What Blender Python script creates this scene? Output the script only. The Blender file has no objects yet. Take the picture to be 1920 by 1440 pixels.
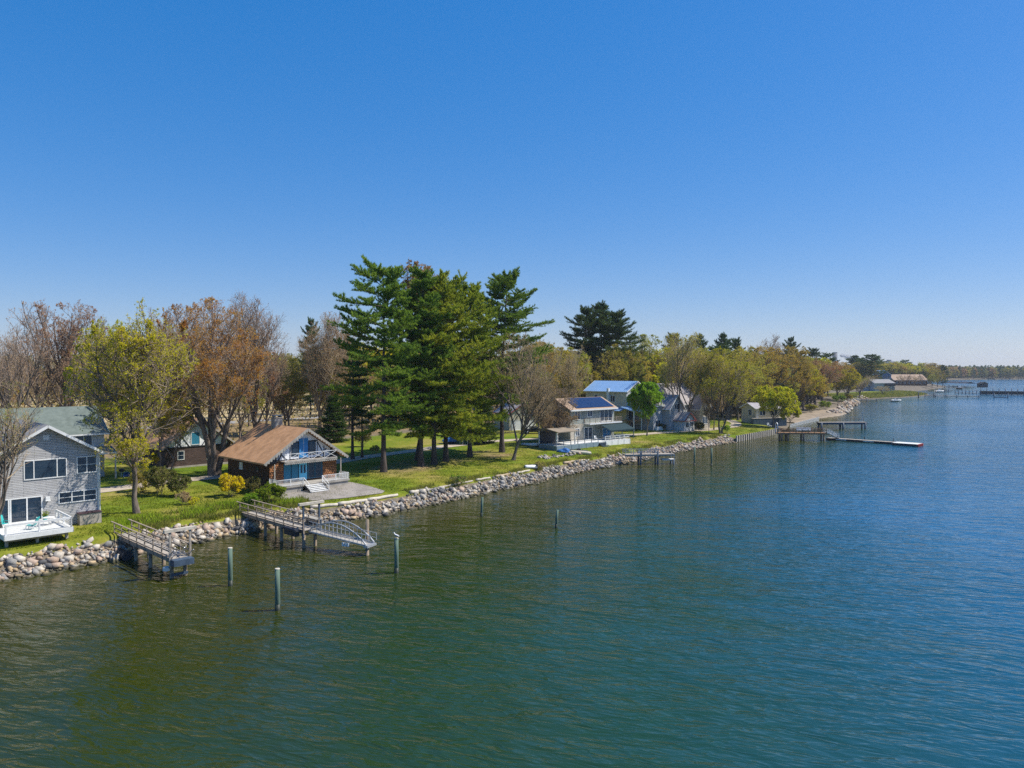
import bpy, bmesh, math, random
import numpy as np
from mathutils import Vector, Matrix

rnd = random.Random(7)
scene = bpy.context.scene
COL = scene.collection
rad = math.radians

# ------------------------------------------------------------------ camera
FPX, CX, CY, CAMZ = 1370.0, 960.0, 720.0, 18.0
PITCH = math.atan(28.0 / FPX)
cam_d = bpy.data.cameras.new('camera')
cam = bpy.data.objects.new('camera', cam_d)
COL.objects.link(cam)
cam.location = (0, 0, CAMZ)
cam.rotation_euler = (math.pi / 2 - PITCH, 0, 0)
cam_d.sensor_width = 36.0
cam_d.lens = FPX / 1920 * 36
cam_d.clip_end = 9000
cam_d.clip_start = 0.5
scene.camera = cam


def ray(u, v):
    dx, dy = (u - CX) / FPX, (CY - v) / FPX
    c, s = math.cos(PITCH), math.sin(PITCH)
    return Vector((dx, c + dy * s, -s + dy * c))


def G(u, v, z=0.0):
    r = ray(u, v)
    return r * ((z - CAMZ) / r.z) + Vector((0, 0, CAMZ))


def AT(u, v, y):
    r = ray(u, v)
    return r * (y / r.y) + Vector((0, 0, CAMZ))


def FAC(P, th, u, v, yo=0.0):
    """pixel -> (local x, world z) on the vertical plane through P along heading th (deg, from +Y to +X)"""
    d = Vector((math.sin(rad(th)), math.cos(rad(th))))
    n = Vector((-d.y, d.x))
    p = Vector((P[0], P[1])) + n * yo
    r = ray(u, v)
    t = (p.x * n.x + p.y * n.y) / (r.x * n.x + r.y * n.y)
    q = Vector((r.x * t, r.y * t)) - p
    return q.dot(d), CAMZ + r.z * t


# ------------------------------------------------------------------ materials
def nd(nt, typ, **kw):
    n = nt.nodes.new(typ)
    for k, v in kw.items():
        if k.startswith('i_'):
            n.inputs[k[2:]].default_value = v
        else:
            setattr(n, k, v)
    return n


def newmat(name):
    m = bpy.data.materials.new(name)
    m.use_nodes = True
    nt = m.node_tree
    nt.nodes.clear()
    out = nt.nodes.new('ShaderNodeOutputMaterial')
    return m, nt, out


def c4(c):
    return (c[0], c[1], c[2], 1.0)


def M(name, c1, c2=None, scale=3.0, rough=0.8, bump=0.0, bscale=None, spec=0.3, metal=0.0, stretch=None, vary=0.0, detail=5.0):
    """noise-mottled surface"""
    m, nt, out = newmat(name)
    L = nt.links.new
    b = nt.nodes.new('ShaderNodeBsdfPrincipled')
    b.inputs['Roughness'].default_value = rough
    b.inputs['Metallic'].default_value = metal
    b.inputs['Specular IOR Level'].default_value = spec
    tc = nt.nodes.new('ShaderNodeTexCoord')
    mp = nt.nodes.new('ShaderNodeMapping')
    if stretch:
        mp.inputs['Scale'].default_value = stretch
    L(tc.outputs['Object'], mp.inputs['Vector'])
    nz = nd(nt, 'ShaderNodeTexNoise', i_Scale=scale, i_Detail=detail, i_Roughness=0.65)
    L(mp.outputs[0], nz.inputs['Vector'])
    mx = nd(nt, 'ShaderNodeMix', data_type='RGBA')
    c2 = c2 or tuple(x * 0.72 for x in c1)
    mx.inputs['A'].default_value = c4(c1)
    mx.inputs['B'].default_value = c4(c2)
    mr = nd(nt, 'ShaderNodeMapRange')
    mr.inputs['From Min'].default_value = 0.36
    mr.inputs['From Max'].default_value = 0.64
    L(nz.outputs['Fac'], mr.inputs['Value'])
    L(mr.outputs[0], mx.inputs['Factor'])
    col = mx.outputs['Result']
    if vary:
        oi = nt.nodes.new('ShaderNodeObjectInfo')
        hs = nt.nodes.new('ShaderNodeHueSaturation')
        m2 = nd(nt, 'ShaderNodeMapRange')
        m2.inputs['To Min'].default_value = 1 - vary
        m2.inputs['To Max'].default_value = 1 + vary
        L(oi.outputs['Random'], m2.inputs['Value'])
        L(m2.outputs[0], hs.inputs['Value'])
        L(col, hs.inputs['Color'])
        col = hs.outputs[0]
    L(col, b.inputs['Base Color'])
    if bump:
        bp = nd(nt, 'ShaderNodeBump', i_Strength=1.0, i_Distance=bump)
        n2 = nd(nt, 'ShaderNodeTexNoise', i_Scale=bscale or scale * 4, i_Detail=4.0)
        L(mp.outputs[0], n2.inputs['Vector'])
        L(n2.outputs['Fac'], bp.inputs['Height'])
        L(bp.outputs[0], b.inputs['Normal'])
    L(b.outputs[0], out.inputs[0])
    return m


def course_mat(name, c1, c2, mortar, bw, rh, ms=0.015, rough=0.85, bump=0.015, off=0.5, weather=None, axes='wall'):
    """courses of shingles / clapboards / blocks / stones, laid by object coordinates"""
    m, nt, out = newmat(name)
    L = nt.links.new
    b = nt.nodes.new('ShaderNodeBsdfPrincipled')
    b.inputs['Roughness'].default_value = rough
    b.inputs['Specular IOR Level'].default_value = 0.25
    tc = nt.nodes.new('ShaderNodeTexCoord')
    sp = nt.nodes.new('ShaderNodeSeparateXYZ')
    L(tc.outputs['Object'], sp.inputs[0])
    ad = nd(nt, 'ShaderNodeMath', operation='ADD')
    cb = nt.nodes.new('ShaderNodeCombineXYZ')
    if axes == 'wall':
        L(sp.outputs['X'], ad.inputs[0]); L(sp.outputs['Y'], ad.inputs[1])
        L(ad.outputs[0], cb.inputs['X']); L(sp.outputs['Z'], cb.inputs['Y'])
    elif axes == 'roofy':      # ridge along y: courses run along y
        ad.operation = 'SUBTRACT'
        ab = nd(nt, 'ShaderNodeMath', operation='ABSOLUTE')
        L(sp.outputs['Y'], cb.inputs['X']); L(sp.outputs['Z'], cb.inputs['Y'])
    else:                      # ridge along x
        L(sp.outputs['X'], cb.inputs['X']); L(sp.outputs['Z'], cb.inputs['Y'])
    br = nd(nt, 'ShaderNodeTexBrick', offset=off)
    br.inputs['Scale'].default_value = 1.0
    br.inputs['Color1'].default_value = c4(c1)
    br.inputs['Color2'].default_value = c4(c2)
    br.inputs['Mortar'].default_value = c4(mortar)
    br.inputs['Brick Width'].default_value = bw
    br.inputs['Row Height'].default_value = rh
    br.inputs['Mortar Size'].default_value = ms
    br.inputs['Mortar Smooth'].default_value = 0.3
    L(cb.outputs[0], br.inputs['Vector'])
    nz = nd(nt, 'ShaderNodeTexNoise', i_Scale=0.9, i_Detail=6.0, i_Roughness=0.7)
    L(tc.outputs['Object'], nz.inputs['Vector'])
    mx = nd(nt, 'ShaderNodeMix', data_type='RGBA', blend_type='MULTIPLY')
    mx.inputs['Factor'].default_value = 1.0
    cr = nt.nodes.new('ShaderNodeValToRGB')
    cr.color_ramp.elements[0].position = 0.3
    cr.color_ramp.elements[0].color = c4(weather or (0.72, 0.72, 0.72))
    cr.color_ramp.elements[1].position = 0.65
    cr.color_ramp.elements[1].color = (1, 1, 1, 1)
    L(nz.outputs['Fac'], cr.inputs[0])
    L(br.outputs['Color'], mx.inputs['A']); L(cr.outputs[0], mx.inputs['B'])
    L(mx.outputs['Result'], b.inputs['Base Color'])
    bp = nd(nt, 'ShaderNodeBump', i_Strength=1.0, i_Distance=bump)
    iv = nd(nt, 'ShaderNodeMath', operation='SUBTRACT')
    iv.inputs[0].default_value = 1.0
    L(br.outputs['Fac'], iv.inputs[1])
    L(iv.outputs[0], bp.inputs['Height'])
    L(bp.outputs[0], b.inputs['Normal'])
    L(b.outputs[0], out.inputs[0])
    return m


def leaf_mat(name, c1, c2, c3=None, trans=0.4, scale=0.35, vary=0.25, hue=0.02):
    m, nt, out = newmat(name)
    L = nt.links.new
    tc = nt.nodes.new('ShaderNodeTexCoord')
    nz = nd(nt, 'ShaderNodeTexNoise', i_Scale=scale, i_Detail=3.0, i_Roughness=0.8)
    L(tc.outputs['Object'], nz.inputs['Vector'])
    cr = nt.nodes.new('ShaderNodeValToRGB')
    e = cr.color_ramp.elements
    e[0].position = 0.34; e[0].color = c4(c1)
    e[1].position = 0.66; e[1].color = c4(c2)
    if c3:
        x = e.new(0.5); x.color = c4(c3)
    L(nz.outputs['Fac'], cr.inputs[0])
    oi = nt.nodes.new('ShaderNodeObjectInfo')
    hs = nt.nodes.new('ShaderNodeHueSaturation')
    a = nd(nt, 'ShaderNodeMapRange')
    a.inputs['To Min'].default_value = 1 - vary; a.inputs['To Max'].default_value = 1 + vary
    h = nd(nt, 'ShaderNodeMapRange')
    h.inputs['To Min'].default_value = 0.5 - hue; h.inputs['To Max'].default_value = 0.5 + hue
    mul = nd(nt, 'ShaderNodeMath', operation='MULTIPLY'); mul.inputs[1].default_value = 7.31
    fr = nd(nt, 'ShaderNodeMath', operation='FRACT')
    L(oi.outputs['Random'], a.inputs['Value']); L(oi.outputs['Random'], mul.inputs[0])
    L(mul.outputs[0], fr.inputs[0]); L(fr.outputs[0], h.inputs['Value'])
    L(a.outputs[0], hs.inputs['Value']); L(h.outputs[0], hs.inputs['Hue'])
    L(cr.outputs[0], hs.inputs['Color'])
    d = nt.nodes.new('ShaderNodeBsdfDiffuse')
    t = nt.nodes.new('ShaderNodeBsdfTranslucent')
    mx = nt.nodes.new('ShaderNodeMixShader')
    mx.inputs[0].default_value = trans
    L(hs.outputs[0], d.inputs['Color']); L(hs.outputs[0], t.inputs['Color'])
    L(d.outputs[0], mx.inputs[1]); L(t.outputs[0], mx.inputs[2])
    L(mx.outputs[0], out.inputs[0])
    return m


MT = {}
MT['white'] = M('white_paint', (0.78, 0.78, 0.76), (0.66, 0.66, 0.63), 2.5, 0.55)
MT['white_deck'] = M('white_deck_boards', (0.74, 0.74, 0.71), (0.55, 0.55, 0.52), 2.0, 0.7, stretch=(1, 8, 1))
MT['shingle_grey'] = course_mat('grey_shingles', (0.56, 0.55, 0.54), (0.48, 0.47, 0.465), (0.19, 0.19, 0.195), 1.9, 0.165, 0.02, weather=(0.82, 0.81, 0.8))
MT['roof_grey'] = M('grey_roof_shingles', (0.30, 0.29, 0.28), (0.22, 0.215, 0.21), 1.5, 0.9, 0.01, 14)
MT['roof_green'] = M('grey_green_roof_shingles', (0.16, 0.19, 0.165), (0.115, 0.14, 0.12), 1.2, 0.92, 0.01, 14)
MT['roof_brown'] = M('brown_weathered_roof', (0.60, 0.33, 0.165), (0.40, 0.215, 0.105), 0.9, 0.92, 0.012, 9)
MT['roof_tan'] = M('tan_roof_shingles', (0.42, 0.30, 0.21), (0.33, 0.23, 0.16), 1.4, 0.9, 0.01, 14)
MT['roof_lilac'] = M('weathered_grey_roof', (0.40, 0.365, 0.365), (0.29, 0.265, 0.265), 1.4, 0.9, 0.01, 14)
MT['roof_blue'] = M('blue_standing_seam_metal', (0.24, 0.40, 0.62), (0.21, 0.36, 0.57), 0.6, 0.35, spec=0.5)
MT['solar'] = M('dark_solar_glass', (0.012, 0.02, 0.06), (0.018, 0.03, 0.08), 1.5, 0.12, spec=0.6)
MT['brown_shingle'] = course_mat('brown_wall_shingles', (0.19, 0.095, 0.05), (0.095, 0.05, 0.03), (0.03, 0.02, 0.014), 0.36, 0.24, 0.03, weather=(0.55, 0.5, 0.48))
MT['stone_warm'] = course_mat('rust_brown_shakes', (0.62, 0.27, 0.10), (0.28, 0.12, 0.055), (0.05, 0.028, 0.02), 0.30, 0.24, 0.035, weather=(0.6, 0.55, 0.5))
MT['brick_dark'] = course_mat('dark_brown_brick', (0.14, 0.09, 0.075), (0.09, 0.06, 0.055), (0.05, 0.04, 0.036), 0.42, 0.15, 0.02)
MT['stone_cream'] = course_mat('cream_stone_facing', (0.60, 0.54, 0.43), (0.45, 0.40, 0.32), (0.33, 0.29, 0.24), 0.55, 0.28, 0.03)
MT['siding_sage'] = course_mat('sage_clapboards', (0.37, 0.40, 0.36), (0.34, 0.37, 0.33), (0.20, 0.21, 0.19), 4.0, 0.17, 0.02)
MT['siding_cream'] = course_mat('cream_clapboards', (0.66, 0.60, 0.45), (0.63, 0.57, 0.43), (0.42, 0.38, 0.29), 4.0, 0.18, 0.02)
MT['siding_white'] = course_mat('white_clapboards', (0.70, 0.70, 0.68), (0.66, 0.66, 0.64), (0.42, 0.42, 0.42), 4.0, 0.16, 0.02)
MT['siding_grey'] = course_mat('grey_clapboards', (0.50, 0.51, 0.53), (0.46, 0.47, 0.49), (0.27, 0.27, 0.28), 4.0, 0.17, 0.02)
MT['stucco'] = M('pale_blue_white_stucco', (0.88, 0.89, 0.90), (0.80, 0.82, 0.84), 1.5, 0.85)
MT['timber_dark'] = M('dark_timber', (0.045, 0.05, 0.06), (0.03, 0.03, 0.035), 3, 0.75)
MT['shutter_blue'] = M('blue_painted_boards', (0.045, 0.25, 0.54), (0.035, 0.20, 0.44), 2.0, 0.5, stretch=(6, 6, 1))
MT['shutter_teal'] = M('teal_painted_boards', (0.035, 0.22, 0.34), (0.028, 0.17, 0.27), 2.0, 0.5, stretch=(6, 6, 1))
MT['door_blue'] = M('bright_blue_door_paint', (0.16, 0.60, 0.82), (0.14, 0.55, 0.76), 2.0, 0.45)
MT['glass'] = M('window_glass', (0.012, 0.026, 0.048), (0.03, 0.05, 0.075), 0.6, 0.03, spec=0.7)
MT['concrete'] = M('weathered_concrete', (0.40, 0.37, 0.32), (0.27, 0.25, 0.215), 1.2, 0.92, 0.01, stretch=(1, 1, 0.3))
MT['block'] = course_mat('chimney_blocks', (0.42, 0.41, 0.38), (0.34, 0.33, 0.31), (0.24, 0.23, 0.22), 0.4, 0.22, 0.02)
MT['asphalt'] = M('patio_asphalt', (0.33, 0.295, 0.26), (0.22, 0.195, 0.17), 0.7, 0.92, 0.01, 20)
MT['gravel'] = M('gravel_track', (0.50, 0.42, 0.32), (0.34, 0.27, 0.19), 0.8, 0.95, 0.02, 12)
MT['road'] = M('old_road_asphalt', (0.30, 0.29, 0.28), (0.24, 0.23, 0.22), 0.5, 0.9)
MT['sand'] = M('wet_sand', (0.34, 0.265, 0.18), (0.19, 0.15, 0.105), 0.25, 0.75, 0.02, 3)
MT['wood_grey'] = M('silvered_wood', (0.46, 0.41, 0.345), (0.30, 0.26, 0.215), 2.2, 0.88, 0.006, 15)
MT['wood_rail'] = M('grey_brown_rail_wood', (0.36, 0.295, 0.225), (0.235, 0.185, 0.135), 2.2, 0.85, 0.005, 15)
MT['wood_brown'] = M('brown_dock_wood', (0.36, 0.21, 0.11), (0.24, 0.135, 0.07), 2.0, 0.8, 0.006, 12)
MT['log'] = M('bleached_log', (0.60, 0.54, 0.44), (0.42, 0.37, 0.295), 2.0, 0.85, 0.02, 6)
MT['log_tan'] = M('tan_log', (0.50, 0.39, 0.26), (0.36, 0.27, 0.18), 2.0, 0.85, 0.02, 6)
MT['alu'] = M('dull_aluminium', (0.56, 0.57, 0.58), (0.47, 0.48, 0.49), 3, 0.42, metal=0.55, spec=0.5)
MT['steel_blue'] = M('slate_blue_painted_steel', (0.075, 0.11, 0.16), (0.05, 0.075, 0.11), 2, 0.5)
MT['black'] = M('black_rubber', (0.016, 0.016, 0.018), (0.03, 0.03, 0.03), 3, 0.6)
MT['dark'] = M('dark_floats', (0.03, 0.035, 0.045), (0.05, 0.052, 0.06), 3, 0.6)
MT['red'] = M('faded_red_paint', (0.55, 0.055, 0.04), (0.42, 0.05, 0.04), 3, 0.5)
MT['trim_red'] = M('brick_red_trim_paint', (0.38, 0.09, 0.075), (0.3, 0.07, 0.06), 3, 0.6)
MT['turq'] = M('turquoise_canvas', (0.02, 0.42, 0.40), (0.02, 0.34, 0.34), 3, 0.6)
MT['tarp'] = M('blue_tarpaulin', (0.045, 0.16, 0.42), (0.03, 0.11, 0.30), 2.5, 0.45, 0.05, 3)
MT['green_paint'] = M('dark_green_paint', (0.03, 0.075, 0.05), (0.025, 0.06, 0.04), 3, 0.6)
MT['awning'] = M('dark_teal_canvas', (0.012, 0.036, 0.042), (0.010, 0.03, 0.035), 2, 0.8)
MT['cream_hull'] = M('cream_hull_paint', (0.66, 0.60, 0.46), (0.52, 0.46, 0.35), 2.5, 0.5)
MT['white_hull'] = M('white_inflatable_fabric', (0.80, 0.80, 0.80), (0.70, 0.70, 0.70), 2, 0.4)
MT['car_black'] = M('black_car_paint', (0.012, 0.012, 0.014), (0.02, 0.02, 0.022), 2, 0.15, spec=0.7)
MT['car_silver'] = M('silver_car_paint', (0.45, 0.46, 0.47), (0.42, 0.43, 0.44), 2, 0.25, metal=0.4)
MT['car_white'] = M('white_car_paint', (0.78, 0.78, 0.78), (0.74, 0.74, 0.74), 2, 0.25)
MT['bark'] = M('grey_brown_bark', (0.22, 0.175, 0.14), (0.10, 0.08, 0.065), 2.5, 0.95, 0.05, 7, stretch=(1, 1, 0.25))
MT['bark_pine'] = M('dark_pine_bark', (0.115, 0.09, 0.08), (0.05, 0.04, 0.036), 2.5, 0.95, 0.05, 7, stretch=(1, 1, 0.25))
MT['bark_tan'] = M('tan_bark', (0.34, 0.265, 0.19), (0.20, 0.155, 0.11), 2.5, 0.95, 0.03, 7, stretch=(1, 1, 0.25))
MT['bark_birch'] = M('pale_birch_bark', (0.60, 0.56, 0.50), (0.34, 0.31, 0.27), 2.0, 0.9, stretch=(1, 1, 2))
MT['twig_grey'] = M('grey_twigs', (0.44, 0.335, 0.25), (0.30, 0.225, 0.165), 1.0, 0.95, vary=0.2)
MT['twig_tan'] = M('tan_twigs', (0.50, 0.38, 0.23), (0.36, 0.265, 0.16), 0.8, 0.95, vary=0.15)
MT['twig_dark'] = M('dark_twigs', (0.14, 0.10, 0.08), (0.10, 0.072, 0.055), 1.0, 0.95)
MT['lf_yellow'] = leaf_mat('yellow_green_leaves', (0.40, 0.37, 0.015), (0.62, 0.52, 0.03), (0.50, 0.45, 0.02), 0.5)
MT['lf_copper'] = leaf_mat('copper_buds', (0.44, 0.19, 0.05), (0.62, 0.41, 0.06), (0.54, 0.28, 0.05), 0.48, scale=0.5)
MT['lf_russet'] = leaf_mat('russet_buds', (0.40, 0.22, 0.10), (0.46, 0.30, 0.11), None, 0.45, vary=0.2)
MT['lf_pink'] = leaf_mat('pinkish_maple_buds', (0.46, 0.25, 0.15), (0.52, 0.34, 0.20), None, 0.45, vary=0.2)
MT['lf_olive'] = leaf_mat('olive_young_leaves', (0.32, 0.30, 0.04), (0.46, 0.42, 0.055), None, 0.48, vary=0.2)
MT['lf_tan'] = leaf_mat('tan_buds', (0.38, 0.275, 0.12), (0.48, 0.36, 0.15), None, 0.4, vary=0.22)
MT['lf_ochre'] = leaf_mat('ochre_oak_flowers', (0.42, 0.30, 0.055), (0.50, 0.40, 0.065), None, 0.48, vary=0.18)
MT['lf_green'] = leaf_mat('fresh_green_leaves', (0.19, 0.30, 0.015), (0.32, 0.42, 0.03), None, 0.5)
MT['lf_lime'] = leaf_mat('lime_yellow_leaves', (0.36, 0.40, 0.015), (0.52, 0.48, 0.025), None, 0.5)
MT['lf_forsythia'] = leaf_mat('yellow_blossom', (0.80, 0.64, 0.012), (0.90, 0.76, 0.02), (0.70, 0.62, 0.015), 0.4, scale=1.2)
MT['lf_shrub'] = leaf_mat('shrub_leaves', (0.20, 0.31, 0.02), (0.34, 0.44, 0.035), None, 0.45, scale=1.2)
MT['lf_darkshrub'] = leaf_mat('dark_shrub_leaves', (0.10, 0.115, 0.025), (0.18, 0.17, 0.04), None, 0.35, scale=1.0)
MT['lf_pine'] = leaf_mat('pine_needles', (0.10, 0.20, 0.034), (0.32, 0.43, 0.05), (0.20, 0.31, 0.04), 0.42, scale=0.6, vary=0.12, hue=0.01)
MT['lf_pine_y'] = leaf_mat('yellowish_pine_needles', (0.17, 0.26, 0.03), (0.50, 0.50, 0.05), (0.33, 0.39, 0.038), 0.45, scale=0.5, vary=0.12, hue=0.01)
MT['lf_pine_far'] = leaf_mat('dark_evergreen_needles', (0.05, 0.10, 0.03), (0.13, 0.18, 0.035), None, 0.35, scale=0.4, vary=0.2, hue=0.01)
MT['grass_blade'] = leaf_mat('grass_blades', (0.10, 0.15, 0.014), (0.26, 0.26, 0.045), (0.17, 0.21, 0.02), 0.4, scale=0.12, vary=0.0, hue=0.0)
MT['weed'] = leaf_mat('bank_weeds', (0.17, 0.21, 0.025), (0.32, 0.29, 0.08), None, 0.4, scale=0.5, vary=0.0, hue=0.0)


# ------------------------------------------------------------------ mesh building
def link(o, parent=None):
    COL.objects.link(o)
    if parent is not None:
        o.parent = parent
    return o


def np_mesh(name, V, faces, mats, smooth=False, mis=None):
    """faces: list of int arrays (n,k)"""
    me = bpy.data.meshes.new(name)
    V = np.asarray(V, dtype=np.float32).reshape(-1, 3)
    me.vertices.add(len(V))
    me.vertices.foreach_set('co', V.ravel())
    if mis is not None:
        mis = [k for k, f in zip(mis, faces) if len(f)]
    faces = [np.asarray(f, dtype=np.int32) for f in faces if len(f)]
    nl = sum(f.size for f in faces)
    npoly = sum(len(f) for f in faces)
    me.loops.add(nl)
    me.polygons.add(npoly)
    me.loops.foreach_set('vertex_index', np.concatenate([f.ravel() for f in faces]))
    tot = np.concatenate([np.full(len(f), f.shape[1], dtype=np.int32) for f in faces])
    st = np.concatenate([[0], np.cumsum(tot)[:-1]]).astype(np.int32)
    me.polygons.foreach_set('loop_start', st)
    me.polygons.foreach_set('loop_total', tot)
    if smooth:
        me.polygons.foreach_set('use_smooth', np.ones(npoly, dtype=bool))
    if mis is not None:
        me.polygons.foreach_set('material_index', np.concatenate([np.full(len(f), k, dtype=np.int32) for f, k in zip(faces, mis)]))
    for m in (mats if isinstance(mats, (list, tuple)) else [mats]):
        me.materials.append(m)
    me.update(calc_edges=True)
    me.validate()
    return me


class MB:
    def __init__(self):
        self.v, self.f = [], []

    def add(self, vs, fs):
        n = len(self.v)
        self.v += [tuple(p) for p in vs]
        self.f += [tuple(i + n for i in f) for f in fs]
        return self

    def box(self, x0, x1, y0, y1, z0, z1):
        x0, x1 = min(x0, x1), max(x0, x1); y0, y1 = min(y0, y1), max(y0, y1); z0, z1 = min(z0, z1), max(z0, z1)
        return self.add([(x0, y0, z0), (x1, y0, z0), (x1, y1, z0), (x0, y1, z0), (x0, y0, z1), (x1, y0, z1), (x1, y1, z1), (x0, y1, z1)],
                        [(0, 3, 2, 1), (4, 5, 6, 7), (0, 1, 5, 4), (1, 2, 6, 5), (2, 3, 7, 6), (3, 0, 4, 7)])

    def bar(self, p, q, w=0.1, h=0.1, up=(0, 0, 1)):
        p, q = Vector(p), Vector(q)
        t = (q - p).normalized()
        u = Vector(up)
        if abs(t.dot(u)) > 0.98:
            u = Vector((0, 1, 0))
        s = t.cross(u).normalized()
        n = s.cross(t).normalized()
        vs = []
        for c in (p, q):
            for a, b in ((-1, -1), (1, -1), (1, 1), (-1, 1)):
                vs.append(c + s * (a * w / 2) + n * (b * h / 2))
        return self.add(vs, [(3, 2, 1, 0), (4, 5, 6, 7), (0, 1, 5, 4), (1, 2, 6, 5), (2, 3, 7, 6), (3, 0, 4, 7)])

    def tube(self, pts, rads, n=8):
        pts = [Vector(p) for p in pts]
        if not isinstance(rads, (list, tuple)):
            rads = [rads] * len(pts)
        rings = []
        for i, p in enumerate(pts):
            t = (pts[min(i + 1, len(pts) - 1)] - pts[max(i - 1, 0)]).normalized()
            u = Vector((0, 0, 1)) if abs(t.z) < 0.9 else Vector((1, 0, 0))
            s = t.cross(u).normalized(); w = t.cross(s)
            rings.append([p + (s * math.cos(k * 2 * math.pi / n) + w * math.sin(k * 2 * math.pi / n)) * rads[i] for k in range(n)])
        return self.loft(rings)

    def loft(self, rings, cap=True):
        n = len(rings[0])
        vs = [p for r in rings for p in r]
        fs = []
        for i in range(len(rings) - 1):
            for k in range(n):
                a, b = i * n + k, i * n + (k + 1) % n
                fs.append((a, b, b + n, a + n))
        if cap:
            fs.append(tuple(range(n - 1, -1, -1)))
            fs.append(tuple((len(rings) - 1) * n + k for k in range(n)))
        return self.add(vs, fs)

    def prism(self, poly, a0, a1, axis='y'):
        """poly of (s, z): s is x when axis=='y', y when axis=='x'; axis 'z': poly of (x, y)"""
        n = len(poly)
        if axis == 'y':
            P = [(s, a0, z) for s, z in poly] + [(s, a1, z) for s, z in poly]
        elif axis == 'x':
            P = [(a0, s, z) for s, z in poly] + [(a1, s, z) for s, z in poly]
        else:
            P = [(s, t, a0) for s, t in poly] + [(s, t, a1) for s, t in poly]
        fs = [tuple(range(n)), tuple(range(2 * n - 1, n - 1, -1))]
        for k in range(n):
            fs.append((k, k + n, (k + 1) % n + n, (k + 1) % n))
        return self.add(P, fs)

    def build(self, name, mat, parent=None, smooth=False, bevel=0.0, loc=None):
        me = bpy.data.meshes.new(name)
        me.from_pydata(self.v, [], self.f)
        bm = bmesh.new(); bm.from_mesh(me)
        bmesh.ops.recalc_face_normals(bm, faces=bm.faces)
        bm.to_mesh(me); bm.free()
        if smooth:
            me.polygons.foreach_set('use_smooth', [True] * len(me.polygons))
        me.materials.append(mat)
        o = bpy.data.objects.new(name, me)
        if loc:
            o.location = loc
        if bevel:
            md = o.modifiers.new('bevel', 'BEVEL'); md.width = bevel; md.segments = 2; md.limit_method = 'ANGLE'
        return link(o, parent)


def tag(o, label=None, cat=None, group=None, kind=None):
    if label: o['label'] = label
    if cat: o['category'] = cat
    if group: o['group'] = group
    if kind: o['kind'] = kind
    return o


def empty(name, loc, rz=0.0, label=None, cat=None, group=None):
    o = bpy.data.objects.new(name, None)
    o.empty_display_size = 0.3
    o.location = loc
    o.rotation_euler = (0, 0, rz)
    link(o)
    return tag(o, label, cat, group)


def site(name, P, th, z, label, cat, group=None):
    """an Empty whose local x runs along heading th and local y runs away from the water"""
    return empty(name, (P[0], P[1], z), rad(90 - th), label, cat, group)


def copy_tree(o, parent=None):
    c = o.copy(); COL.objects.link(c)
    if parent is not None:
        c.parent = parent
    for ch in list(o.children):
        copy_tree(ch, c)
    return c


# ------------------------------------------------------------------ terrain
EA = np.array([0.692, 0.722]); EB = np.array([-0.722, 0.692])
SHORE = [(-160, 77), (-40, 75), (0, 74.5), (14.7, 74), (22.6, 74.3), (31.4, 75.6), (38.5, 76.6), (49.8, 73.4), (57.6, 74), (65, 74.4), (73.3, 76), (84.5, 76.6), (92.4, 78.5),
         (103, 79.4), (116, 80.5), (138, 83.2), (161, 84.2), (194, 86.7), (215, 92), (237, 100), (262, 104), (292, 104), (320, 110), (352, 120), (397, 132), (440, 147), (463, 150),
         (508, 141), (545, 139), (570, 142), (600, 160), (650, 174), (724, 180), (845, 195), (900, 215), (1000, 300), (1200, 345), (1394, 330), (1516, 289), (1562, 241), (1680, 118), (1900, -150), (2600, -1100)]
SA = np.array([p[0] for p in SHORE], float); SB = np.array([p[1] for p in SHORE], float)


def shore(a):
    a = np.asarray(a, float)
    return sum(np.interp(a + d, SA, SB) for d in (-3, -1, 0, 1, 3)) / 5.0


WA = [(-500, 2.5), (165, 2.5), (171, 0.5), (200, 0.5), (206, 4), (230, 14), (300, 20), (345, 8), (380, 5), (440, 8), (600, 8), (900, 6), (3000, 6)]


def bankw(a):
    return np.interp(a, [p[0] for p in WA], [p[1] for p in WA])


def height(a, b):
    """ground height, a along the shore, b metres inland of the waterline"""
    a = np.asarray(a, float); b = np.asarray(b, float)
    w = bankw(a)
    top = np.interp(a, [-500, 165, 175, 215, 240, 330, 400, 3000], [1.75, 1.7, 1.3, 1.3, 0.7, 0.8, 1.4, 1.4])
    x = b / w
    z = np.where(x < 0, np.maximum(b * 0.55, -3.0), np.where(x < 1, top * np.clip(x, 0, 1), 0))
    d = b - w
    up = top + 0.45 * (1 - np.exp(-np.clip(d, 0, None) / 4.0)) + np.interp(d, [0, 40, 140, 500, 2000], [0, 0.8, 1.6, 2.6, 3.0])
    z = np.where(x >= 1, up, z)
    z += np.where(x > 1.2, 0.10 * np.sin(a * 0.21 + 1.3 * np.sin(b * 0.11)) * np.sin(b * 0.17 + 0.7) * np.clip(d / 6, 0, 1), 0)
    return z


def ab(x, y):
    a = EA[0] * x + EA[1] * y
    b = EB[0] * x + EB[1] * y
    return a, b - float(shore(a))


def xy(a, b):
    """(along, inland) -> world"""
    bb = np.asarray(b, float) + shore(a)
    a = np.asarray(a, float)
    return a * EA[0] + bb * EB[0], a * EA[1] + bb * EB[1]


def ground(x, y):
    a, b = ab(x, y)
    return float(height(a, b))


def gpt(a, b, dz=0.0):
    x, y = xy(a, b)
    return Vector((float(x), float(y), float(height(a, b)) + dz))


def GG(u, v):
    """pixel -> point on the ground"""
    z = 2.0
    for _ in range(12):
        p = G(u, v, z)
        z = 0.5 * z + 0.5 * ground(p.x, p.y)
    return Vector((p.x, p.y, ground(p.x, p.y)))


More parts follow.
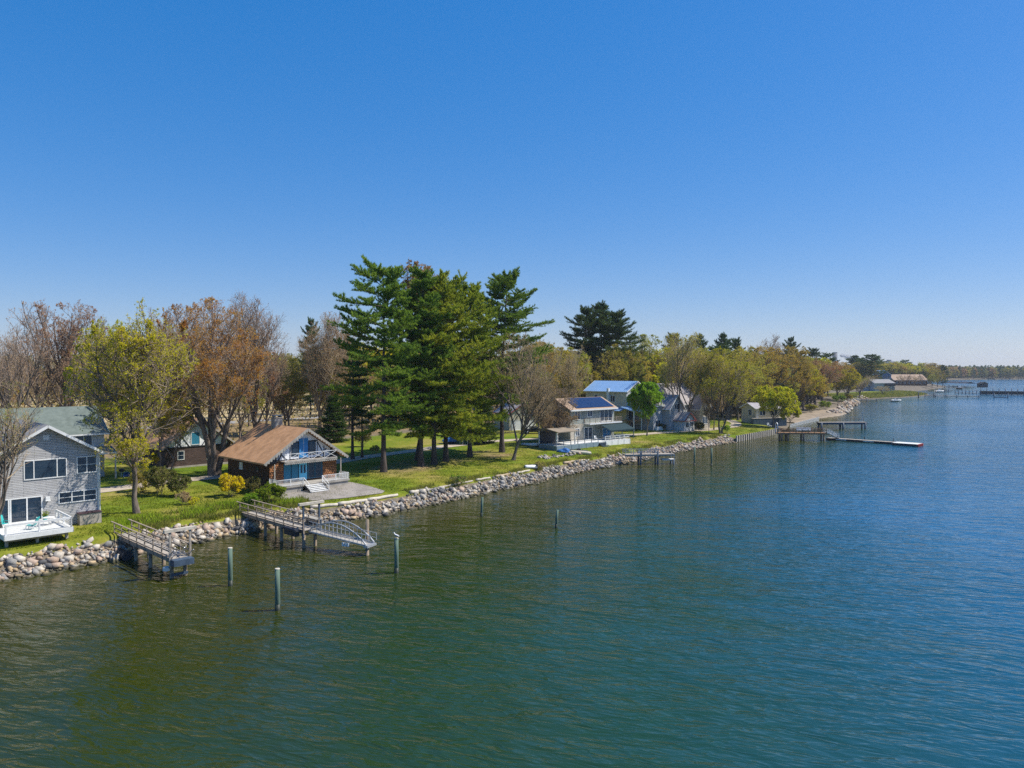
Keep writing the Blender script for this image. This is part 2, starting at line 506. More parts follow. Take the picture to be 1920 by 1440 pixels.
def build_terrain():
    A = np.concatenate([np.arange(-160, 330, 1.5), np.arange(330, 700, 5), np.arange(700, 2601, 20)])
    B = np.concatenate([np.arange(-9, 0, 1.5), np.arange(0, 8, 0.4), np.arange(8, 60, 1.5), np.arange(60, 200, 6), [210, 240, 280, 340, 420, 520, 650, 800, 1000, 1300, 1700, 2200]])
    aa, bb = np.meshgrid(A, B, indexing='ij')
    X, Y = xy(aa, bb)
    Z = height(aa, bb)
    V = np.stack([X, Y, Z], -1).reshape(-1, 3)
    na, nb = len(A), len(B)
    idx = np.arange(na * nb).reshape(na, nb)
    F = np.stack([idx[:-1, :-1], idx[1:, :-1], idx[1:, 1:], idx[:-1, 1:]], -1).reshape(-1, 4)
    me = np_mesh('ground', V, [F], terrain_mat(), smooth=True)
    # what grows or lies where: r = lawn, g = leaf litter, b = straw field ; rest = bare soil
    lawn = np.clip((bb - bankw(aa) + 0.9) / 0.8, 0, 1) * np.clip((62 - bb) / 10, 0, 1)
    lawn = np.where(aa > 215, lawn * np.clip((250 - aa) / 12, 0, 1), lawn)
    lawn = np.where((aa > 445) & (aa < 600), np.clip((bb - 3) / 3, 0, 1) * np.clip((40 - bb) / 10, 0, 1), lawn)
    litter = np.clip((bb - 55) / 12, 0, 1) * np.where(aa > 60, 1, np.clip((120 - bb) / 20, 0, 1))
    under = np.clip((aa - 60) / 6, 0, 1) * np.clip((102 - aa) / 6, 0, 1) * np.clip((bb - 9) / 5, 0, 1) * np.clip((26 - bb) / 5, 0, 1)
    litter = np.maximum(litter, 0.52 * under)
    straw = np.clip((bb - 110) / 25, 0, 1) * np.where(aa < 250, 1, 0)
    ca = me.color_attributes.new('cover', 'FLOAT_COLOR', 'POINT')
    C = np.stack([lawn, litter, straw, np.ones_like(lawn)], -1).reshape(-1).astype(np.float32)
    ca.data.foreach_set('color', C)
    o = bpy.data.objects.new('ground', me)
    link(o)
    tag(o, kind='structure')


def terrain_mat():
    m, nt, out = newmat('lawn_and_soil')
    L = nt.links.new
    at = nd(nt, 'ShaderNodeAttribute', attribute_name='cover')
    sp = nt.nodes.new('ShaderNodeSeparateColor')
    L(at.outputs['Color'], sp.inputs[0])
    geo = nt.nodes.new('ShaderNodeNewGeometry')

    def noise(scale, detail=5.0, rough=0.6):
        n = nd(nt, 'ShaderNodeTexNoise', i_Scale=scale, i_Detail=detail, i_Roughness=rough)
        L(geo.outputs['Position'], n.inputs['Vector'])
        return n.outputs['Fac']

    def ramp(src, stops):
        r = nt.nodes.new('ShaderNodeValToRGB')
        e = r.color_ramp.elements
        e[0].position, e[0].color = stops[0][0], c4(stops[0][1])
        e[1].position, e[1].color = stops[-1][0], c4(stops[-1][1])
        for p, c in stops[1:-1]:
            x = e.new(p); x.color = c4(c)
        L(src, r.inputs[0])
        return r.outputs[0]

    def mix(f, a, b):
        x = nd(nt, 'ShaderNodeMix', data_type='RGBA')
        L(f, x.inputs['Factor']); L(a, x.inputs['A']); L(b, x.inputs['B'])
        return x.outputs['Result']

    def perturb(chan, n, amt):
        k = nd(nt, 'ShaderNodeMath', operation='MULTIPLY_ADD')
        L(n, k.inputs[0]); k.inputs[1].default_value = amt; k.inputs[2].default_value = -amt / 2
        s = nd(nt, 'ShaderNodeMath', operation='ADD', use_clamp=True)
        L(k.outputs[0], s.inputs[0]); L(chan, s.inputs[1])
        r = nd(nt, 'ShaderNodeMapRange')
        r.inputs['From Min'].default_value = 0.35; r.inputs['From Max'].default_value = 0.65
        L(s.outputs[0], r.inputs['Value'])
        return r.outputs[0]
    big = noise(0.09, 6.0, 0.65)
    fine = noise(1.6, 6.0, 0.7)
    soil = ramp(fine, [(0.3, (0.09, 0.075, 0.055)), (0.7, (0.24, 0.20, 0.15))])
    ga = ramp(big, [(0.32, (0.10, 0.165, 0.012)), (0.46, (0.16, 0.205, 0.016)), (0.56, (0.23, 0.23, 0.03)), (0.68, (0.33, 0.26, 0.085))])
    gb = ramp(fine, [(0.3, (0.60, 0.60, 0.60)), (0.7, (1.15, 1.15, 1.1))])
    mg = nd(nt, 'ShaderNodeMix', data_type='RGBA', blend_type='MULTIPLY')
    mg.inputs['Factor'].default_value = 1.0
    L(ga, mg.inputs['A']); L(gb, mg.inputs['B'])
    grass = mg.outputs['Result']
    lit = ramp(noise(0.5, 6.0, 0.7), [(0.3, (0.12, 0.085, 0.045)), (0.6, (0.30, 0.215, 0.11)), (0.75, (0.14, 0.15, 0.035))])
    straw = ramp(noise(0.06, 6.0, 0.7), [(0.3, (0.38, 0.30, 0.16)), (0.6, (0.50, 0.40, 0.24)), (0.75, (0.26, 0.25, 0.09))])
    c = mix(perturb(sp.outputs['Red'], noise(0.5), 0.9), soil, grass)
    c = mix(perturb(sp.outputs['Green'], noise(0.12), 1.2), c, lit)
    c = mix(perturb(sp.outputs['Blue'], noise(0.03), 1.0), c, straw)
    b = nt.nodes.new('ShaderNodeBsdfPrincipled')
    b.inputs['Roughness'].default_value = 0.95
    b.inputs['Specular IOR Level'].default_value = 0.1
    L(c, b.inputs['Base Color'])
    bp = nd(nt, 'ShaderNodeBump', i_Strength=1.0, i_Distance=0.12)
    L(noise(3.0, 6.0, 0.7), bp.inputs['Height'])
    L(bp.outputs[0], b.inputs['Normal'])
    L(b.outputs[0], out.inputs[0])
    return m


def ribbon(name, ctrl, width, mat, dz=0.05, step=1.5, zfun=None):
    """a path laid on the ground along (a, b) control points"""
    ctrl = np.array(ctrl, float)
    seg = np.hypot(*np.diff(ctrl, axis=0).T)
    s = np.concatenate([[0], np.cumsum(seg)])
    t = np.arange(0, s[-1], step)
    k = np.ones(7) / 7
    P = np.stack([np.convolve(np.pad(np.interp(t, s, ctrl[:, i]), 3, 'edge'), k, 'valid') for i in (0, 1)], -1)
    T = np.gradient(P, axis=0); T /= np.linalg.norm(T, axis=1)[:, None]
    N = np.stack([-T[:, 1], T[:, 0]], -1)
    m = 5
    r = np.random.default_rng(len(name))
    jit = np.convolve(r.normal(0, 1, len(t) + 6), k, 'valid')[:len(t)] * 0.35
    offs = np.linspace(-0.5, 0.5, m)
    Q = P[:, None, :] + N[:, None, :] * (offs[None, :, None] * (width + jit[:, None, None]))
    X, Y = xy(Q[..., 0], Q[..., 1])
    Z = height(Q[..., 0], Q[..., 1]) + dz
    V = np.stack([X, Y, Z], -1).reshape(-1, 3)
    idx = np.arange(len(t) * m).reshape(len(t), m)
    F = np.stack([idx[:-1, :-1], idx[1:, :-1], idx[1:, 1:], idx[:-1, 1:]], -1).reshape(-1, 4)
    o = bpy.data.objects.new(name, np_mesh(name, V, [F], mat))
    link(o); tag(o, kind='structure')
    return o


def build_water():
    m, nt, out = newmat('river_water')
    L = nt.links.new
    geo = nt.nodes.new('ShaderNodeNewGeometry')
    b = nt.nodes.new('ShaderNodeBsdfPrincipled')
    b.inputs['Roughness'].default_value = 0.10
    b.inputs['IOR'].default_value = 1.38
    b.inputs['Specular IOR Level'].default_value = 0.5

    def wave(scale, rot, stretch, detail, dist):
        mp = nt.nodes.new('ShaderNodeMapping')
        mp.vector_type = 'TEXTURE'
        mp.inputs['Rotation'].default_value = (0, 0, rad(rot))
        mp.inputs['Scale'].default_value = (stretch, 1, 1)
        L(geo.outputs['Position'], mp.inputs['Vector'])
        n = nd(nt, 'ShaderNodeTexNoise', i_Scale=scale, i_Detail=detail, i_Roughness=0.55, i_Distortion=dist)
        L(mp.outputs[0], n.inputs['Vector'])
        return n.outputs['Fac']

    def math_(op, a, bb):
        k = nd(nt, 'ShaderNodeMath', operation=op)
        for q, x in enumerate((a, bb)):
            if isinstance(x, (int, float)): k.inputs[q].default_value = x
            else: L(x, k.inputs[q])
        return k.outputs[0]

    def rng_(src, a0, a1, b0, b1):
        r = nd(nt, 'ShaderNodeMapRange')
        for k, v in zip(('From Min', 'From Max', 'To Min', 'To Max'), (a0, a1, b0, b1)):
            r.inputs[k].default_value = v
        L(src, r.inputs['Value'])
        return r.outputs[0]
    # silty shallows by the bank, sky-reflection blue painted in further out, with drifting patches
    at = nd(nt, 'ShaderNodeAttribute', attribute_name='offshore')
    patch_ = wave(0.045, -20, 2.2, 4.0, 0.8)
    f = math_('ADD', at.outputs['Fac'], rng_(patch_, 0.3, 0.7, -0.09, 0.09))
    cr = nt.nodes.new('ShaderNodeValToRGB')
    e = cr.color_ramp.elements
    e[0].position = 0.0; e[0].color = (0.034, 0.036, 0.004, 1)
    e[1].position = 1.0; e[1].color = (0.004, 0.080, 0.165, 1)
    for p, c in ((0.25, (0.020, 0.031, 0.001)), (0.60, (0.012, 0.046, 0.025))):
        x = e.new(p); x.color = c4(c)
    L(f, cr.inputs[0])
    L(cr.outputs[0], b.inputs['Base Color'])
    w1 = wave(1.5, -18, 3.2, 2.0, 0.4)
    w2 = wave(0.55, -12, 2.4, 2.0, 0.5)
    w3 = wave(0.22, -24, 1.6, 2.0, 0.4)
    gust = rng_(wave(0.02, 25, 1.6, 3.0, 0.5), 0.35, 0.65, 0.55, 1.25)
    ridge = math_('ABSOLUTE', math_('SUBTRACT', w1, 0.5), 0)
    ridge = math_('SUBTRACT', 0.5, ridge)
    h_ = math_('ADD', math_('MULTIPLY', ridge, 0.24), math_('ADD', math_('MULTIPLY', w2, 0.36), math_('MULTIPLY', w3, 0.30)))
    bp = nd(nt, 'ShaderNodeBump', i_Strength=1.0, i_Distance=1.0)
    calm = rng_(at.outputs['Fac'], 0.0, 0.5, 0.5, 1.1)
    L(math_('MULTIPLY', math_('MULTIPLY', h_, gust), calm), bp.inputs['Height'])
    L(bp.outputs[0], b.inputs['Normal'])
    L(b.outputs[0], out.inputs[0])
    A = np.concatenate([np.arange(-400, 700, 8.0), np.arange(700, 3001, 60.0)])
    B = np.concatenate([[-2500, -1800, -1200, -800, -500, -350], np.arange(-260, 12, 6.0), [20, 60, 200]])
    aa, bb = np.meshgrid(A, B, indexing='ij')
    X, Y = xy(aa, bb)
    V = np.stack([X, Y, np.zeros_like(X)], -1).reshape(-1, 3)
    idx = np.arange(aa.size).reshape(aa.shape)
    F = np.stack([idx[:-1, :-1], idx[1:, :-1], idx[1:, 1:], idx[:-1, 1:]], -1).reshape(-1, 4)
    me = np_mesh('water', V, [F], m)
    off = np.clip((-bb - 4) / 80.0, 0, 1.2)
    off = 0.8 * off + np.clip((aa - 20) / 150.0, 0, 0.5) * np.clip(off * 3, 0, 1)  # second term paints grazing sky reflection as bluer water along the shore
    at_ = me.attributes.new('offshore', 'FLOAT', 'POINT')
    at_.data.foreach_set('value', off.reshape(-1).astype(np.float32))
    tag(link(bpy.data.objects.new('water', me)), kind='structure')


# ------------------------------------------------------------------ trees
def norm(v):
    return v / np.maximum(np.linalg.norm(v, axis=-1, keepdims=True), 1e-9)


def tubes(P, R, n):
    T = norm(np.gradient(P, axis=1))
    ref = np.where(np.abs(T[..., 2:3]) > 0.9, np.array([1.0, 0, 0]), np.array([0, 0, 1.0]))
    U = norm(np.cross(T, ref)); W = np.cross(T, U)
    ang = np.arange(n) * 2 * np.pi / n
    V = P[:, :, None] + R[:, :, None, None] * (np.cos(ang)[:, None] * U[:, :, None] + np.sin(ang)[:, None] * W[:, :, None])
    N, K1 = P.shape[:2]
    idx = np.arange(N * K1 * n).reshape(N, K1, n)
    nx = np.roll(idx, -1, axis=2)
    F = np.stack([idx[:, :-1], nx[:, :-1], nx[:, 1:], idx[:, 1:]], -1).reshape(-1, 4)
    return V.reshape(-1, 3), F


def sample(P, t):
    """positions and tangents at fractions t (N,m) of polylines P (N,K+1,3)"""
    K = P.shape[1] - 1
    s = np.clip(t, 0, 0.9999) * K
    i = s.astype(int); f = (s - i)[..., None]
    n = np.arange(P.shape[0])[:, None]
    a, b = P[n, i], P[n, i + 1]
    return a + (b - a) * f, norm(b - a), i


def env_dist(p, d, env):
    cz, rx, rz = env
    q = (p - np.array([0, 0, cz])) / np.array([rx, rx, rz]); e = d / np.array([rx, rx, rz])
    A = (e * e).sum(-1); B = 2 * (q * e).sum(-1); C = (q * q).sum(-1) - 1
    return np.maximum((-B + np.sqrt(np.maximum(B * B - 4 * A * C, 0))) / (2 * A), 0.0)


def sprout(rng, P, R, L, m, t0, t1, ang, ratio, K, up, wob, env, fill=False, rr=0.02):
    N = P.shape[0]
    t = t0 + (t1 - t0) * (np.arange(m)[None] + rng.uniform(0.05, 0.95, (N, m))) / m
    pos, tan, i = sample(P, t)
    az = rng.uniform(0, 2 * np.pi, (N, m)) if m < 2 else rng.uniform(0, 2 * np.pi, (N, 1)) + np.arange(m)[None] * 2.4 + rng.normal(0, 0.4, (N, m))
    ref = np.where(np.abs(tan[..., 2:3]) > 0.9, np.array([1.0, 0, 0]), np.array([0, 0, 1.0]))
    U = norm(np.cross(tan, ref)); W = np.cross(tan, U)
    th = rng.normal(ang, ang * 0.22, (N, m))[..., None]
    d = np.cos(th) * tan + np.sin(th) * (np.cos(az)[..., None] * U + np.sin(az)[..., None] * W)
    d[..., 2] += up * 0.6
    d = norm(d)
    ed = env_dist(pos, d, env)
    if fill:
        Ln = ed * rng.uniform(0.78, 1.05, (N, m))
    else:
        Ln = np.minimum(L[:, None] * ratio * (1.15 - 0.6 * t) * rng.uniform(0.65, 1.25, (N, m)), np.maximum(ed, 0.15 * L[:, None] * ratio) * rng.uniform(0.9, 1.15, (N, m)))
    r0 = np.minimum(R[np.arange(N)[:, None], i] * 0.8, rr * Ln + 0.012)
    pos = pos.reshape(-1, 3); d = d.reshape(-1, 3); Ln = Ln.reshape(-1); r0 = r0.reshape(-1)
    Q = [pos]
    for k in range(K):
        d = norm(d + rng.normal(0, wob, d.shape) + np.array([0, 0, up * 0.5]))
        Q.append(Q[-1] + d * (Ln / K)[:, None])
    Q = np.stack(Q, 1)
    Rn = r0[:, None] * np.linspace(1, 0.3, K + 1)[None]
    return Q, Rn, Ln


def quads(rng, C, size, flat=0.0):
    n = len(C)
    a = norm(rng.normal(0, 1, (n, 3))); a[:, 2] *= (1 - flat)
    a = norm(a)
    b = norm(np.cross(a, norm(rng.normal(0, 1, (n, 3)))))
    s = size * rng.uniform(0.6, 1.3, (n, 1))
    V = np.stack([C - a * s, C + b * s * 0.6, C + a * s, C - b * s * 0.6], 1)
    return V.reshape(-1, 3), np.arange(n * 4).reshape(n, 4)


def make_tree(seed, h, W, trunk=0.35, tr=0.017, n=(7, 7, 7, 6, 3), leaf=8000, ls=0.12, up=0.25, env_low=0.25, lean=(0, 0), ang1=0.75, stems=1, twig=0.016, sides=6, t1=0.45):
    rng = np.random.default_rng(seed)
    env = ((env_low + 1) / 2 * h, W / 2, (1 - env_low) / 2 * h)
    K0 = 8
    TP, TR = [], []
    for s in range(stems):
        top = h * trunk if stems == 1 else h * trunk * rng.uniform(0.85, 1.1)
        z = np.linspace(0, top, K0 + 1)
        az = s * 2 * np.pi / max(stems, 1) + rng.uniform(0, 1)
        spread = 0.0 if stems == 1 else 0.18
        wx = np.cumsum(rng.normal(0, 0.012 * h * trunk, K0 + 1)); wy = np.cumsum(rng.normal(0, 0.012 * h * trunk, K0 + 1))
        x = wx - wx[0] + z * (lean[0] + spread * np.cos(az)) + (0.25 * np.cos(az) if stems > 1 else 0)
        y = wy - wy[0] + z * (lean[1] + spread * np.sin(az)) + (0.25 * np.sin(az) if stems > 1 else 0)
        TP.append(np.stack([x, y, z], -1))
        r = h * tr / (1 if stems == 1 else 1.5)
        prof = np.linspace(1, 0.6, K0 + 1); prof[0] = 1.55; prof[1] *= 1.05
        TR.append(r * prof)
    TP = np.stack(TP); TR = np.stack(TR)
    L0 = np.full(stems, h * trunk)
    n1 = max(2, n[0] // stems)
    lv = [(TP, TR)]
    P1, R1, L1 = sprout(rng, TP, TR, L0, n1, t1, 1.0, ang1, 1.0, 7, up, 0.13, env, fill=True, rr=0.015)
    P2, R2, L2 = sprout(rng, P1, R1, L1, n[1], 0.22, 0.98, 0.75, 0.52, 5, up * 0.9, 0.15, env, rr=0.012)
    P3, R3, L3 = sprout(rng, P2, R2, L2, n[2], 0.2, 1.0, 0.75, 0.55, 4, up * 0.8, 0.16, env, rr=0.010)
    P4, R4, L4 = sprout(rng, P3, R3, L3, n[3], 0.2, 1.0, 0.7, 0.62, 3, up * 0.6, 0.16, env, rr=0.012)
    V, F, off = [], [], 0
    for P, R, s in ((TP, TR, 10), (P1, R1, sides), (P2, R2, 5)):
        v, f = tubes(P, R, s); V.append(v); F.append(f + off); off += len(v)
    tv, tf = np.concatenate(V), np.concatenate(F)
    V, F, off = [], [], 0
    for P, R, s in ((P3, np.maximum(R3, twig), 4), (P4, np.maximum(R4, twig * 0.8), 3)):
        v, f = tubes(P, R, s); V.append(v); F.append(f + off); off += len(v)
    ends = [P4[:, k] for k in (1, 2, 3)]
    tris = np.zeros((0, 3), int)
    if n[4]:
        P5, R5, L5 = sprout(rng, P4, R4, L4, n[4], 0.15, 1.0, 0.65, 0.7, 1, up * 0.4, 0.1, env, rr=0.01)
        d = P5[:, 1] - P5[:, 0]
        sd = norm(np.cross(d, rng.normal(0, 1, d.shape))) * twig * 0.9
        v = np.stack([P5[:, 0] - sd, P5[:, 0] + sd, P5[:, 1]], 1).reshape(-1, 3)
        tris = np.arange(len(P5) * 3).reshape(-1, 3) + off
        V.append(v); off += len(v)
        ends = [P5[:, 1], P5.mean(1)]
    cv, cf = np.concatenate(V), np.concatenate(F)
    lq = np.zeros((0, 4), int)
    if leaf:
        E = np.concatenate(ends)
        C = E[rng.integers(0, len(E), leaf)] + rng.normal(0, ls * 0.8, (leaf, 3))
        v, f = quads(rng, C, ls)
        lq = f + off
        cv = np.concatenate([cv, v])
    return (tv, tf), (cv, cf, tris, lq)


def make_pine(seed, h, W, low=0.25, prof='pine', blade=0.34, bw=0.05, tuft=11, dens=1.0, tr=0.014, side=None):
    rng = np.random.default_rng(seed)
    K0 = 12
    z = np.linspace(0, h * 0.99, K0 + 1)
    wob = np.cumsum(rng.normal(0, 0.004 * h, (K0 + 1, 2)), 0) * np.linspace(0, 1, K0 + 1)[:, None]
    TP = np.concatenate([wob - wob[0], z[:, None]], 1)[None]
    pr = np.linspace(1, 0.12, K0 + 1); pr[0] = 1.45
    TR = (h * tr * pr)[None]
    zs, az, Ls, el = [], [], [], []
    zz = low * h
    while zz < 0.985 * h:
        f = (zz / h - low) / (1 - low)
        nb = rng.integers(5, 7) if prof == 'pine' else rng.integers(5, 8)
        a0 = rng.uniform(0, 6.28)
        for k in range(nb):
            if rng.uniform() < (0.10 if f > 0.1 else 0.35):
                continue
            if prof == 'pine':
                p = np.interp(f, [0, 0.12, 0.35, 0.6, 0.85, 1], [0.70, 0.95, 1.0, 0.92, 0.66, 0.22])
                ll = W / 2 * p * rng.uniform(0.5, 1.18)
                e = np.interp(f, [0, 0.3, 0.7, 1], [-0.18, 0.0, 0.12, 0.75]) + rng.normal(0, 0.12)
            else:
                p = np.interp(f, [0, 0.1, 1], [0.85, 1.0, 0.08])
                ll = W / 2 * p * rng.uniform(0.7, 1.1)
                e = np.interp(f, [0, 0.5, 1], [-0.25, 0.0, 0.7]) + rng.normal(0, 0.08)
            a = a0 + k * 6.28 / nb + rng.normal(0, 0.25)
            if side is not None:
                ll *= 1 + side[2] * (math.cos(a) * side[0] + math.sin(a) * side[1])
            zs.append(zz + rng.normal(0, 0.15)); az.append(a); Ls.append(max(ll, 0.4)); el.append(e)
        zz += rng.uniform(0.7, 1.3) * (h / 32) / dens * (1.45 if prof == 'pine' else 1.0)
    zs, az, Ls, el = map(np.array, (zs, az, Ls, el))
    N = len(zs)
    base = np.stack([np.interp(zs, z, TP[0, :, 0]), np.interp(zs, z, TP[0, :, 1]), zs], -1)
    K = 5
    d = np.stack([np.cos(az) * np.cos(el), np.sin(az) * np.cos(el), np.sin(el)], -1)
    Q = [base]
    for k in range(K):
        d = norm(d + rng.normal(0, 0.06, d.shape) + np.array([0, 0, 0.05 * (k - 0.8)]))
        Q.append(Q[-1] + d * (Ls / K)[:, None])
    P1 = np.stack(Q, 1)
    R1 = (0.012 * Ls + 0.015)[:, None] * np.linspace(1, 0.25, K + 1)[None]
    # side shoots mostly in the branch's flat plate
    m = max(5, int(17 * dens))
    t = 0.16 + 0.84 * (np.arange(m)[None] + rng.uniform(0.1, 0.9, (N, m))) / m
    pos, tan, _ = sample(P1, t)
    lat = norm(np.cross(tan, np.array([0, 0, 1.0])))
    sg = np.where((np.arange(m) % 2)[None] == 0, 1, -1)[..., None]
    dd = norm(tan * rng.uniform(0.5, 1.0, (N, m, 1)) + lat * sg * rng.uniform(0.5, 1.0, (N, m, 1)) + np.array([0, 0, 0.06]) + rng.normal(0, 0.15, (N, m, 3)))
    sl = (Ls[:, None] * 0.44 * (1.2 - 0.8 * t) + 0.6) * rng.uniform(0.6, 1.2, (N, m))
    P2 = np.stack([pos, pos + dd * sl[..., None] * 0.5 + np.array([0, 0, 0.02]), pos + dd * sl[..., None] + np.array([0, 0, 0.12])], 2).reshape(-1, 3, 3)
    R2 = np.tile(np.array([0.022, 0.016, 0.01]), (len(P2), 1))
    # tufts
    k2 = 7
    t2 = (np.arange(k2)[None] + rng.uniform(0.2, 1.0, (len(P2), k2))) / k2
    tp, tt, _ = sample(P2, t2)
    keep = rng.uniform(0, 1, t2.shape) < np.clip(sl.reshape(-1, 1) / 1.3, 0.45, 1.0)
    tp, tt = tp[keep], tt[keep]
    ktip = 4
    tq, tg, _ = sample(P1, np.tile(np.linspace(0.7, 1.0, ktip), (N, 1)))
    tp = np.concatenate([tp, tq.reshape(-1, 3)]); tt = np.concatenate([tt, tg.reshape(-1, 3)])
    n = len(tp)
    dirs = norm(tt[:, None] * 0.55 + rng.normal(0, 0.55, (n, tuft, 3)) + np.array([0, 0, 0.6]))
    ln = blade * rng.uniform(0.6, 1.25, (n, tuft, 1))
    sd = norm(np.cross(dirs, rng.normal(0, 1, dirs.shape))) * bw * 0.5
    b0 = tp[:, None] + rng.normal(0, 0.05, dirs.shape)
    NV = np.stack([b0 - sd, b0 + sd, b0 + dirs * ln], 2).reshape(-1, 3)
    NF = np.arange(len(NV)).reshape(-1, 3)
    v0, f0 = tubes(TP, TR, 9); v1, f1 = tubes(P1, R1, 4)
    tv = np.concatenate([v0, v1]); tf = np.concatenate([f0, f1 + len(v0)])
    v2, f2 = tubes(P2, R2, 3)
    cv = np.concatenate([v2, NV])
    return (tv, tf), (cv, f2, np.zeros((0, 3), int), NF + len(v2))


def tree_meshes(parts, bark, twig, leaf):
    (tv, tf), (cv, cf, tri, lq) = parts
    tm = np_mesh('trunk', tv, [tf], bark, smooth=True)
    fs, mi = [cf], [0]
    if len(tri): fs.append(tri); mi.append(0)
    if len(lq): fs.append(lq); mi.append(1)
    cm = np_mesh('crown', cv, fs, [twig, leaf], mis=mi)
    return tm, cm


def put_tree(name, meshes, loc, label, cat='tree', group=None, rz=0.0, s=1.0, sw=None, names=('trunk', 'crown')):
    o = empty(name, loc, rz, label, cat, group)
    o.scale = (sw or s, sw or s, s)
    for nm, me in zip(names, meshes):
        link(bpy.data.objects.new(nm, me), o)
    return o


KIND = {}   # name -> (list of mesh pairs, height, width)


def proto(kind, count, h, W, bark, tmat, lmat, pine=False, **kw):
    ms = []
    for i in range(count):
        sd = sum(ord(c) for c in kind) * 7 + i * 131
        parts = make_pine(sd, h, W, **kw) if pine else make_tree(sd, h, W, **kw)
        ms.append(tree_meshes(parts, MT[bark], MT[tmat], MT[lmat]))
    KIND[kind] = (ms, h, W)


# ================================================================== the place
build_terrain()
build_water()
ribbon('gravel_track', [(-60, 27), (32, 26), (45, 27), (71, 30), (103, 31), (120, 26), (135, 18), (147, 15), (170, 11), (185, 10), (200, 12), (214, 18), (222, 28)], 3.4, MT['gravel'])
ribbon('back_road', [(-160, 118), (0, 116), (116, 113), (200, 112), (300, 120)], 6.0, MT['road'])


def patch(name, poly, mat, dz):
    """flat patch of paving draped on the ground, polygon in (a, b)"""
    bm = bmesh.new()
    vs = [bm.verts.new((p[0], p[1], 0)) for p in poly]
    bm.faces.new(vs)
    bmesh.ops.triangulate(bm, faces=bm.faces)
    for _ in range(4):
        es = [e for e in bm.edges if e.calc_length() > 1.2]
        if es:
            bmesh.ops.subdivide_edges(bm, edges=es, cuts=1)
            bmesh.ops.triangulate(bm, faces=bm.faces)
    for v in bm.verts:
        v.co = gpt(v.co.x, v.co.y, dz)
    me = bpy.data.meshes.new(name); bm.to_mesh(me); bm.free()
    if me.polygons[0].normal.z < 0:
        me.flip_normals()
    me.materials.append(mat)
    o = link(bpy.data.objects.new(name, me)); tag(o, kind='structure'); return o


patch('patio', [(45.6, 10.3), (44.8, 6.6), (46.8, 4.9), (51, 4.3), (56.6, 3.7), (57.6, 4.4), (57.5, 9), (57.2, 12.8), (56.4, 12.4), (55.6, 10.6)], MT['asphalt'], 0.06)
patch('sand_flat', [(238, 3), (242, -1.5), (250, -4), (268, -5.5), (290, -5), (312, -2), (338, 1), (346, 4), (330, 8), (300, 12), (264, 10), (246, 7)], MT['sand'], 0.3)


# ------------------------------------------------------------------ building helpers
def win(par, x0, x1, z0, z1, y=0.0, cols=1, rows=1, frame='white', pane='glass', fw=0.09, name='window', axis='y', face=-1, bars=None, pname='pane', proud=0.06):
    """a framed opening with its pane as a sub-part; axis 'y': in a wall facing -y (face=-1), axis 'x': wall facing -x / +x"""
    fr, pn = MB(), MB()

    def bx(mb, s0, s1, d0, d1, a0, a1):
        if axis == 'y':
            mb.box(s0, s1, y + face * d0, y + face * d1, a0, a1)
        else:
            mb.box(y + face * d0, y + face * d1, s0, s1, a0, a1)
    bx(fr, x0 - fw, x0, -0.03, proud, z0 - fw, z1 + fw); bx(fr, x1, x1 + fw, -0.03, proud, z0 - fw, z1 + fw)
    bx(fr, x0, x1, -0.03, proud, z1, z1 + fw); bx(fr, x0, x1, -0.03, proud + 0.02, z0 - fw, z0)
    xs = bars if bars else [x0 + (x1 - x0) * k / cols for k in range(1, cols)]
    for x in xs:
        bx(fr, x - fw * 0.5, x + fw * 0.5, -0.03, proud - 0.005, z0, z1)
    for k in range(1, rows):
        z = z0 + (z1 - z0) * k / rows
        bx(fr, x0, x1, -0.03, proud - 0.012, z - fw * 0.28, z + fw * 0.28)
    bx(pn, x0, x1, -0.02, 0.018, z0, z1)
    o = fr.build(name, MT[frame], par)
    pn.build(pname, MT[pane], o)
    return o


def gable(par, x0, x1, y0, y1, ze, zr, ridge='y', ovs=0.5, ovf=0.6, wall='siding_white', roof='roof_grey', trim='white', th=0.16, z0=-0.8, wname='wall'):
    MBw, MBr, MBt = MB(), MB(), MB()
    if ridge == 'y':
        s0, s1, a0, a1, ax = x0, x1, y0, y1, 'y'
    else:
        s0, s1, a0, a1, ax = y0, y1, x0, x1, 'x'
    sm = (s0 + s1) / 2
    m = (zr - ze) / (sm - s0)
    MBw.prism([(s0, z0), (s1, z0), (s1, ze), (sm, zr), (s0, ze)], a0, a1, ax)
    zl = ze - m * ovs
    e = 0.012
    MBr.prism([(s0 - ovs, zl + e), (sm, zr + e), (s1 + ovs, zl + e), (s1 + ovs, zl + e + th), (sm, zr + e + th), (s0 - ovs, zl + e + th)], a0 - ovf, a1 + ovf, ax)
    for a in (a0 - ovf - 0.012, a1 + ovf + 0.012):
        for sa, sb, za, zb in ((s0 - ovs - 0.01, sm, zl, zr), (s1 + ovs + 0.01, sm, zl, zr)):
            p, q = ((sa, a, za + 0.04), (sb, a, zb + 0.04)) if ax == 'y' else ((a, sa, za + 0.04), (a, sb, zb + 0.04))
            MBt.bar(p, q, 0.05, 0.26)
    for s in (s0 - ovs - 0.03, s1 + ovs + 0.03):
        p, q = ((s, a0 - ovf, zl + 0.06), (s, a1 + ovf, zl + 0.06)) if ax == 'y' else ((a0 - ovf, s, zl + 0.06), (a1 + ovf, s, zl + 0.06))
        MBt.bar(p, q, 0.05, 0.2)
    w = MBw.build(wname, MT[wall], par)
    r = MBr.build('roof', MT[roof], par)
    MBt.build('fascia', MT[trim], r)
    return w, r


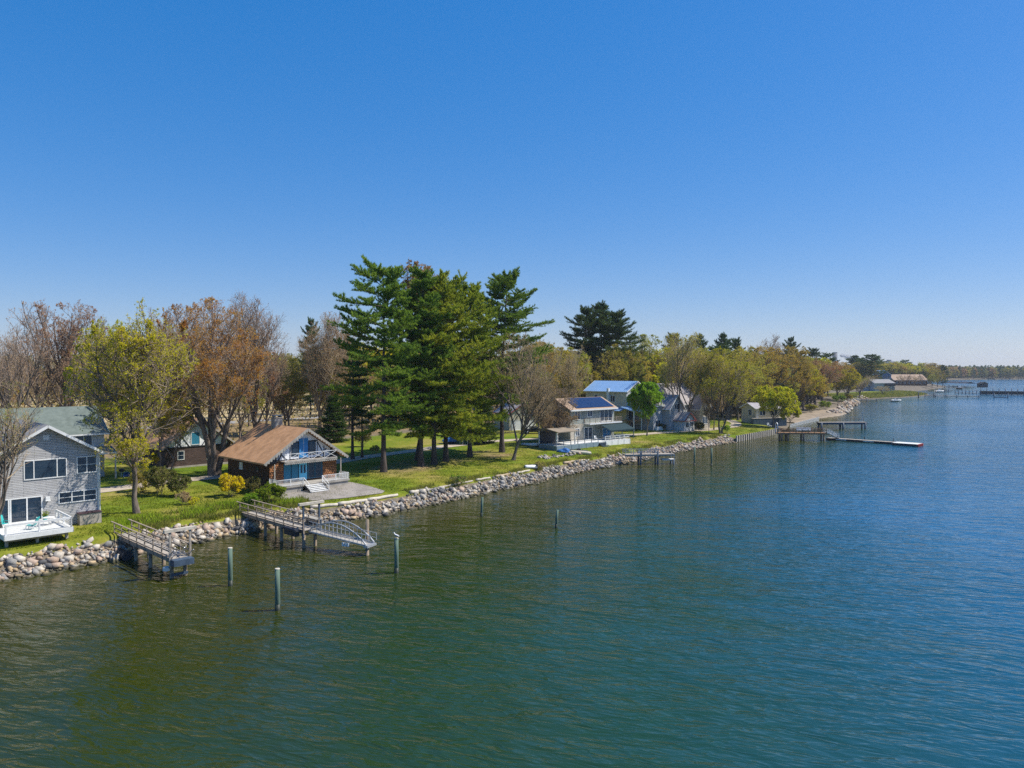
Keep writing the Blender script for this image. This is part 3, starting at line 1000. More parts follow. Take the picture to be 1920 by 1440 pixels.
def railing(par, pts, h=1.0, post='white', step=1.6, rails=(1.0, 0.15), pw=0.09, balus=None, name='railing', cable=0):
    """open railing along local points at floor level"""
    mb = MB()
    for p, q in zip(pts[:-1], pts[1:]):
        p, q = Vector(p), Vector(q)
        n = max(1, round((q - p).length / step))
        for k in range(n + 1):
            c = p + (q - p) * (k / n)
            mb.box(c.x - pw / 2, c.x + pw / 2, c.y - pw / 2, c.y + pw / 2, c.z, c.z + h + 0.02)
        for r in rails:
            mb.bar(p + Vector((0, 0, h * r)), q + Vector((0, 0, h * r)), pw * 0.85, pw * 0.7)
        if cable:
            for k in range(cable):
                zz = h * (0.25 + 0.65 * k / cable)
                mb.bar(p + Vector((0, 0, zz)), q + Vector((0, 0, zz)), 0.02, 0.02)
        if balus:
            n = max(1, int((q - p).length / balus))
            for k in range(1, n):
                c = p + (q - p) * (k / n)
                mb.bar(c + Vector((0, 0, h * 0.12)), c + Vector((0, 0, h * 0.98)), 0.035, 0.035)
    return mb.build(name, MT[post], par)


# ------------------------------------------------------------------ grey shingled house, nearest the left edge
P1 = GG(186, 976); TH1 = 44.3; g1 = P1.z
h = site('shingled_house', P1, TH1, g1, 'grey shingled two-storey house with white trim and a white deck above the rocks', 'house')
gable(h, -9.4, 0, 0, 11, 7.25, 10.1, 'y', 0.35, 0.8, 'shingle_grey', 'roof_grey', 'white', 0.2)
for x0, x1 in ((-0.13, 0.03), (-9.43, -9.27)):
    MB().box(x0, x1, -0.035, 0.13, -0.6, 7.1).build('corner_board', MT['white'], h)
win(h, -6.55, -3.0, 5.0, 6.75, bars=[-5.78, -3.78])
win(h, -1.95, -0.25, 5.2, 6.75, cols=2, rows=2)
win(h, -3.6, -0.3, 2.3, 3.3, cols=3, rows=2)
win(h, -9.1, -5.2, 0.95, 3.15, bars=[-7.9, -7.75, -6.4], name='sliding_door', fw=0.12)
MB().box(-4.85, -4.5, -0.32, -0.003, 2.75, 3.1).add([(-4.9, -0.4, 2.72), (-4.45, -0.4, 2.72), (-4.45, -0.003, 2.85), (-4.9, -0.003, 2.85)], [(0, 1, 2, 3)]).build('wall_lamp', MT['white'], h)
d = MB().box(-9.4, -4.0, -6.0, -0.02, 0.62, 0.82)
for k in range(38):
    d.box(-9.4, -4.0, -6.0 + k * 0.157, -6.0 + k * 0.157 + 0.148, 0.82, 0.845)
dk = d.build('deck', MT['white_deck'], h)
MB().box(-9.45, -3.95, -6.06, -6.0, 0.42, 0.86).box(-9.46, -9.4, -6.06, 0, 0.42, 0.86).box(-4.0, -3.94, -6.06, 0, 0.42, 0.86).build('deck_fascia', MT['white'], h)
MB().box(-9.2, -4.3, -5.2, -5.0, 0.1, 0.6).box(-9.2, -4.3, -2.6, -2.4, 0.1, 0.6).build('deck_beam', MT['wood_grey'], h)
for x in (-9.1, -6.7, -4.3):
    for y in (-5.1, -2.5):
        MB().box(x - 0.12, x + 0.12, y - 0.12, y + 0.12, -2.6, 0.3).build('deck_post', MT['wood_grey'], h)
railing(h, [(-9.3, -5.9, 0.845), (-4.1, -5.9, 0.845), (-4.1, -0.9, 0.845)], 0.95, 'white', 2.6, (1.0, 0.9), 0.13, cable=4)
MB().tube([(-4.7, 5.2, 9.7), (-4.7, 5.2, 10.75)], 0.11, 10).build('roof_vent', MT['alu'], h)
MB().tube([(-1.9, 7.0, 8.2), (-1.9, 7.0, 9.1)], 0.07, 8).build('roof_vent', MT['alu'], h)
MB().tube([(0.06, -0.14, 7.0), (0.06, -0.14, 0.1)], 0.045, 8).build('downspout', MT['white'], h)
MB().box(-4.98, -4.42, -0.03, -0.003, 8.75, 9.25).build('gable_vent', MT['white'], h)
box = site('storage_box', P1, TH1, g1, 'pale weathered storage box with a dark lid against the shingled wall', 'storage box')
MB().box(-2.05, -0.05, -0.95, -0.06, -0.1, 1.05).build('box_body', MT['wood_grey'], box)
MB().box(-2.12, 0.02, -1.02, -0.05, 1.06, 1.14).box(-1.3, -0.8, -0.7, -0.3, 1.14, 1.2).build('lid', MT['trim_red'] if False else M('dark_plum_lid', (0.09, 0.05, 0.055), (0.05, 0.03, 0.035), 3, 0.7), box)


def deck_chair(x, y, rz, label):
    c = site('deck_chair', P1, TH1, g1, label, 'chair', 'turquoise chairs on the white deck')
    c.location = h.matrix_basis @ Vector((x, y, 0.85)); c.rotation_euler = (0, 0, rad(90 - TH1) + rz)
    MB().add([(-0.3, -0.3, 0.36), (0.3, -0.3, 0.36), (0.3, 0.3, 0.3), (-0.3, 0.3, 0.3), (-0.3, -0.3, 0.41), (0.3, -0.3, 0.41), (0.3, 0.3, 0.35), (-0.3, 0.3, 0.35)],
             [(0, 3, 2, 1), (4, 5, 6, 7), (0, 1, 5, 4), (1, 2, 6, 5), (2, 3, 7, 6), (3, 0, 4, 7)]).build('seat', MT['turq'], c)
    MB().prism([(0.28, 0.34), (0.34, 0.34), (0.68, 1.08), (0.62, 1.1)], -0.31, 0.31, 'x').build('backrest', MT['turq'], c)
    for sx in (-0.28, 0.28):
        for y0, y1 in ((-0.28, -0.33), (0.3, 0.42)):
            MB().bar((sx, y0, 0.36), (sx, y1, 0.0), 0.05, 0.05).build('leg', MT['white'], c)
        MB().box(sx - 0.04, sx + 0.04, -0.35, 0.4, 0.56, 0.6).build('armrest', MT['turq'], c)
    return c


ch = deck_chair(-8.6, -1.5, rad(25), 'turquoise deck chair beside the left door panel of the white deck')
ch2 = copy_tree(ch); ch2.location = h.matrix_basis @ Vector((-7.0, -4.2, 0.85)); ch2.rotation_euler = (0, 0, rad(90 - TH1) - 2.2)
ch2['label'] = 'turquoise deck chair near the front railing of the white deck'
t = site('patio_table', P1, TH1, g1, 'round white patio table on the right half of the white deck', 'table')
t.location = h.matrix_basis @ Vector((-5.3, -3.2, 0.85))
MB().tube([(0, 0, 0.68), (0, 0, 0.72)], 0.5, 20).build('table_top', MT['white'], t)
MB().tube([(0, 0, 0.0), (0, 0, 0.03)], 0.26, 14).tube([(0, 0, 0.03), (0, 0, 0.68)], 0.035, 8).build('pedestal', MT['alu'], t)
for x, y, rz, lb in ((-6.05, -3.5, 1.3, 'white patio chair left of the round table on the deck'), (-4.6, -2.7, -1.6, 'white patio chair right of the round table on the deck')):
    c = site('patio_chair', P1, TH1, g1, lb, 'chair', 'white chairs on the deck')
    c.location = h.matrix_basis @ Vector((x, y, 0.85)); c.rotation_euler = (0, 0, rad(90 - TH1) + rz)
    MB().box(-0.22, 0.22, -0.22, 0.22, 0.42, 0.46).build('seat', MT['white'], c)
    MB().prism([(0.2, 0.46), (0.24, 0.46), (0.33, 0.9), (0.29, 0.9)], -0.22, 0.22, 'x').build('backrest', MT['white'], c)
    for sx in (-0.2, 0.2):
        for sy in (-0.2, 0.2):
            MB().box(sx - 0.02, sx + 0.02, sy - 0.02, sy + 0.02, 0, 0.42).build('leg', MT['alu'], c)
pl = site('planter', P1, TH1, g1, 'small green potted plant on the deck railing side by the sliding door', 'plant')
pl.location = h.matrix_basis @ Vector((-5.0, -0.6, 0.85))
MB().tube([(0, 0, 0), (0, 0, 0.4)], [0.16, 0.22], 12).build('pot', MT['turq'], pl)
v, f = quads(np.random.default_rng(3), np.random.default_rng(4).normal(0, 0.14, (160, 3)) + np.array([0, 0, 0.6]), 0.07)
link(bpy.data.objects.new('foliage', np_mesh('foliage', v, [f], MT['lf_shrub'])), pl)

# green-roofed house behind it
q = AT(196, 880, 103); gq = ground(q.x, q.y)
h = site('green_roofed_house', q, TH1, gq, 'long house with a grey-green shingle roof behind the shingled house', 'house')
gable(h, -17, 0, 0, 10, 6.4, 9.6, 'x', 0.6, 0.5, 'siding_white', 'roof_green', 'white', 0.2)
win(h, -4.6, -1.6, 4.4, 6.0, cols=3)
win(h, -9.5, -7.0, 4.4, 6.0, cols=2)
MB().prism([(-2.6, 3.5), (-2.6, 3.62), (0.0, 4.3), (0.0, 4.14)], -6.0, 0.9, 'x').build('porch_roof', MT['roof_green'], h)
MB().box(-6.0, 0.9, -2.68, -2.61, 3.4, 3.62).build('gutter', MT['white'], h)
for x in (-5.8, -2.6, 0.7):
    MB().box(x - 0.07, x + 0.07, -2.5, -2.36, -0.5, 3.5).build('porch_post', MT['white'], h)
win(h, -2.4, -1.2, 0.2, 2.2, name='door', pane='shutter_teal', pname='door_panel')
b_ = site('grill', q, TH1, gq, 'black covered grill standing by the porch of the green-roofed house', 'grill')
b_.location = h.matrix_basis @ Vector((1.6, -2.0, 0))
MB().tube([(0, 0, 0.7), (0, 0, 0.85), (0, 0, 1.0), (0, 0, 1.12)], [0.2, 0.42, 0.4, 0.15], 12).build('bowl', MT['black'], b_, True)
for k in range(3):
    MB().bar((0.1 * math.cos(k * 2.1), 0.1 * math.sin(k * 2.1), 0.75), (0.4 * math.cos(k * 2.1), 0.4 * math.sin(k * 2.1), 0), 0.04, 0.04).build('leg', MT['alu'], b_)
q = GG(236, 893)
tb = empty('plastic_tub', (q.x, q.y, q.z), 0.3, 'bright blue plastic tub lying on the grass behind the yellow-green tree', 'tub')
tb.rotation_euler = (1.2, 0, 0.6)
MB().loft([[Vector((r * math.cos(k * 0.4488), r * math.sin(k * 0.4488), z)) for k in range(14)] for r, z in ((0.3, 0.1), (0.42, 0.7), (0.46, 0.72), (0.43, 0.7), (0.28, 0.16))]).build('tub_shell', MT['tarp'], tb, loc=(0, 0, 0.1))
q = GG(216, 899)
cp = empty('clothes_post', (q.x, q.y, q.z), 0, 'thin tan clothes-line post on the lawn right of the shingled house', 'post')
MB().tube([(0, 0, -0.3), (0, 0, 2.6)], 0.06, 8).build('upright', MT['log_tan'], cp)
MB().box(-0.6, 0.6, -0.04, 0.04, 2.52, 2.6).build('crossbar', MT['log_tan'], cp)

# ------------------------------------------------------------------ chalet boathouse with the brown roof
P3 = G(505, 907, 3.3); TH3 = 44.0; g3 = ground(P3.x, P3.y)
h = site('brown_roofed_chalet', P3, TH3, g3, 'brown-roofed chalet with blue doors, balcony and half-timbered gable by the patio', 'house')
xm, hw = 4.95, 6.15
pkz, tipz = 7.72, 3.55
wl = MB()
sl = (pkz - tipz) / hw
ze = pkz - sl * 4.95
wl.prism([(0, -0.9), (9.9, -0.9), (9.9, ze), (xm, pkz - 0.06), (0, ze)], 0.0, 11.8, 'y').build('wall', MT['brown_shingle'], h)
MB().prism([(xm - hw, tipz), (xm, pkz), (xm + hw, tipz), (xm + hw, tipz + 0.2), (xm, pkz + 0.2), (xm - hw, tipz + 0.2)], -1.1, 12.3, 'y').build('roof', MT['roof_brown'], h)
rf = h.children[-1]
tr_ = MB()
for s in (-1, 1):
    tr_.bar((xm + s * (hw + 0.03), -1.12, tipz + 0.05), (xm, -1.12, pkz + 0.05), 0.05, 0.28)
    for k in range(17):
        f = (k + 0.5) / 17
        tr_.tube([(xm + s * hw * f, -1.125, pkz - sl * hw * f - 0.09), (xm + s * hw * f, -1.165, pkz - sl * hw * f - 0.09)], 0.14, 10)
tr_.build('scalloped_bargeboard', MT['concrete'], rf)
cm = MB().box(4.4, 5.6, 6.8, 7.8, 6.2, 8.85).build('chimney', MT['block'], rf)
MB().box(4.32, 5.68, 6.72, 7.88, 8.85, 8.97).box(4.5, 4.62, 6.9, 7.7, 8.97, 9.2).box(5.38, 5.5, 6.9, 7.7, 8.97, 9.2).build('chimney_cap', MT['concrete'], cm)
MB().box(4.3, 5.7, 6.75, 7.85, 9.2, 9.27).build('chimney_hood', MT['steel_blue'], cm)
# ground floor front
for x0, x1 in ((0.02, 1.93), (7.75, 9.88)):
    MB().box(x0, x1, -0.08, -0.004, 0.86, 3.4).build('shake_panel', MT['stone_warm'], h)
for x0, x1 in ((2.0, 3.05), (3.1, 4.1)):
    win(h, x0, x1, 1.05, 3.35, 0, frame='timber_dark', pane='shutter_teal', pname='shutter_board', name='shutter', fw=0.05)
for x0, x1 in ((5.55, 6.55), (6.6, 7.6)):
    win(h, x0, x1, 1.15, 3.35, 0, 1, 1, frame='shutter_teal', fw=0.07)
dr = MB().box(4.2, 5.35, -0.07, -0.004, 1.0, 3.32).build('door', MT['door_blue'], h)
MB().box(4.4, 4.68, -0.085, -0.072, 1.9, 3.0).box(4.86, 5.14, -0.085, -0.072, 1.9, 3.0).build('door_glass', MT['glass'], dr)
MB().box(5.2, 5.27, -0.13, -0.07, 2.0, 2.2).build('handle', MT['alu'], dr)
# gable
gz = 3.78
mB = MB().prism([(1.0, gz), (8.9, gz), (8.9, pkz - sl * 3.95 - 0.12), (xm, pkz - 0.12), (1.0, pkz - sl * 3.95 - 0.12)], -0.06, -0.004, 'y')
mB.build('gable_panel', MT['stucco'], h)
for pl_ in ([(-0.6, tipz + 0.25), (1.0, pkz - sl * 3.95 - 0.12), (1.0, gz - 0.25), (0.0, gz - 0.25)], [(8.9, gz - 0.25), (8.9, pkz - sl * 3.95 - 0.12), (10.5, tipz + 0.25), (9.9, gz - 0.25)]):
    MB().prism(pl_, -0.055, -0.006, 'y').build('eave_panel', MT['timber_dark'], h)
tb = MB()
for p, q in (((1.2, gz), (1.2, 4.9)), ((1.2, 5.0), (2.5, gz)), ((1.25, gz), (2.0, 5.4)), ((2.9, gz), (2.9, 6.2)), ((6.9, gz), (6.9, 6.2)), ((6.95, 5.9), (8.1, gz)), ((7.9, gz), (7.9, 5.3)), ((7.0, gz), (8.3, 4.95)), ((8.7, gz), (8.7, 4.7)), ((2.9, 6.1), (6.9, 6.1)), ((0.9, gz + 0.08), (9.0, gz + 0.08))):
    tb.bar((p[0], -0.085, p[1]), (q[0], -0.085, q[1]), 0.05, 0.12)
tb.build('timber_frame', MT['timber_dark'], h)
win(h, 3.15, 4.1, 4.3, 6.0, -0.06, frame='timber_dark', fw=0.06)
win(h, 5.6, 6.6, 4.3, 6.0, -0.06, frame='timber_dark', fw=0.06)
d2 = MB().box(4.2, 5.5, -0.13, -0.062, 4.0, 6.5).build('balcony_door', MT['shutter_blue'], h)
MB().box(4.83, 4.87, -0.145, -0.131, 4.0, 6.5).build('door_rail', MT['white'], d2)
# balcony
MB().box(1.5, 9.2, -1.25, -0.062, 3.62, 3.76).build('balcony_floor', MT['wood_grey'], h)
sc = MB().box(1.45, 9.25, -1.3, -1.255, 3.5, 3.8)
for k in range(26):
    sc.tube([(1.6 + k * 0.3, -1.3, 3.5), (1.6 + k * 0.3, -1.262, 3.5)], 0.15, 10)
sc.build('scalloped_valance', MT['concrete'], h)
rl = MB().bar((1.5, -1.22, 4.72), (9.2, -1.22, 4.72), 0.05, 0.06)
for k in range(4):
    x0 = 1.55 + k * 1.93
    rl.bar((x0, -1.22, 3.8), (x0 + 1.9, -1.22, 4.7), 0.03, 0.045).bar((x0, -1.2, 4.7), (x0 + 1.9, -1.2, 3.8), 0.03, 0.045).bar((x0, -1.22, 3.76), (x0, -1.22, 4.72), 0.05, 0.05)
rl.build('balcony_railing', MT['white'], h)
# porch deck
MB().box(-0.25, 10.3, -2.65, -0.09, 0.6, 0.82).build('porch_deck', MT['concrete'], h)
MB().box(-0.1, 3.3, -2.5, -0.1, -0.6, 0.6).box(6.2, 10.15, -2.5, -0.1, -0.6, 0.6).box(3.3, 6.2, -0.9, -0.1, -0.6, 0.6).build('porch_skirt', MT['concrete'], h)
railing(h, [(-0.15, -0.3, 0.82), (-0.15, -2.55, 0.82), (3.3, -2.55, 0.82)], 0.85, 'white', 1.7, (1.0, 0.12), 0.07, 0.16, 'porch_railing')
railing(h, [(6.2, -2.55, 0.82), (10.2, -2.55, 0.82), (10.2, -0.3, 0.82)], 0.85, 'white', 1.7, (1.0, 0.12), 0.07, 0.16, 'porch_railing')
for x0 in (9.75, 0.02):
    MB().box(x0, x0 + 0.12, -1.3, -1.18, 0.82, 3.6).build('porch_post', MT['wood_grey'], h)
st = MB()
for k in range(5):
    st.box(3.5, 6.0, -2.7 - 0.32 * (k + 1), -2.7 - 0.32 * k, 0.6 - 0.16 * k, 0.68 - 0.16 * k)
st.build('porch_steps', MT['white'], h)
for x0 in (3.45, 6.05):
    MB().bar((x0, -2.68, 0.66), (x0, -4.3, -0.12), 0.06, 0.24).build('stringer', MT['timber_dark'], h)
sr = MB()
for x in (3.4, 6.1):
    sr.bar((x, -2.6, 1.7), (x, -4.2, 0.85), 0.06, 0.06).bar((x, -2.6, 0.7), (x, -2.6, 1.7), 0.06, 0.06).bar((x, -4.2, -0.1), (x, -4.2, 0.85), 0.06, 0.06).bar((x, -2.6, 1.2), (x, -4.2, 0.4), 0.04, 0.04)
sr.build('stair_railing', MT['white'], h)
win(h, 7.4, 8.2, 2.2, 3.0, 0.0, axis='x', frame='white', pane='white', name='side_window')
win(h, 2.9, 3.5, 2.2, 2.8, 0.0, axis='x', frame='timber_dark', name='side_window')

# ------------------------------------------------------------------ half-timbered cottage behind the copper maple
PT = GG(309, 880); gt = PT.z
h = site('half_timbered_cottage', PT, 44, gt, 'half-timbered cottage with dark shingled ground floor behind the copper maple trunks', 'house')
gable(h, 0, 10.2, 0, 11, 3.5, 7.3, 'y', 0.7, 0.9, 'brick_dark', 'roof_brown', 'wood_grey', 0.18)
MB().prism([(0.6, 3.1), (9.6, 3.1), (9.6, 3.75), (5.1, 7.15), (0.6, 3.75)], -0.05, -0.004, 'y').build('gable_panel', MT['stucco'], h)
tb = MB()
for p, q in (((1.4, 4.4), (2.5, 3.1)), ((2.3, 4.9), (2.3, 3.1)), ((2.4, 4.9), (3.7, 3.1)), ((5.5, 3.1), (6.4, 4.4)), ((7.5, 3.1), (7.5, 5.2)), ((6.2, 5.0), (7.5, 3.1)), ((0.5, 3.15), (9.7, 3.15))):
    tb.bar((p[0], -0.075, p[1]), (q[0], -0.075, q[1]), 0.05, 0.14)
tb.build('timber_frame', MT['timber_dark'], h)
win(h, 4.0, 5.2, 3.45, 5.25, -0.05, frame='white', pane='shutter_teal', pname='shutter_board', name='shutter')
win(h, 1.95, 2.8, 1.3, 2.5, 0, frame='white', rows=2)
win(h, 6.4, 7.6, 1.0, 2.5, 0, frame='white', rows=2)
MB().box(-0.05, 10.25, -0.12, -0.004, -0.6, 0.25).build('foundation', MT['concrete'], h)

# ------------------------------------------------------------------ house with solar panels
PS = G(1069, 826, 3.3); THS = 48; gs = ground(PS.x, PS.y)
h = site('solar_roofed_house', PS, THS, gs, 'sage two-storey house with dark solar panels, balcony and blue-grey deck', 'house')
# asymmetric roof: short front slope, ridge parallel to the water
MB().prism([(0, -0.8), (0, 7.3), (3.9, 9.3), (8.5, 7.0), (8.5, -0.8)], 0.0, 13.9, 'x').build('wall', MT['siding_sage'], h)
MB().prism([(-0.75, 7.05), (3.9, 9.32), (9.2, 6.8), (9.2, 6.98), (3.9, 9.5), (-0.75, 7.23)], -0.7, 14.3, 'x').build('roof', MT['roof_tan'], h)
rf = h.children[-1]
MB().box(-0.7, 14.3, -0.82, -0.76, 6.95, 7.25).build('gutter', MT['white'], rf)
sp_ = MB()
sly = (9.5 - 7.23) / 4.65
for i in range(9):
    for j in range(3):
        if i == 0 and j == 2:
            continue
        x0 = 1.6 + i * 1.32
        y0, y1 = -0.3 + j * 1.3, -0.3 + j * 1.3 + 1.26
        z0, z1 = 7.23 + sly * (y0 + 0.75) + 0.1, 7.23 + sly * (y1 + 0.75) + 0.1
        sp_.add([(x0, y0, z0), (x0 + 1.28, y0, z0), (x0 + 1.28, y1, z1), (x0, y1, z1), (x0, y0, z0 + 0.04), (x0 + 1.28, y0, z0 + 0.04), (x0 + 1.28, y1, z1 + 0.04), (x0, y1, z1 + 0.04)],
                [(0, 3, 2, 1), (4, 5, 6, 7), (0, 1, 5, 4), (1, 2, 6, 5), (2, 3, 7, 6), (3, 0, 4, 7)])
sp_.build('solar_panels', MT['solar'], rf)
MB().box(0.0, 3.9, -0.1, -0.004, -0.5, 4.2).build('stone_facing', MT['stone_cream'], h)
win(h, 1.5, 2.9, 5.15, 6.8, cols=2)
win(h, 5.3, 6.7, 5.65, 6.8, cols=2)
win(h, 9.3, 13.2, 4.5, 6.85, cols=3, name='balcony_door')
win(h, 1.6, 2.6, 1.8, 3.2, -0.1, cols=2)
win(h, 4.3, 6.7, 0.9, 3.3, cols=2, name='patio_door')
win(h, 10.2, 12.8, 0.9, 2.9, cols=2, name='patio_door', pane='shutter_blue', pname='door_panel')
MB().box(4.2, 14.6, -1.7, -0.01, 4.05, 4.3).build('balcony_floor', MT['white'], h)
railing(h, [(4.3, -0.1, 4.3), (4.3, -1.6, 4.3), (14.5, -1.6, 4.3), (14.5, -0.1, 4.3)], 1.0, 'wood_rail', 1.7, (1.0, 0.1), 0.09, None, 'balcony_railing', 5)
MB().prism([(-4.4, 2.75), (-1.75, 3.75), (-1.75, 3.83), (-4.4, 2.83)], 7.6, 15.6, 'x').box(7.6, 15.6, -4.44, -4.4, 2.5, 2.83).build('awning', MT['awning'], h)
for x in (7.8, 11.5, 15.3):
    MB().box(x - 0.06, x + 0.06, -4.3, -4.18, 0.8, 2.75).build('awning_post', MT['steel_blue'], h)
MB().box(-9.0, 13.2, -4.9, -0.11, 0.6, 0.8).build('deck', MT['white_deck'], h)
sk = MB().box(-9.0, 3.2, -4.98, -4.9, -0.6, 0.8).box(-9.08, -9.0, -4.98, -0.1, -0.6, 0.8)
for k in range(6):
    sk.box(-9.0 + k * 2.1, -8.9 + k * 2.1, -5.03, -4.98, -0.6, 0.8)
sk.build('deck_skirt', M('blue_grey_skirt_boards', (0.22, 0.29, 0.33), (0.17, 0.23, 0.27), 1.5, 0.7), h)
sk = MB().box(5.4, 13.25, -4.98, -4.9, -0.6, 0.8).box(13.2, 13.28, -4.98, -0.1, -0.6, 0.8)
for k in range(5):
    sk.box(5.4 + k * 1.95, 5.5 + k * 1.95, -5.03, -4.98, -0.6, 0.85)
sk.build('deck_skirt', MT['white'], h)
st = MB()
for k in range(4):
    st.box(3.2, 5.4, -4.95 - 0.3 * (k + 1), -4.95 - 0.3 * k, 0.42 - 0.2 * k, 0.5 - 0.2 * k)
st.build('deck_steps', MT['steel_blue'], h)
railing(h, [(5.4, -4.8, 0.8), (13.1, -4.8, 0.8), (13.1, -0.3, 0.8)], 0.95, 'white', 1.6, (1.0, 0.5), 0.1, None, 'deck_railing', 3)
railing(h, [(-8.9, -4.8, 0.8), (3.2, -4.8, 0.8)], 0.95, 'steel_blue', 2.1, (1.0, 0.5), 0.1, None, 'deck_railing', 0)
# canopy at the left end of its deck
cn = site('deck_canopy', PS, THS, gs, 'tan shallow-roofed canopy over the left end of the blue-grey deck', 'canopy')
MB().prism([(-5.3, 3.35), (-2.2, 3.85), (0.8, 3.35), (0.8, 3.5), (-2.2, 4.0), (-5.3, 3.5)], -9.0, -3.2, 'x').build('roof', M('dull_tan_roofing', (0.30, 0.245, 0.18), (0.21, 0.17, 0.125), 1.4, 0.9), cn)
MB().bar((-3.17, -5.3, 3.4), (-3.17, -2.2, 3.9), 0.05, 0.22).bar((-3.17, 0.8, 3.4), (-3.17, -2.2, 3.9), 0.05, 0.22).build('fascia', MT['white'], cn)
for x in (-8.7, -3.5):
    for y in (-4.6, 0.2):
        MB().box(x - 0.08, x + 0.08, y - 0.08, y + 0.08, 0.8, 3.4).build('post', MT['white'], cn)
MB().box(-8.7, -3.5, 0.3, 0.42, 0.8, 3.3).build('back_wall', MT['timber_dark'], cn)
for x, y, lb in ((5.2, -2.4, 'pale round-backed chair by the left patio door of the solar-roofed house'), (9.2, -3.2, 'pale garden chair beside the long deck table'), (11.2, -3.3, 'pale garden chair right of the long deck table')):
    c = site('garden_chair', PS, THS, gs, lb, 'chair', 'pale chairs on the blue-grey deck')
    c.location = h.matrix_basis @ Vector((x, y, 0.8))
    MB().box(-0.25, 0.25, -0.25, 0.25, 0.4, 0.46).build('seat', MT['white'], c)
    MB().loft([[Vector((0.3 * math.cos(k * math.pi / 8), 0.1 + 0.2 * math.sin(k * math.pi / 8) + o, z)) for k in range(9)] + [Vector((0.26 * math.cos(k * math.pi / 8), 0.1 + 0.16 * math.sin(k * math.pi / 8) + o, z)) for k in range(8, -1, -1)] for z, o in ((0.46, 0), (0.95, 0.08))]).build('backrest', MT['white'], c)
    for sx in (-0.22, 0.22):
        for sy in (-0.22, 0.22):
            MB().box(sx - 0.02, sx + 0.02, sy - 0.02, sy + 0.02, 0, 0.4).build('leg', MT['alu'], c)
t = site('deck_table', PS, THS, gs, 'long pale table standing under the teal awning', 'table')
t.location = h.matrix_basis @ Vector((10.0, -2.5, 0.8))
MB().box(-1.0, 1.0, -0.45, 0.45, 0.7, 0.75).build('table_top', MT['wood_grey'], t)
for sx in (-0.9, 0.9):
    for sy in (-0.35, 0.35):
        MB().box(sx - 0.04, sx + 0.04, sy - 0.04, sy + 0.04, 0, 0.7).build('leg', MT['wood_grey'], t)

# ------------------------------------------------------------------ cream house with the blue metal roof
PB = GG(1174, 805); gb = PB.z
h = site('blue_roofed_house', PB, 44, gb, 'tall cream house with a blue standing-seam metal roof behind the solar-roofed house', 'house')
w, rf = gable(h, 0, 9.2, 0, 13.2, 9.7, 12.2, 'y', 0.35, 0.5, 'siding_cream', 'roof_blue', 'white', 0.12)
sm_ = MB()
slp = (12.2 - 9.7) / 4.6
for s in (-1, 1):
    for k in range(22):
        y = -0.45 + k * 0.65
        sm_.bar((4.6 + s * 4.95, y, 9.7 - slp * 0.35 + 0.17), (4.6, y, 12.2 + 0.17), 0.05, 0.06)
sm_.build('standing_seam', MT['roof_blue'], rf)
MB().prism([(0.02, 5.4), (9.18, 5.4), (9.18, 9.6), (4.6, 12.05), (0.02, 9.6)], -0.06, -0.004, 'y').build('gable_cladding', MT['siding_white'], h)
win(h, 3.6, 4.9, 7.0, 8.6, 0.0, cols=2, axis='x')
win(h, 9.2, 10.2, 7.2, 8.6, 0.0, cols=1, axis='x')
win(h, 3.4, 5.8, 6.6, 8.6, -0.06, cols=2)
MB().prism([(-4.2, 4.7), (-0.07, 5.75), (-0.07, 5.9), (-4.2, 4.85)], -2.6, 10.5, 'x').build('porch_roof', MT['roof_blue'], h)
MB().prism([(-2.6, 4.72), (-0.01, 5.4), (-0.01, 5.55), (-2.6, 4.86)], 0.0, 8.0, 'y').build('side_porch_roof', MT['roof_blue'], h)
for x in (-2.4, 1.0, 4.5, 8.0, 10.3):
    MB().box(x - 0.1, x + 0.1, -4.1, -3.9, -0.5, 4.75).build('porch_post', MT['white'], h)
MB().box(-2.4, 10.3, -4.0, -0.07, 2.3, 2.5).build('porch_floor', MT['wood_brown'], h)
railing(h, [(-2.4, -4.0, 2.5), (10.3, -4.0, 2.5)], 1.0, 'wood_brown', 2.5, (1.0, 0.1), 0.09, 0.3, 'porch_railing')
win(h, 1.0, 3.2, 2.6, 4.6, -0.003, cols=2, name='door')
win(h, 1.0, 3.5, 0.2, 2.1, -0.003, cols=2, name='door')
win(h, 5.2, 7.6, 0.3, 2.1, -0.003, cols=2)
st = MB()
for k in range(9):
    st.box(-3.4, -2.5, -3.9 + 0.3 * k, -3.6 + 0.3 * k, 2.2 - 0.25 * k, 2.28 - 0.25 * k)
st.build('porch_steps', MT['wood_brown'], h)
MB().box(-0.6, 0.0, 5.2, 5.8, 6.5, 10.5).build('flue_box', MT['white'], h)

# ------------------------------------------------------------------ grey house behind the vase-shaped trees
PH = G(1258, 803, 2.6); gh = ground(PH.x, PH.y)
h = site('grey_gabled_house', PH, 48, gh, 'grey many-gabled house with a red-trimmed porch behind the vase-shaped trees', 'house')
gable(h, -7.5, 12.5, 0, 9, 6.6, 11.6, 'x', 0.5, 0.4, 'siding_grey', 'roof_lilac', 'white', 0.16)
gable(h, -3.6, 2.4, -2.2, 0.05, 5.6, 8.8, 'y', 0.4, 0.4, 'siding_grey', 'roof_lilac', 'white', 0.14, wname='gable_wall')
gable(h, 8.6, 13.4, -3.0, 0.06, 5.2, 8.6, 'y', 0.4, 0.4, 'stone_cream', 'roof_lilac', 'white', 0.14, wname='gable_wall')
gable(h, -1.8, 2.6, -5.4, -2.25, 2.6, 4.4, 'y', 0.35, 0.35, 'siding_white', 'roof_lilac', 'trim_red', 0.12, wname='porch_wall')
MB().box(-2.2, 3.0, -5.85, -5.8, 2.25, 2.5).build('porch_trim', MT['trim_red'], h)
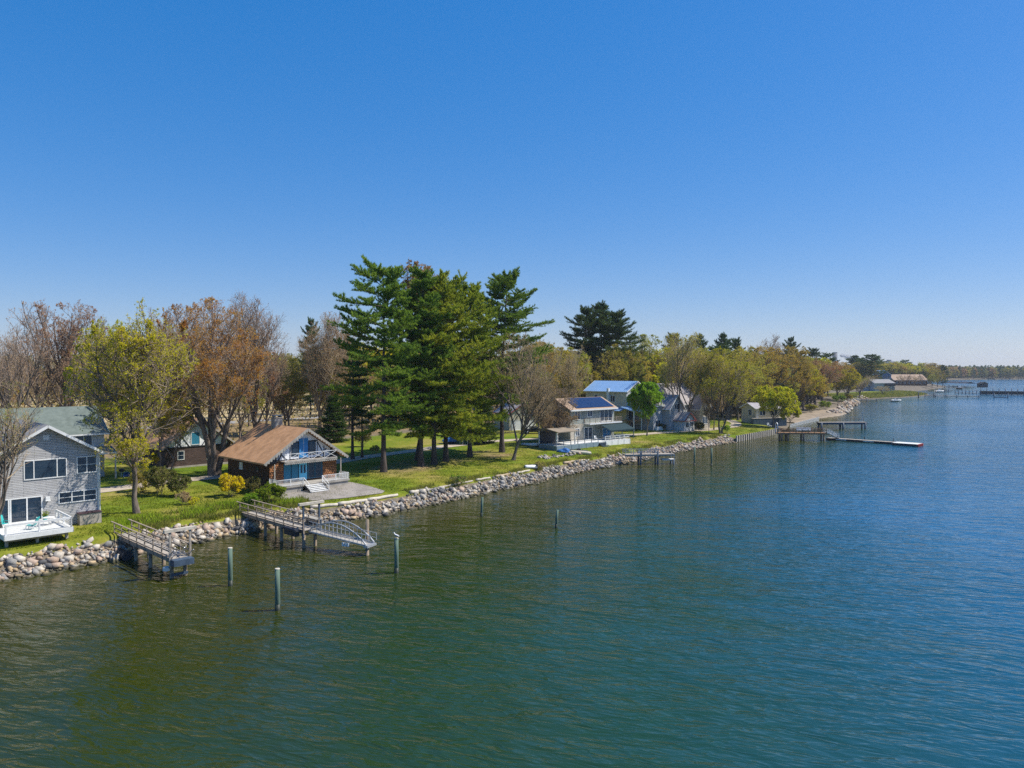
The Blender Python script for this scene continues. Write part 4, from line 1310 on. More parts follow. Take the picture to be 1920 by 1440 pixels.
win(h, -1.2, 0.0, 0.8, 2.1, -5.4, cols=2)
win(h, 0.7, 1.9, 0.8, 2.1, -5.4, cols=2)
win(h, -1.5, 0.3, 5.2, 6.6, -2.2, cols=2)
win(h, 10.2, 11.8, 4.6, 6.2, -3.0, cols=3)
win(h, 9.9, 12.1, 1.0, 2.8, -3.0, cols=3)
win(h, -6.6, -4.6, 0.9, 2.5, 0, cols=2)
win(h, 4.2, 6.6, 1.0, 2.8, 0, cols=2)
MB().box(-6.9, -4.2, -0.6, -0.01, -0.5, 0.9).build('window_box', MT['white'], h)

# small cream house by the bulkhead
q = AT(1417, 799, 217); gq = 1.6
h = site('cream_cottage', q, 72, gq, 'low cream cottage on a dark foundation behind the lime-yellow tree', 'house')
gable(h, 0, 9.6, 0, 7, 4.7, 6.1, 'x', 0.5, 0.5, 'siding_cream', 'roof_lilac', 'white', 0.15)
MB().box(-1.8, 9.9, -1.4, -0.005, -0.6, 1.75).build('foundation', MT['steel_blue'], h)
MB().box(-1.85, 9.95, -1.45, -0.005, 1.75, 1.85).build('terrace', MT['wood_grey'], h)
win(h, 1.4, 3.3, 2.6, 4.2, cols=2)
win(h, 5.4, 7.6, 2.6, 4.2, cols=2)
win(h, 0.2, 0.8, 1.9, 4.2, name='door', pane='white', pname='door_panel')
win(h, 2.0, 3.4, 2.6, 4.2, 0, cols=2, axis='x')
MB().box(8.6, 9.4, 2.2, 3.2, 5.2, 8.6).build('chimney', MT['block'], h)
for k in range(2):
    cb = empty('chair_on_lawn', gpt(203 + k * 3, 3.2), k * 1.1, ('white lawn chair on the grass right of the cream cottage', 'white lawn chair nearest the white fence')[k], 'chair', 'white lawn chairs')
    MB().box(-0.3, 0.3, -0.3, 0.3, 0.36, 0.42).build('seat', MT['white'], cb)
    MB().prism([(0.26, 0.4), (0.32, 0.4), (0.55, 1.1), (0.49, 1.1)], -0.3, 0.3, 'x').build('backrest', MT['white'], cb)
    for sx in (-0.27, 0.27):
        MB().box(sx - 0.03, sx + 0.03, -0.3, -0.24, 0, 0.6).box(sx - 0.03, sx + 0.03, 0.24, 0.3, 0, 0.6).build('leg', MT['white'], cb)

# small garage with a pickup behind the leaning tree
q = AT(955, 815, 178); gq = ground(q.x, q.y)
h = site('tan_garage', q, 62, gq, 'small tan garage seen between the right pine and the leaning tree', 'garage')
gable(h, 0, 7.5, 0, 8, 4.2, 6.4, 'y', 0.4, 0.4, 'siding_cream', 'roof_lilac', 'trim_red', 0.14)
win(h, 0.7, 3.2, 0.1, 2.4, name='garage_door', pane='white', pname='door_panel')
win(h, 4.3, 6.8, 0.1, 2.4, name='garage_door', pane='white', pname='door_panel')
win(h, 3.2, 4.3, 3.9, 4.9)


# ------------------------------------------------------------------ vehicles
def wheel(par, x, y, r=0.36):
    t = MB().tube([(x, y - 0.12, r), (x, y + 0.12, r)], r, 18).build('wheel', MT['black'], par, True)
    MB().tube([(x, y - 0.13, r), (x, y + 0.13, r)], r * 0.6, 14).build('rim', MT['alu'], t, True)


def car(name, loc, rz, label, cat, paint, kind='pickup'):
    c = empty(name, loc, rz, label, cat)
    if kind == 'pickup':
        prof = [(-2.7, 0.45), (2.7, 0.45), (2.75, 0.95), (1.55, 1.12), (0.75, 1.75), (-0.75, 1.78), (-0.85, 1.12), (-2.7, 1.12)]
        g = [(1.35, 1.14), (0.72, 1.66), (-0.66, 1.69), (-0.72, 1.14)]
    else:
        prof = [(-2.2, 0.4), (2.2, 0.4), (2.25, 0.85), (1.2, 1.0), (0.5, 1.5), (-1.5, 1.52), (-2.1, 1.0), (-2.25, 0.9)]
        g = [(1.05, 1.03), (0.45, 1.44), (-1.4, 1.46), (-1.85, 1.03)]
    MB().prism(prof, -0.92, 0.92, 'y').build('body', MT[paint], c, bevel=0.06)
    MB().prism(g, -0.935, 0.935, 'y').build('side_window', MT['glass'], c)
    f = prof[3], prof[4]
    MB().bar((f[0][0] + 0.02, 0, f[0][1] + 0.03), (f[1][0] + 0.03, 0, f[1][1] - 0.02), 1.6, 0.03).build('windscreen', MT['glass'], c)
    for x in (-prof[1][0] * 0.62, prof[1][0] * 0.62):
        for y in (-0.85, 0.85):
            wheel(c, x, y)
    for y in (-0.7, 0.7):
        MB().box(prof[2][0] - 0.06, prof[2][0] + 0.02, y - 0.15, y + 0.15, 0.7, 0.85).build('headlight', MT['white'], c)
        MB().box(-prof[1][0] - 0.04, -prof[1][0] + 0.04, y - 0.12, y + 0.12, 0.75, 0.95).build('tail_light', MT['red'], c)
    if kind == 'pickup':
        MB().box(-2.6, -0.95, -0.8, 0.8, 1.1, 1.16).build('bed_cover', MT['black'], c)
    return c


q = GG(1000, 826); q = AT(1000, 820, 172)
car('pickup_truck', (q.x, q.y, ground(q.x, q.y)), 0.25, 'black pickup truck parked in front of the tan garage', 'pickup truck', 'car_black')
q = AT(332, 745, 215)
car('parked_car', (q.x, q.y, ground(q.x, q.y) + 0.05), 0.1, 'white car on the back road behind the copper maple', 'car', 'car_white', 'car')
# shed and tarpaulin
q = GG(872, 834)
s = empty('garden_shed', (q.x, q.y, q.z), rad(35), 'dark green garden shed among the trees behind the pines', 'shed')
gable(s, -1.3, 1.3, 0, 3, 2.6, 3.6, 'y', 0.15, 0.15, 'green_paint', 'roof_green', 'green_paint', 0.1)
win(s, -0.5, 0.5, 0.1, 2.1, 0, name='door', frame='white', pane='green_paint', pname='door_panel')
q = GG(853, 832)
tp = empty('covered_boat', (q.x, q.y, q.z), rad(20), 'boat under a blue tarpaulin beside the dark green shed', 'boat')
rings = []
for x, w_, z_ in ((-2.6, 0.5, 0.95), (-1.6, 1.05, 1.35), (0, 1.2, 1.75), (1.4, 1.0, 1.5), (2.6, 0.25, 1.0)):
    rings.append([Vector((x, -w_, 0.55)), Vector((x, -w_ * 0.7, 0.55 + (z_ - 0.55) * 0.75)), Vector((x, 0, z_)), Vector((x, w_ * 0.7, 0.55 + (z_ - 0.55) * 0.7)), Vector((x, w_, 0.55))])
MB().loft(rings).build('tarpaulin', MT['tarp'], tp)
MB().loft([[Vector((x, -w_, 0.56)), Vector((x, -w_ * 0.5, 0.12)), Vector((x, 0, 0.0)), Vector((x, w_ * 0.5, 0.12)), Vector((x, w_, 0.56))] for x, w_ in ((-2.4, 0.5), (-1.5, 0.95), (0, 1.05), (1.4, 0.85), (2.4, 0.15))]).build('hull', MT['dark'], tp)
MB().bar((1.2, 1.0, 1.5), (2.5, 1.1, 0.0), 0.06, 0.06).build('pole', MT['white'], tp)


# ------------------------------------------------------------------ small boats ashore
def hull(L, W, D, n=9, m=9, th=0.05):
    """open rowboat hull, keel down, as rings from stern to bow"""
    rings = []
    for i in range(n):
        f = i / (n - 1)
        w = W / 2 * (0.72 + 0.28 * math.sin(min(f, 0.5) * math.pi)) * (1 if f < 0.55 else max(0.03, math.cos((f - 0.55) / 0.45 * math.pi / 2) ** 0.7))
        kz = 0.0 if f < 0.7 else D * 0.55 * ((f - 0.7) / 0.3) ** 2
        sh = D + 0.15 * f * f
        out = [Vector((L * (f - 0.5), w * math.sin((k / (m - 1) - 0.5) * math.pi), kz + (sh - kz) * (1 - math.cos((k / (m - 1) - 0.5) * math.pi) ** 0.6))) for k in range(m)]
        inn = [Vector((p.x * 0.985, p.y * 0.93, p.z + (0.05 if 0 < k < m - 1 else 0))) for k, p in enumerate(out)]
        rings.append(out + inn[::-1])
    return rings


q = GG(995, 836)
ib = empty('inflatable_boat', (q.x, q.y, q.z + 0.28), rad(-32), 'white inflatable boat lying on the grass left of the blue-grey deck', 'boat')
pts = [(-1.9, -0.62, 0)] + [(1.0, -0.62, 0), (1.6, -0.5, 0.08), (2.0, -0.2, 0.2), (2.05, 0.0, 0.24), (2.0, 0.2, 0.2), (1.6, 0.5, 0.08), (1.0, 0.62, 0)] + [(-1.9, 0.62, 0)]
MB().tube(pts, [0.14] + [0.3] * (len(pts) - 2) + [0.14], 12).build('side_tube', MT['white_hull'], ib, True)
MB().box(-1.6, 1.5, -0.45, 0.45, -0.1, -0.02).build('floor', MT['alu'], ib)
MB().box(-1.7, -1.62, -0.42, 0.42, -0.05, 0.35).build('transom', MT['wood_grey'], ib)
MB().box(-0.3, -0.05, -0.5, 0.5, 0.2, 0.25).build('thwart', MT['black'], ib)
q = GG(1089, 851)
rb = empty('rowboat', (q.x, q.y, q.z + 0.62), rad(-30), 'cream rowboat turned upside down by the rock pile below the deck', 'boat')
rb.rotation_euler = (math.pi, 0, rad(-30))
MB().loft(hull(4.4, 1.5, 0.5)).build('hull', MT['cream_hull'], rb, True)
MB().bar((-2.1, 0, -0.03), (1.6, 0, -0.03), 0.05, 0.07).build('keel', MT['wood_grey'], rb)
q = GG(1058, 848)
tp2 = empty('tarpaulin_heap', (q.x, q.y, q.z), rad(-25), 'crumpled blue tarpaulin over gear beside the cream rowboat', 'tarpaulin')
bm = bmesh.new(); bmesh.ops.create_icosphere(bm, subdivisions=3, radius=1)
for v in bm.verts:
    n_ = math.sin(v.co.x * 5.1 + 1) * math.cos(v.co.y * 4.3) * 0.14 + math.sin(v.co.z * 7 + v.co.x * 3) * 0.08
    v.co = Vector((v.co.x * 1.5 * (1 + n_), v.co.y * 0.9 * (1 + n_), max(-0.05, v.co.z * 0.75 * (1 + n_))))
me = bpy.data.meshes.new('cover_sheet'); bm.to_mesh(me); bm.free(); me.materials.append(MT['tarp'])
link(bpy.data.objects.new('cover_sheet', me), tp2)
q = GG(1085, 846)
kk = empty('kayak', (q.x, q.y, q.z + 0.15), rad(-28), 'green kayak lying behind the cream rowboat', 'kayak')
MB().loft([[Vector((x, w_ * math.cos(a_), 0.18 * math.sin(a_) * (1 if w_ > 0.1 else 0.5))) for a_ in [k * math.pi / 5 for k in range(10)]] for x, w_ in ((-2.0, 0.03), (-1.3, 0.25), (0, 0.36), (1.3, 0.25), (2.0, 0.03))]).build('hull', MT['green_paint'], kk, True)
MB().tube([(-0.35, 0, 0.17), (0.35, 0, 0.17)], 0.2, 10).build('cockpit', MT['black'], kk)
q = GG(996, 878)
dg = empty('small_dinghy', (q.x, q.y, q.z + 0.55), rad(60), 'small white dinghy overturned on the lawn near the rocks', 'boat')
dg.rotation_euler = (math.pi, 0, rad(20))
MB().loft(hull(2.4, 1.15, 0.45)).build('hull', MT['white_hull'], dg, True)
MB().bar((-1.1, 0, -0.03), (0.8, 0, -0.03), 0.04, 0.06).build('keel', MT['wood_grey'], dg)


# ------------------------------------------------------------------ logs along the top of the bank
def logobj(p, q, r, mat, label):
    p, q = Vector(p), Vector(q)
    o = MB()
    n = 7
    pts = [(q - p) * (k / (n - 1)) + Vector((0, 0, r * 0.5 + 0.03 * math.sin(k * 2.1))) for k in range(n)]
    o.tube(pts, [r * (1.0 - 0.04 * k + 0.05 * math.sin(k * 3)) for k in range(n)], 10)
    ob = o.build('log', MT[mat], None, True, loc=p)
    return tag(ob, label, 'log', 'logs along the top of the rock bank')


for (u0, v0), (u1, v1), r, mt, lb in (((596, 960), (640, 950), 0.24, 'log', 'bleached log at the pier end of the patio edge'), ((641, 950), (690, 940), 0.26, 'log', 'bleached log in the middle of the patio edge'),
                                      ((691, 940), (747, 931), 0.24, 'log', 'bleached log at the pine end of the patio edge'), ((771, 929), (798, 921), 0.26, 'log', 'short bleached log slanting at the lawn edge below the pines'),
                                      ((776, 931), (818, 923), 0.16, 'wood_grey', 'thin grey log just below the short slanting bleached log'), ((818, 922), (890, 908), 0.16, 'wood_grey', 'long grey log on the bank below the left pines'),
                                      ((896, 906), (922, 901), 0.18, 'log', 'short pale log on the bank below the middle pines'), ((933, 902), (970, 892), 0.22, 'log_tan', 'tan log on the bank left of the white dinghy'),
                                      ((973, 892), (1004, 895), 0.2, 'log', 'pale log on the bank just below the white dinghy'), ((1060, 875), (1085, 868), 0.24, 'log_tan', 'tan log on the bank below the rowboat'), ((1087, 868), (1100, 866), 0.18, 'log_tan', 'short tan log nearest the far end of the lawn')):
    pq_ = []
    for u_, v_ in ((u0, v0), (u1, v1)):
        q = GG(u_, v_)
        a_, b_ = ab(q.x, q.y)
        pq_.append(gpt(float(a_), max(float(b_), 2.25)))
    logobj(pq_[0], pq_[1], r, mt, lb)


# ------------------------------------------------------------------ piers
THP = math.degrees(math.atan2(0.722, -0.692))    # straight out from the shore; local +y points along the shore


def pier(name, a, b0, b1, wd, zd, label, posts, rail='wood_rail', deckm='wood_grey', rails=(True, True), tail=0):
    x, y = xy(a, b0)
    p = site(name, (float(x), float(y)), THP, 0.0, label, 'pier')
    L_ = b0 - b1
    d = MB()
    n = int(L_ / 0.16)
    for k in range(n):
        d.box(k * L_ / n, (k + 0.92) * L_ / n, -wd / 2, wd / 2, zd - 0.05, zd + rnd.uniform(-0.004, 0.004))
    d.build('deck_boards', MT[deckm], p)
    MB().box(0, L_, -wd / 2 - 0.08, -wd / 2, zd - 0.38, zd - 0.01).box(0, L_, wd / 2, wd / 2 + 0.08, zd - 0.38, zd - 0.01).box(0, L_, -0.05, 0.05, zd - 0.33, zd - 0.055).build('side_beam', MT['wood_rail'], p)
    for s, on in ((-1, rails[0]), (1, rails[1])):
        if not on:
            continue
        r = MB()
        m_ = max(2, round(L_ / 1.9))
        for k in range(m_ + 1):
            xx = 0.06 + (L_ - 0.12) * k / m_
            r.box(xx - 0.05, xx + 0.05, s * (wd / 2 + 0.085), s * (wd / 2 + 0.17), zd - 0.35, zd + 1.05)
        r.bar((-tail, s * (wd / 2 + 0.12), zd + 1.08), (L_, s * (wd / 2 + 0.12), zd + 1.08), 0.16, 0.05)
        r.bar((0, s * (wd / 2 + 0.06), zd + 0.55), (L_, s * (wd / 2 + 0.06), zd + 0.55), 0.04, 0.12)
        r.bar((0, s * (wd / 2 + 0.06), zd + 0.12), (L_, s * (wd / 2 + 0.06), zd + 0.12), 0.04, 0.1)
        r.build('railing', MT[rail], p)
    for xx in posts:
        for s in (-1, 1):
            MB().tube([(xx, s * (wd / 2 - 0.1), -3), (xx, s * (wd / 2 - 0.1), zd - 0.1)], 0.17, 10).build('pile', MT['bark_tan'], p, True)
        MB().box(xx - 0.12, xx + 0.12, -wd / 2 - 0.1, wd / 2 + 0.1, zd - 0.62, zd - 0.39).build('cross_beam', MT['wood_rail'], p)
    return p, L_


def gantry(p, x, w0, w1, zd, h_, mat='wood_grey'):
    MB().box(x - 0.08, x + 0.08, w0 - 0.08, w0 + 0.08, zd - 0.8, zd + h_).build('gantry_post', MT[mat], p)
    MB().box(x - 0.08, x + 0.08, w1 - 0.08, w1 + 0.08, zd - 0.8, zd + h_).build('gantry_post', MT[mat], p)
    MB().box(x - 0.17, x + 0.17, w0 - 0.5, w1 + 0.5, zd + h_, zd + h_ + 0.24).build('gantry_beam', MT['log'], p)


p, L_ = pier('timber_pier', 25.5, 3.4, -10.7, 1.35, 1.75, 'weathered timber pier with plain railings, nearest the shingled house', (5.2, 8.8, 13.6), tail=0.8)
gantry(p, L_ - 0.1, -0.85, 0.85, 1.75, 2.3)
MB().box(L_ + 0.0, L_ + 0.75, -0.85, 0.85, 1.2, 1.72).build('end_float_box', MT['steel_blue'], p)
sm_ = MB()
for k in range(7):
    y0 = -0.8 + k * 0.27
    sm_.bar((L_ - 0.9, y0, 1.78), (L_ + 0.3 + 0.1 * math.sin(k), y0 + 0.2 * math.cos(k * 2), 2.5 + 0.25 * math.sin(k * 1.7)), 0.05, 0.05)
sm_.bar((L_ - 0.2, -0.9, 1.8), (L_ - 1.6, 0.6, 1.95), 0.08, 0.08).bar((L_ - 0.4, 0.9, 1.8), (L_ - 1.9, -0.3, 2.0), 0.08, 0.08)
sm_.build('stacked_ladder_frames', MT['alu'], p)
MB().tube([(L_ - 0.4, -1.05, 0.75), (L_ - 0.4, -1.05, 1.05)], 0.3, 12).build('fender', MT['white'], p)
MB().bar((L_ - 0.3, -0.7, 0.3), (L_ - 0.3, 0.7, 0.3), 0.25, 0.2).build('lower_brace', MT['steel_blue'], p)
x, y = xy(24.2, 0.6)
cv = empty('culvert_pipe', (float(x), float(y), 0.4), rad(-40), 'black ribbed culvert pipe poking out of the rocks under the near pier', 'pipe')
rb_ = MB()
for k in range(8):
    rb_.tube([(k * 0.2, 0, 0), (k * 0.2 + 0.1, 0, 0), (k * 0.2 + 0.2, 0, 0)], [0.36, 0.44, 0.36], 18)
rb_.build('ribbed_shell', MT['black'], cv, True)
MB().tube([(1.6, 0, 0), (1.66, 0, 0)], 0.47, 18).build('collar', MT['dark'], cv)

p, L_ = pier('gangway_pier', 39.0, 3.0, -10.8, 1.5, 1.85, 'dark timber pier with a high gantry, second from the shingled house', (5.5, 9.0, 13.4), tail=0.8)
gantry(p, L_ - 0.1, -0.85, 0.95, 1.85, 2.5, 'steel_blue')
MB().box(L_ - 3.0, L_ - 0.3, -1.6, -0.95, 1.75, 1.9).box(L_ - 2.8, L_ - 0.6, -1.5, -1.0, 1.2, 1.75).box(L_ - 2.6, L_ - 0.8, 0.95, 1.7, 1.95, 2.5).build('winch_locker', MT['dark'], p)
MB().box(L_ - 2.7, L_ - 0.7, 0.9, 1.75, 2.5, 2.6).build('locker_lid', MT['concrete'], p)
ga = p
p = site('aluminium_gangway', (0, 0), THP - 19, 0.0, 'arched aluminium gangway sloping from the high gantry down to a pile', 'gangway')
p.location = ga.matrix_basis @ Vector((L_ + 0.05, 0.1, 0))
x0, x1, z0, z1 = 0.1, 7.0, 1.75, 1.0
MB().add([(x0, -0.6, z0), (x1, -0.6, z1), (x1, 0.6, z1), (x0, 0.6, z0), (x0, -0.6, z0 - 0.07), (x1, -0.6, z1 - 0.07), (x1, 0.6, z1 - 0.07), (x0, 0.6, z0 - 0.07)],
         [(0, 1, 2, 3), (7, 6, 5, 4), (0, 4, 5, 1), (1, 5, 6, 2), (2, 6, 7, 3), (3, 7, 4, 0)]).build('gangway_deck', MT['concrete'], p)
for s in (-0.65, 0.65):
    g = MB()
    N_ = 14
    arch = []
    for k in range(N_ + 1):
        f = k / N_
        arch.append(Vector((x0 + (x1 - x0) * f, s, z0 + (z1 - z0) * f + 0.1 + 1.35 * math.sin(math.pi * f) ** 0.8)))
    for a_, b_ in zip(arch[:-1], arch[1:]):
        g.bar(a_, b_, 0.1, 0.1)
    for k in range(1, N_):
        f = k / N_
        zz = z0 + (z1 - z0) * f
        g.bar((arch[k].x, s, zz), (arch[k].x, s, max(arch[k].z, zz + 1.0)), 0.045, 0.045)
    g.bar((x0, s, z0), (x1, s, z1), 0.09, 0.14)
    for hh in (1.0, 0.55):
        g.bar((x0, s, z0 + hh), (x1 + 0.3, s, z1 + hh), 0.05, 0.05)
    g.bar((x1 + 0.3, s, z1 + 1.0), (x1 + 0.3, s, z1 + 0.3), 0.05, 0.05)
    g.build('gangway_truss', MT['alu'], p)
MB().box(x1 - 0.25, x1 + 0.25, -0.75, 0.75, z1 - 0.2, z1 + 0.02).build('gangway_foot', MT['alu'], p)
MB().tube([(x1 - 0.1, -0.3, -3), (x1 - 0.1, -0.3, z1 - 0.2)], 0.18, 10).build('pile', MT['bark_tan'], p, True)
MB().tube([(x1 - 1.1, 1.1, -3), (x1 - 1.1, 1.1, 3.1)], 0.17, 10).build('pile', MT['bark_tan'], p, True)
cr_ = MB()
for k in range(3):
    cr_.tube([(x1 - 2.6 + k * 0.3, -0.75, z1 + 0.1), (x1 - 2.6 + k * 0.3, -0.8, z1 - 0.25)], 0.13, 8)
cr_.build('rope_coils', MT['white'], p)


# free-standing mooring piles
def mooring(u, vb, vt, r, label, cap=True, lean=0.0):
    b = G(u, vb, 0)
    dd = math.hypot(b.x, b.y)
    hh = (vb - vt) / FPX * b.y
    o = empty('mooring_pile', (b.x, b.y, 0), 0, label, 'pile', 'mooring piles in the river')
    MB().tube([(0, 0, -4), (lean * 0.3, 0, hh * 0.5), (lean, 0, hh)], [r * 1.05, r * 1.0, r * 0.96], 14).build('shaft', PILE, o, True)
    MB().tube([(0, 0, -1), (0.0, 0, 0.45)], [r * 1.09, r * 1.07], 14).build('tide_stain', PILE_WET, o, True)
    if cap:
        MB().tube([(lean, 0, hh), (lean, 0, hh + 0.05)], [r * 1.0, r * 0.9], 14).build('cap', MT['log'], o)
    return o, hh


PILE = M('greenish_treated_pile', (0.15, 0.215, 0.16), (0.07, 0.11, 0.085), 2.2, 0.85, 0.015, 9, stretch=(1, 1, 0.2))
PILE_WET = M('dark_tide_line', (0.035, 0.045, 0.03), (0.02, 0.025, 0.018), 3, 0.5)
mooring(432, 1098, 1027, 0.19, 'greenish mooring pile between the two near piers')
mooring(520.5, 1144, 1066, 0.19, 'tallest greenish mooring pile, nearest the camera in open water')
o, hh = mooring(743.5, 1074, 1009, 0.19, 'greenish mooring pile with a white gull on top')
gp = o.location.copy()
mooring(903, 968, 932, 0.15, 'thin dark mooring pile close to the rocks below the pines', False, 0.1)
mooring(1043, 990, 956, 0.15, 'thin dark mooring pile alone off the solar-roofed house', False, 0.12)
mooring(1302, 873, 838, 0.16, 'dark mooring pile, left of the pair off the rocky point', False)
mooring(1334, 874, 840, 0.16, 'dark mooring pile, right of the pair off the rocky point', False)
# gull on its pile
gl = empty('gull', (gp.x, gp.y, hh + 0.05), rad(150), 'white gull standing on a mooring pile', 'bird')
bd = MB()
rings = []
for x, w_, z_, hgt in ((-0.34, 0.01, 0.17, 0.01), (-0.22, 0.05, 0.19, 0.035), (-0.08, 0.095, 0.21, 0.085), (0.05, 0.10, 0.23, 0.10), (0.14, 0.07, 0.27, 0.085), (0.19, 0.045, 0.34, 0.055), (0.23, 0.052, 0.41, 0.055), (0.28, 0.04, 0.42, 0.045), (0.31, 0.015, 0.415, 0.018)):
    rings.append([Vector((x, w_ * math.cos(k * 0.6283), z_ + hgt * math.sin(k * 0.6283))) for k in range(10)])
bd.loft(rings).build('body', MT['white'], gl, True)
MB().loft([[Vector((0.3, 0.014 * math.cos(k * 1.047), 0.412 + 0.014 * math.sin(k * 1.047))) for k in range(6)], [Vector((0.39, 0.003 * math.cos(k * 1.047), 0.4 + 0.003 * math.sin(k * 1.047))) for k in range(6)]]).build('beak', MT['lf_forsythia'], gl)
GW = M('grey_gull_wing', (0.36, 0.38, 0.41), (0.30, 0.32, 0.35), 5, 0.7)
for s in (-1, 1):
    MB().loft([[Vector((x, s * (0.085 + w_ * 0.2 * math.cos(k * 1.047)), z_ + w_ * math.sin(k * 1.047))) for k in range(6)] for x, w_, z_ in ((0.1, 0.03, 0.25), (0.0, 0.075, 0.235), (-0.15, 0.06, 0.215), (-0.38, 0.008, 0.18))]).build('wing', GW, gl, True)
    MB().tube([(0.0, s * 0.04, 0.14), (0.01, s * 0.04, 0.0)], 0.01, 6).box(-0.01, 0.06, s * 0.04 - 0.025, s * 0.04 + 0.025, 0, 0.01).build('leg', MT['lf_forsythia'], gl)
    MB().tube([(0.262, s * 0.044, 0.425), (0.262, s * 0.05, 0.425)], 0.009, 8).build('eye', MT['black'], gl)

# short pier with a low landing below the solar-roofed house
x, y = xy(128, 3.0)
p = site('short_grey_pier', G(1170, 851, 2.0), 84, 0.0, 'short grey pier with a sloping ramp off the rocky point', 'pier')
dk = MB()
for k in range(60):
    dk.box(k * 0.16, k * 0.16 + 0.148, -0.8, 0.8, 1.9, 1.95)
dk.build('deck_boards', MT['wood_grey'], p)
MB().box(0, 9.6, -0.88, -0.8, 1.6, 1.93).box(0, 9.6, 0.8, 0.88, 1.6, 1.93).build('side_beam', MT['wood_grey'], p)
for s in (-0.85, 0.85):
    r = MB()
    for k in range(5):
        r.box(k * 1.6 - 0.05, k * 1.6 + 0.05, s - 0.05, s + 0.05, 1.6, 2.85)
    r.bar((-0.3, s, 2.85), (6.6, s, 2.85), 0.1, 0.06).bar((0, s, 2.4), (6.6, s, 2.4), 0.05, 0.08)
    r.bar((6.6, s, 2.85), (9.6, s, 1.8), 0.08, 0.08).bar((9.5, s, 1.85), (9.5, s, 0.4), 0.08, 0.08)
    r.build('railing', MT['alu'], p)
for xx in (3.0, 6.3, 9.4):
    for s in (-0.75, 0.75):
        MB().tube([(xx, s, -3), (xx, s, 2.5 if xx < 9 else 0.95)], 0.17, 10).build('pile', MT['steel_blue'], p, True)
MB().box(7.2, 9.7, -0.7, 0.7, 0.75, 0.95).build('landing', MT['white_deck'], p)
MB().bar((3.0, -0.78, 0.2), (6.3, -0.78, 1.6), 0.1, 0.12).bar((6.3, -0.78, 0.2), (3.0, -0.78, 1.6), 0.1, 0.12).build('cross_brace', MT['wood_rail'], p)

# concrete bulkhead with pale vertical posts
x, y = xy(171, 0.1)
bk = empty('bulkhead', (float(x), float(y), 0), 0, 'pale posted bulkhead retaining the lawn beside the brown dock', 'retaining wall')
wl, n_ = MB(), 24
for k in range(n_):
    a0 = 168.5 + (201 - 168.5) * k / (n_ - 1)
    x0, y0 = xy(a0, 0.05); x1, y1 = xy(a0 + 1.25, 0.05)
    o_ = Vector((float(x), float(y), 0))
    wl.bar(Vector((float(x0), float(y0), 0.5)) - o_, Vector((float(x1), float(y1), 0.35)) - o_, 0.15, 2.2)
    x0, y0 = xy(a0, -0.22)
    MB().bar(Vector((float(x0), float(y0), -1.5)) - o_, Vector((float(x0), float(y0), 1.5)) - o_, 0.42, 0.34, up=(EB[0], EB[1], 0)).build('post', MT['log'], bk)
wl.build('sheet_wall', MT['dark'], bk)

# brown dock with a white arch, its gangway and the long float
PD = G(1456, 808.5, 2.3)
p = site('brown_dock', PD, 93, 0.0, 'brown timber dock with a white arch at its land end', 'dock')
Lb = 12.0
d = MB()
for k in range(80):
    d.box(k * Lb / 80, (k + 0.9) * Lb / 80, -1.0, 1.0, 1.95, 2.0)
d.build('deck_boards', MT['wood_brown'], p)
MB().box(0, Lb, -1.08, -1.0, 1.6, 1.98).box(0, Lb, 1.0, 1.08, 1.6, 1.98).build('side_beam', MT['wood_brown'], p)
for s in (-1.04, 1.04):
    r = MB()
    for k in range(9):
        r.box(k * Lb / 8 - 0.06, k * Lb / 8 + 0.06, s - 0.06, s + 0.06, 1.6, 3.0)
    r.bar((0, s, 3.0), (Lb, s, 3.0), 0.14, 0.07).bar((0, s, 2.6), (Lb, s, 2.6), 0.05, 0.12).bar((0, s, 2.25), (Lb, s, 2.25), 0.05, 0.12)
    r.build('railing', MT['wood_brown'], p)
for xx in (1.0, 2.6, 6.4, 11.4):
    for s in (-0.9, 0.9):
        MB().tube([(xx, s, -3), (xx, s, 1.9)], 0.22, 10).build('pile', MT['bark'], p, True)
ar = MB()
for s in (-0.85, 0.85):
    ar.box(-0.1, 0.1, s - 0.09, s + 0.09, 1.6, 3.9)
apts = [(0, 0.85 * math.cos(k * math.pi / 8), 3.9 + 0.55 * math.sin(k * math.pi / 8)) for k in range(9)]
for a_, b_ in zip(apts[:-1], apts[1:]):
    ar.bar(a_, b_, 0.18, 0.18)
ar.build('arch', MT['white'], p)
MB().box(5.2, 8.8, 0.5, 0.95, 2.4, 2.5).box(5.2, 8.8, 0.9, 1.0, 2.5, 3.2).box(5.3, 5.4, 0.5, 0.9, 2.0, 2.4).box(8.6, 8.7, 0.5, 0.9, 2.0, 2.4).build('bench', MT['white'], p)
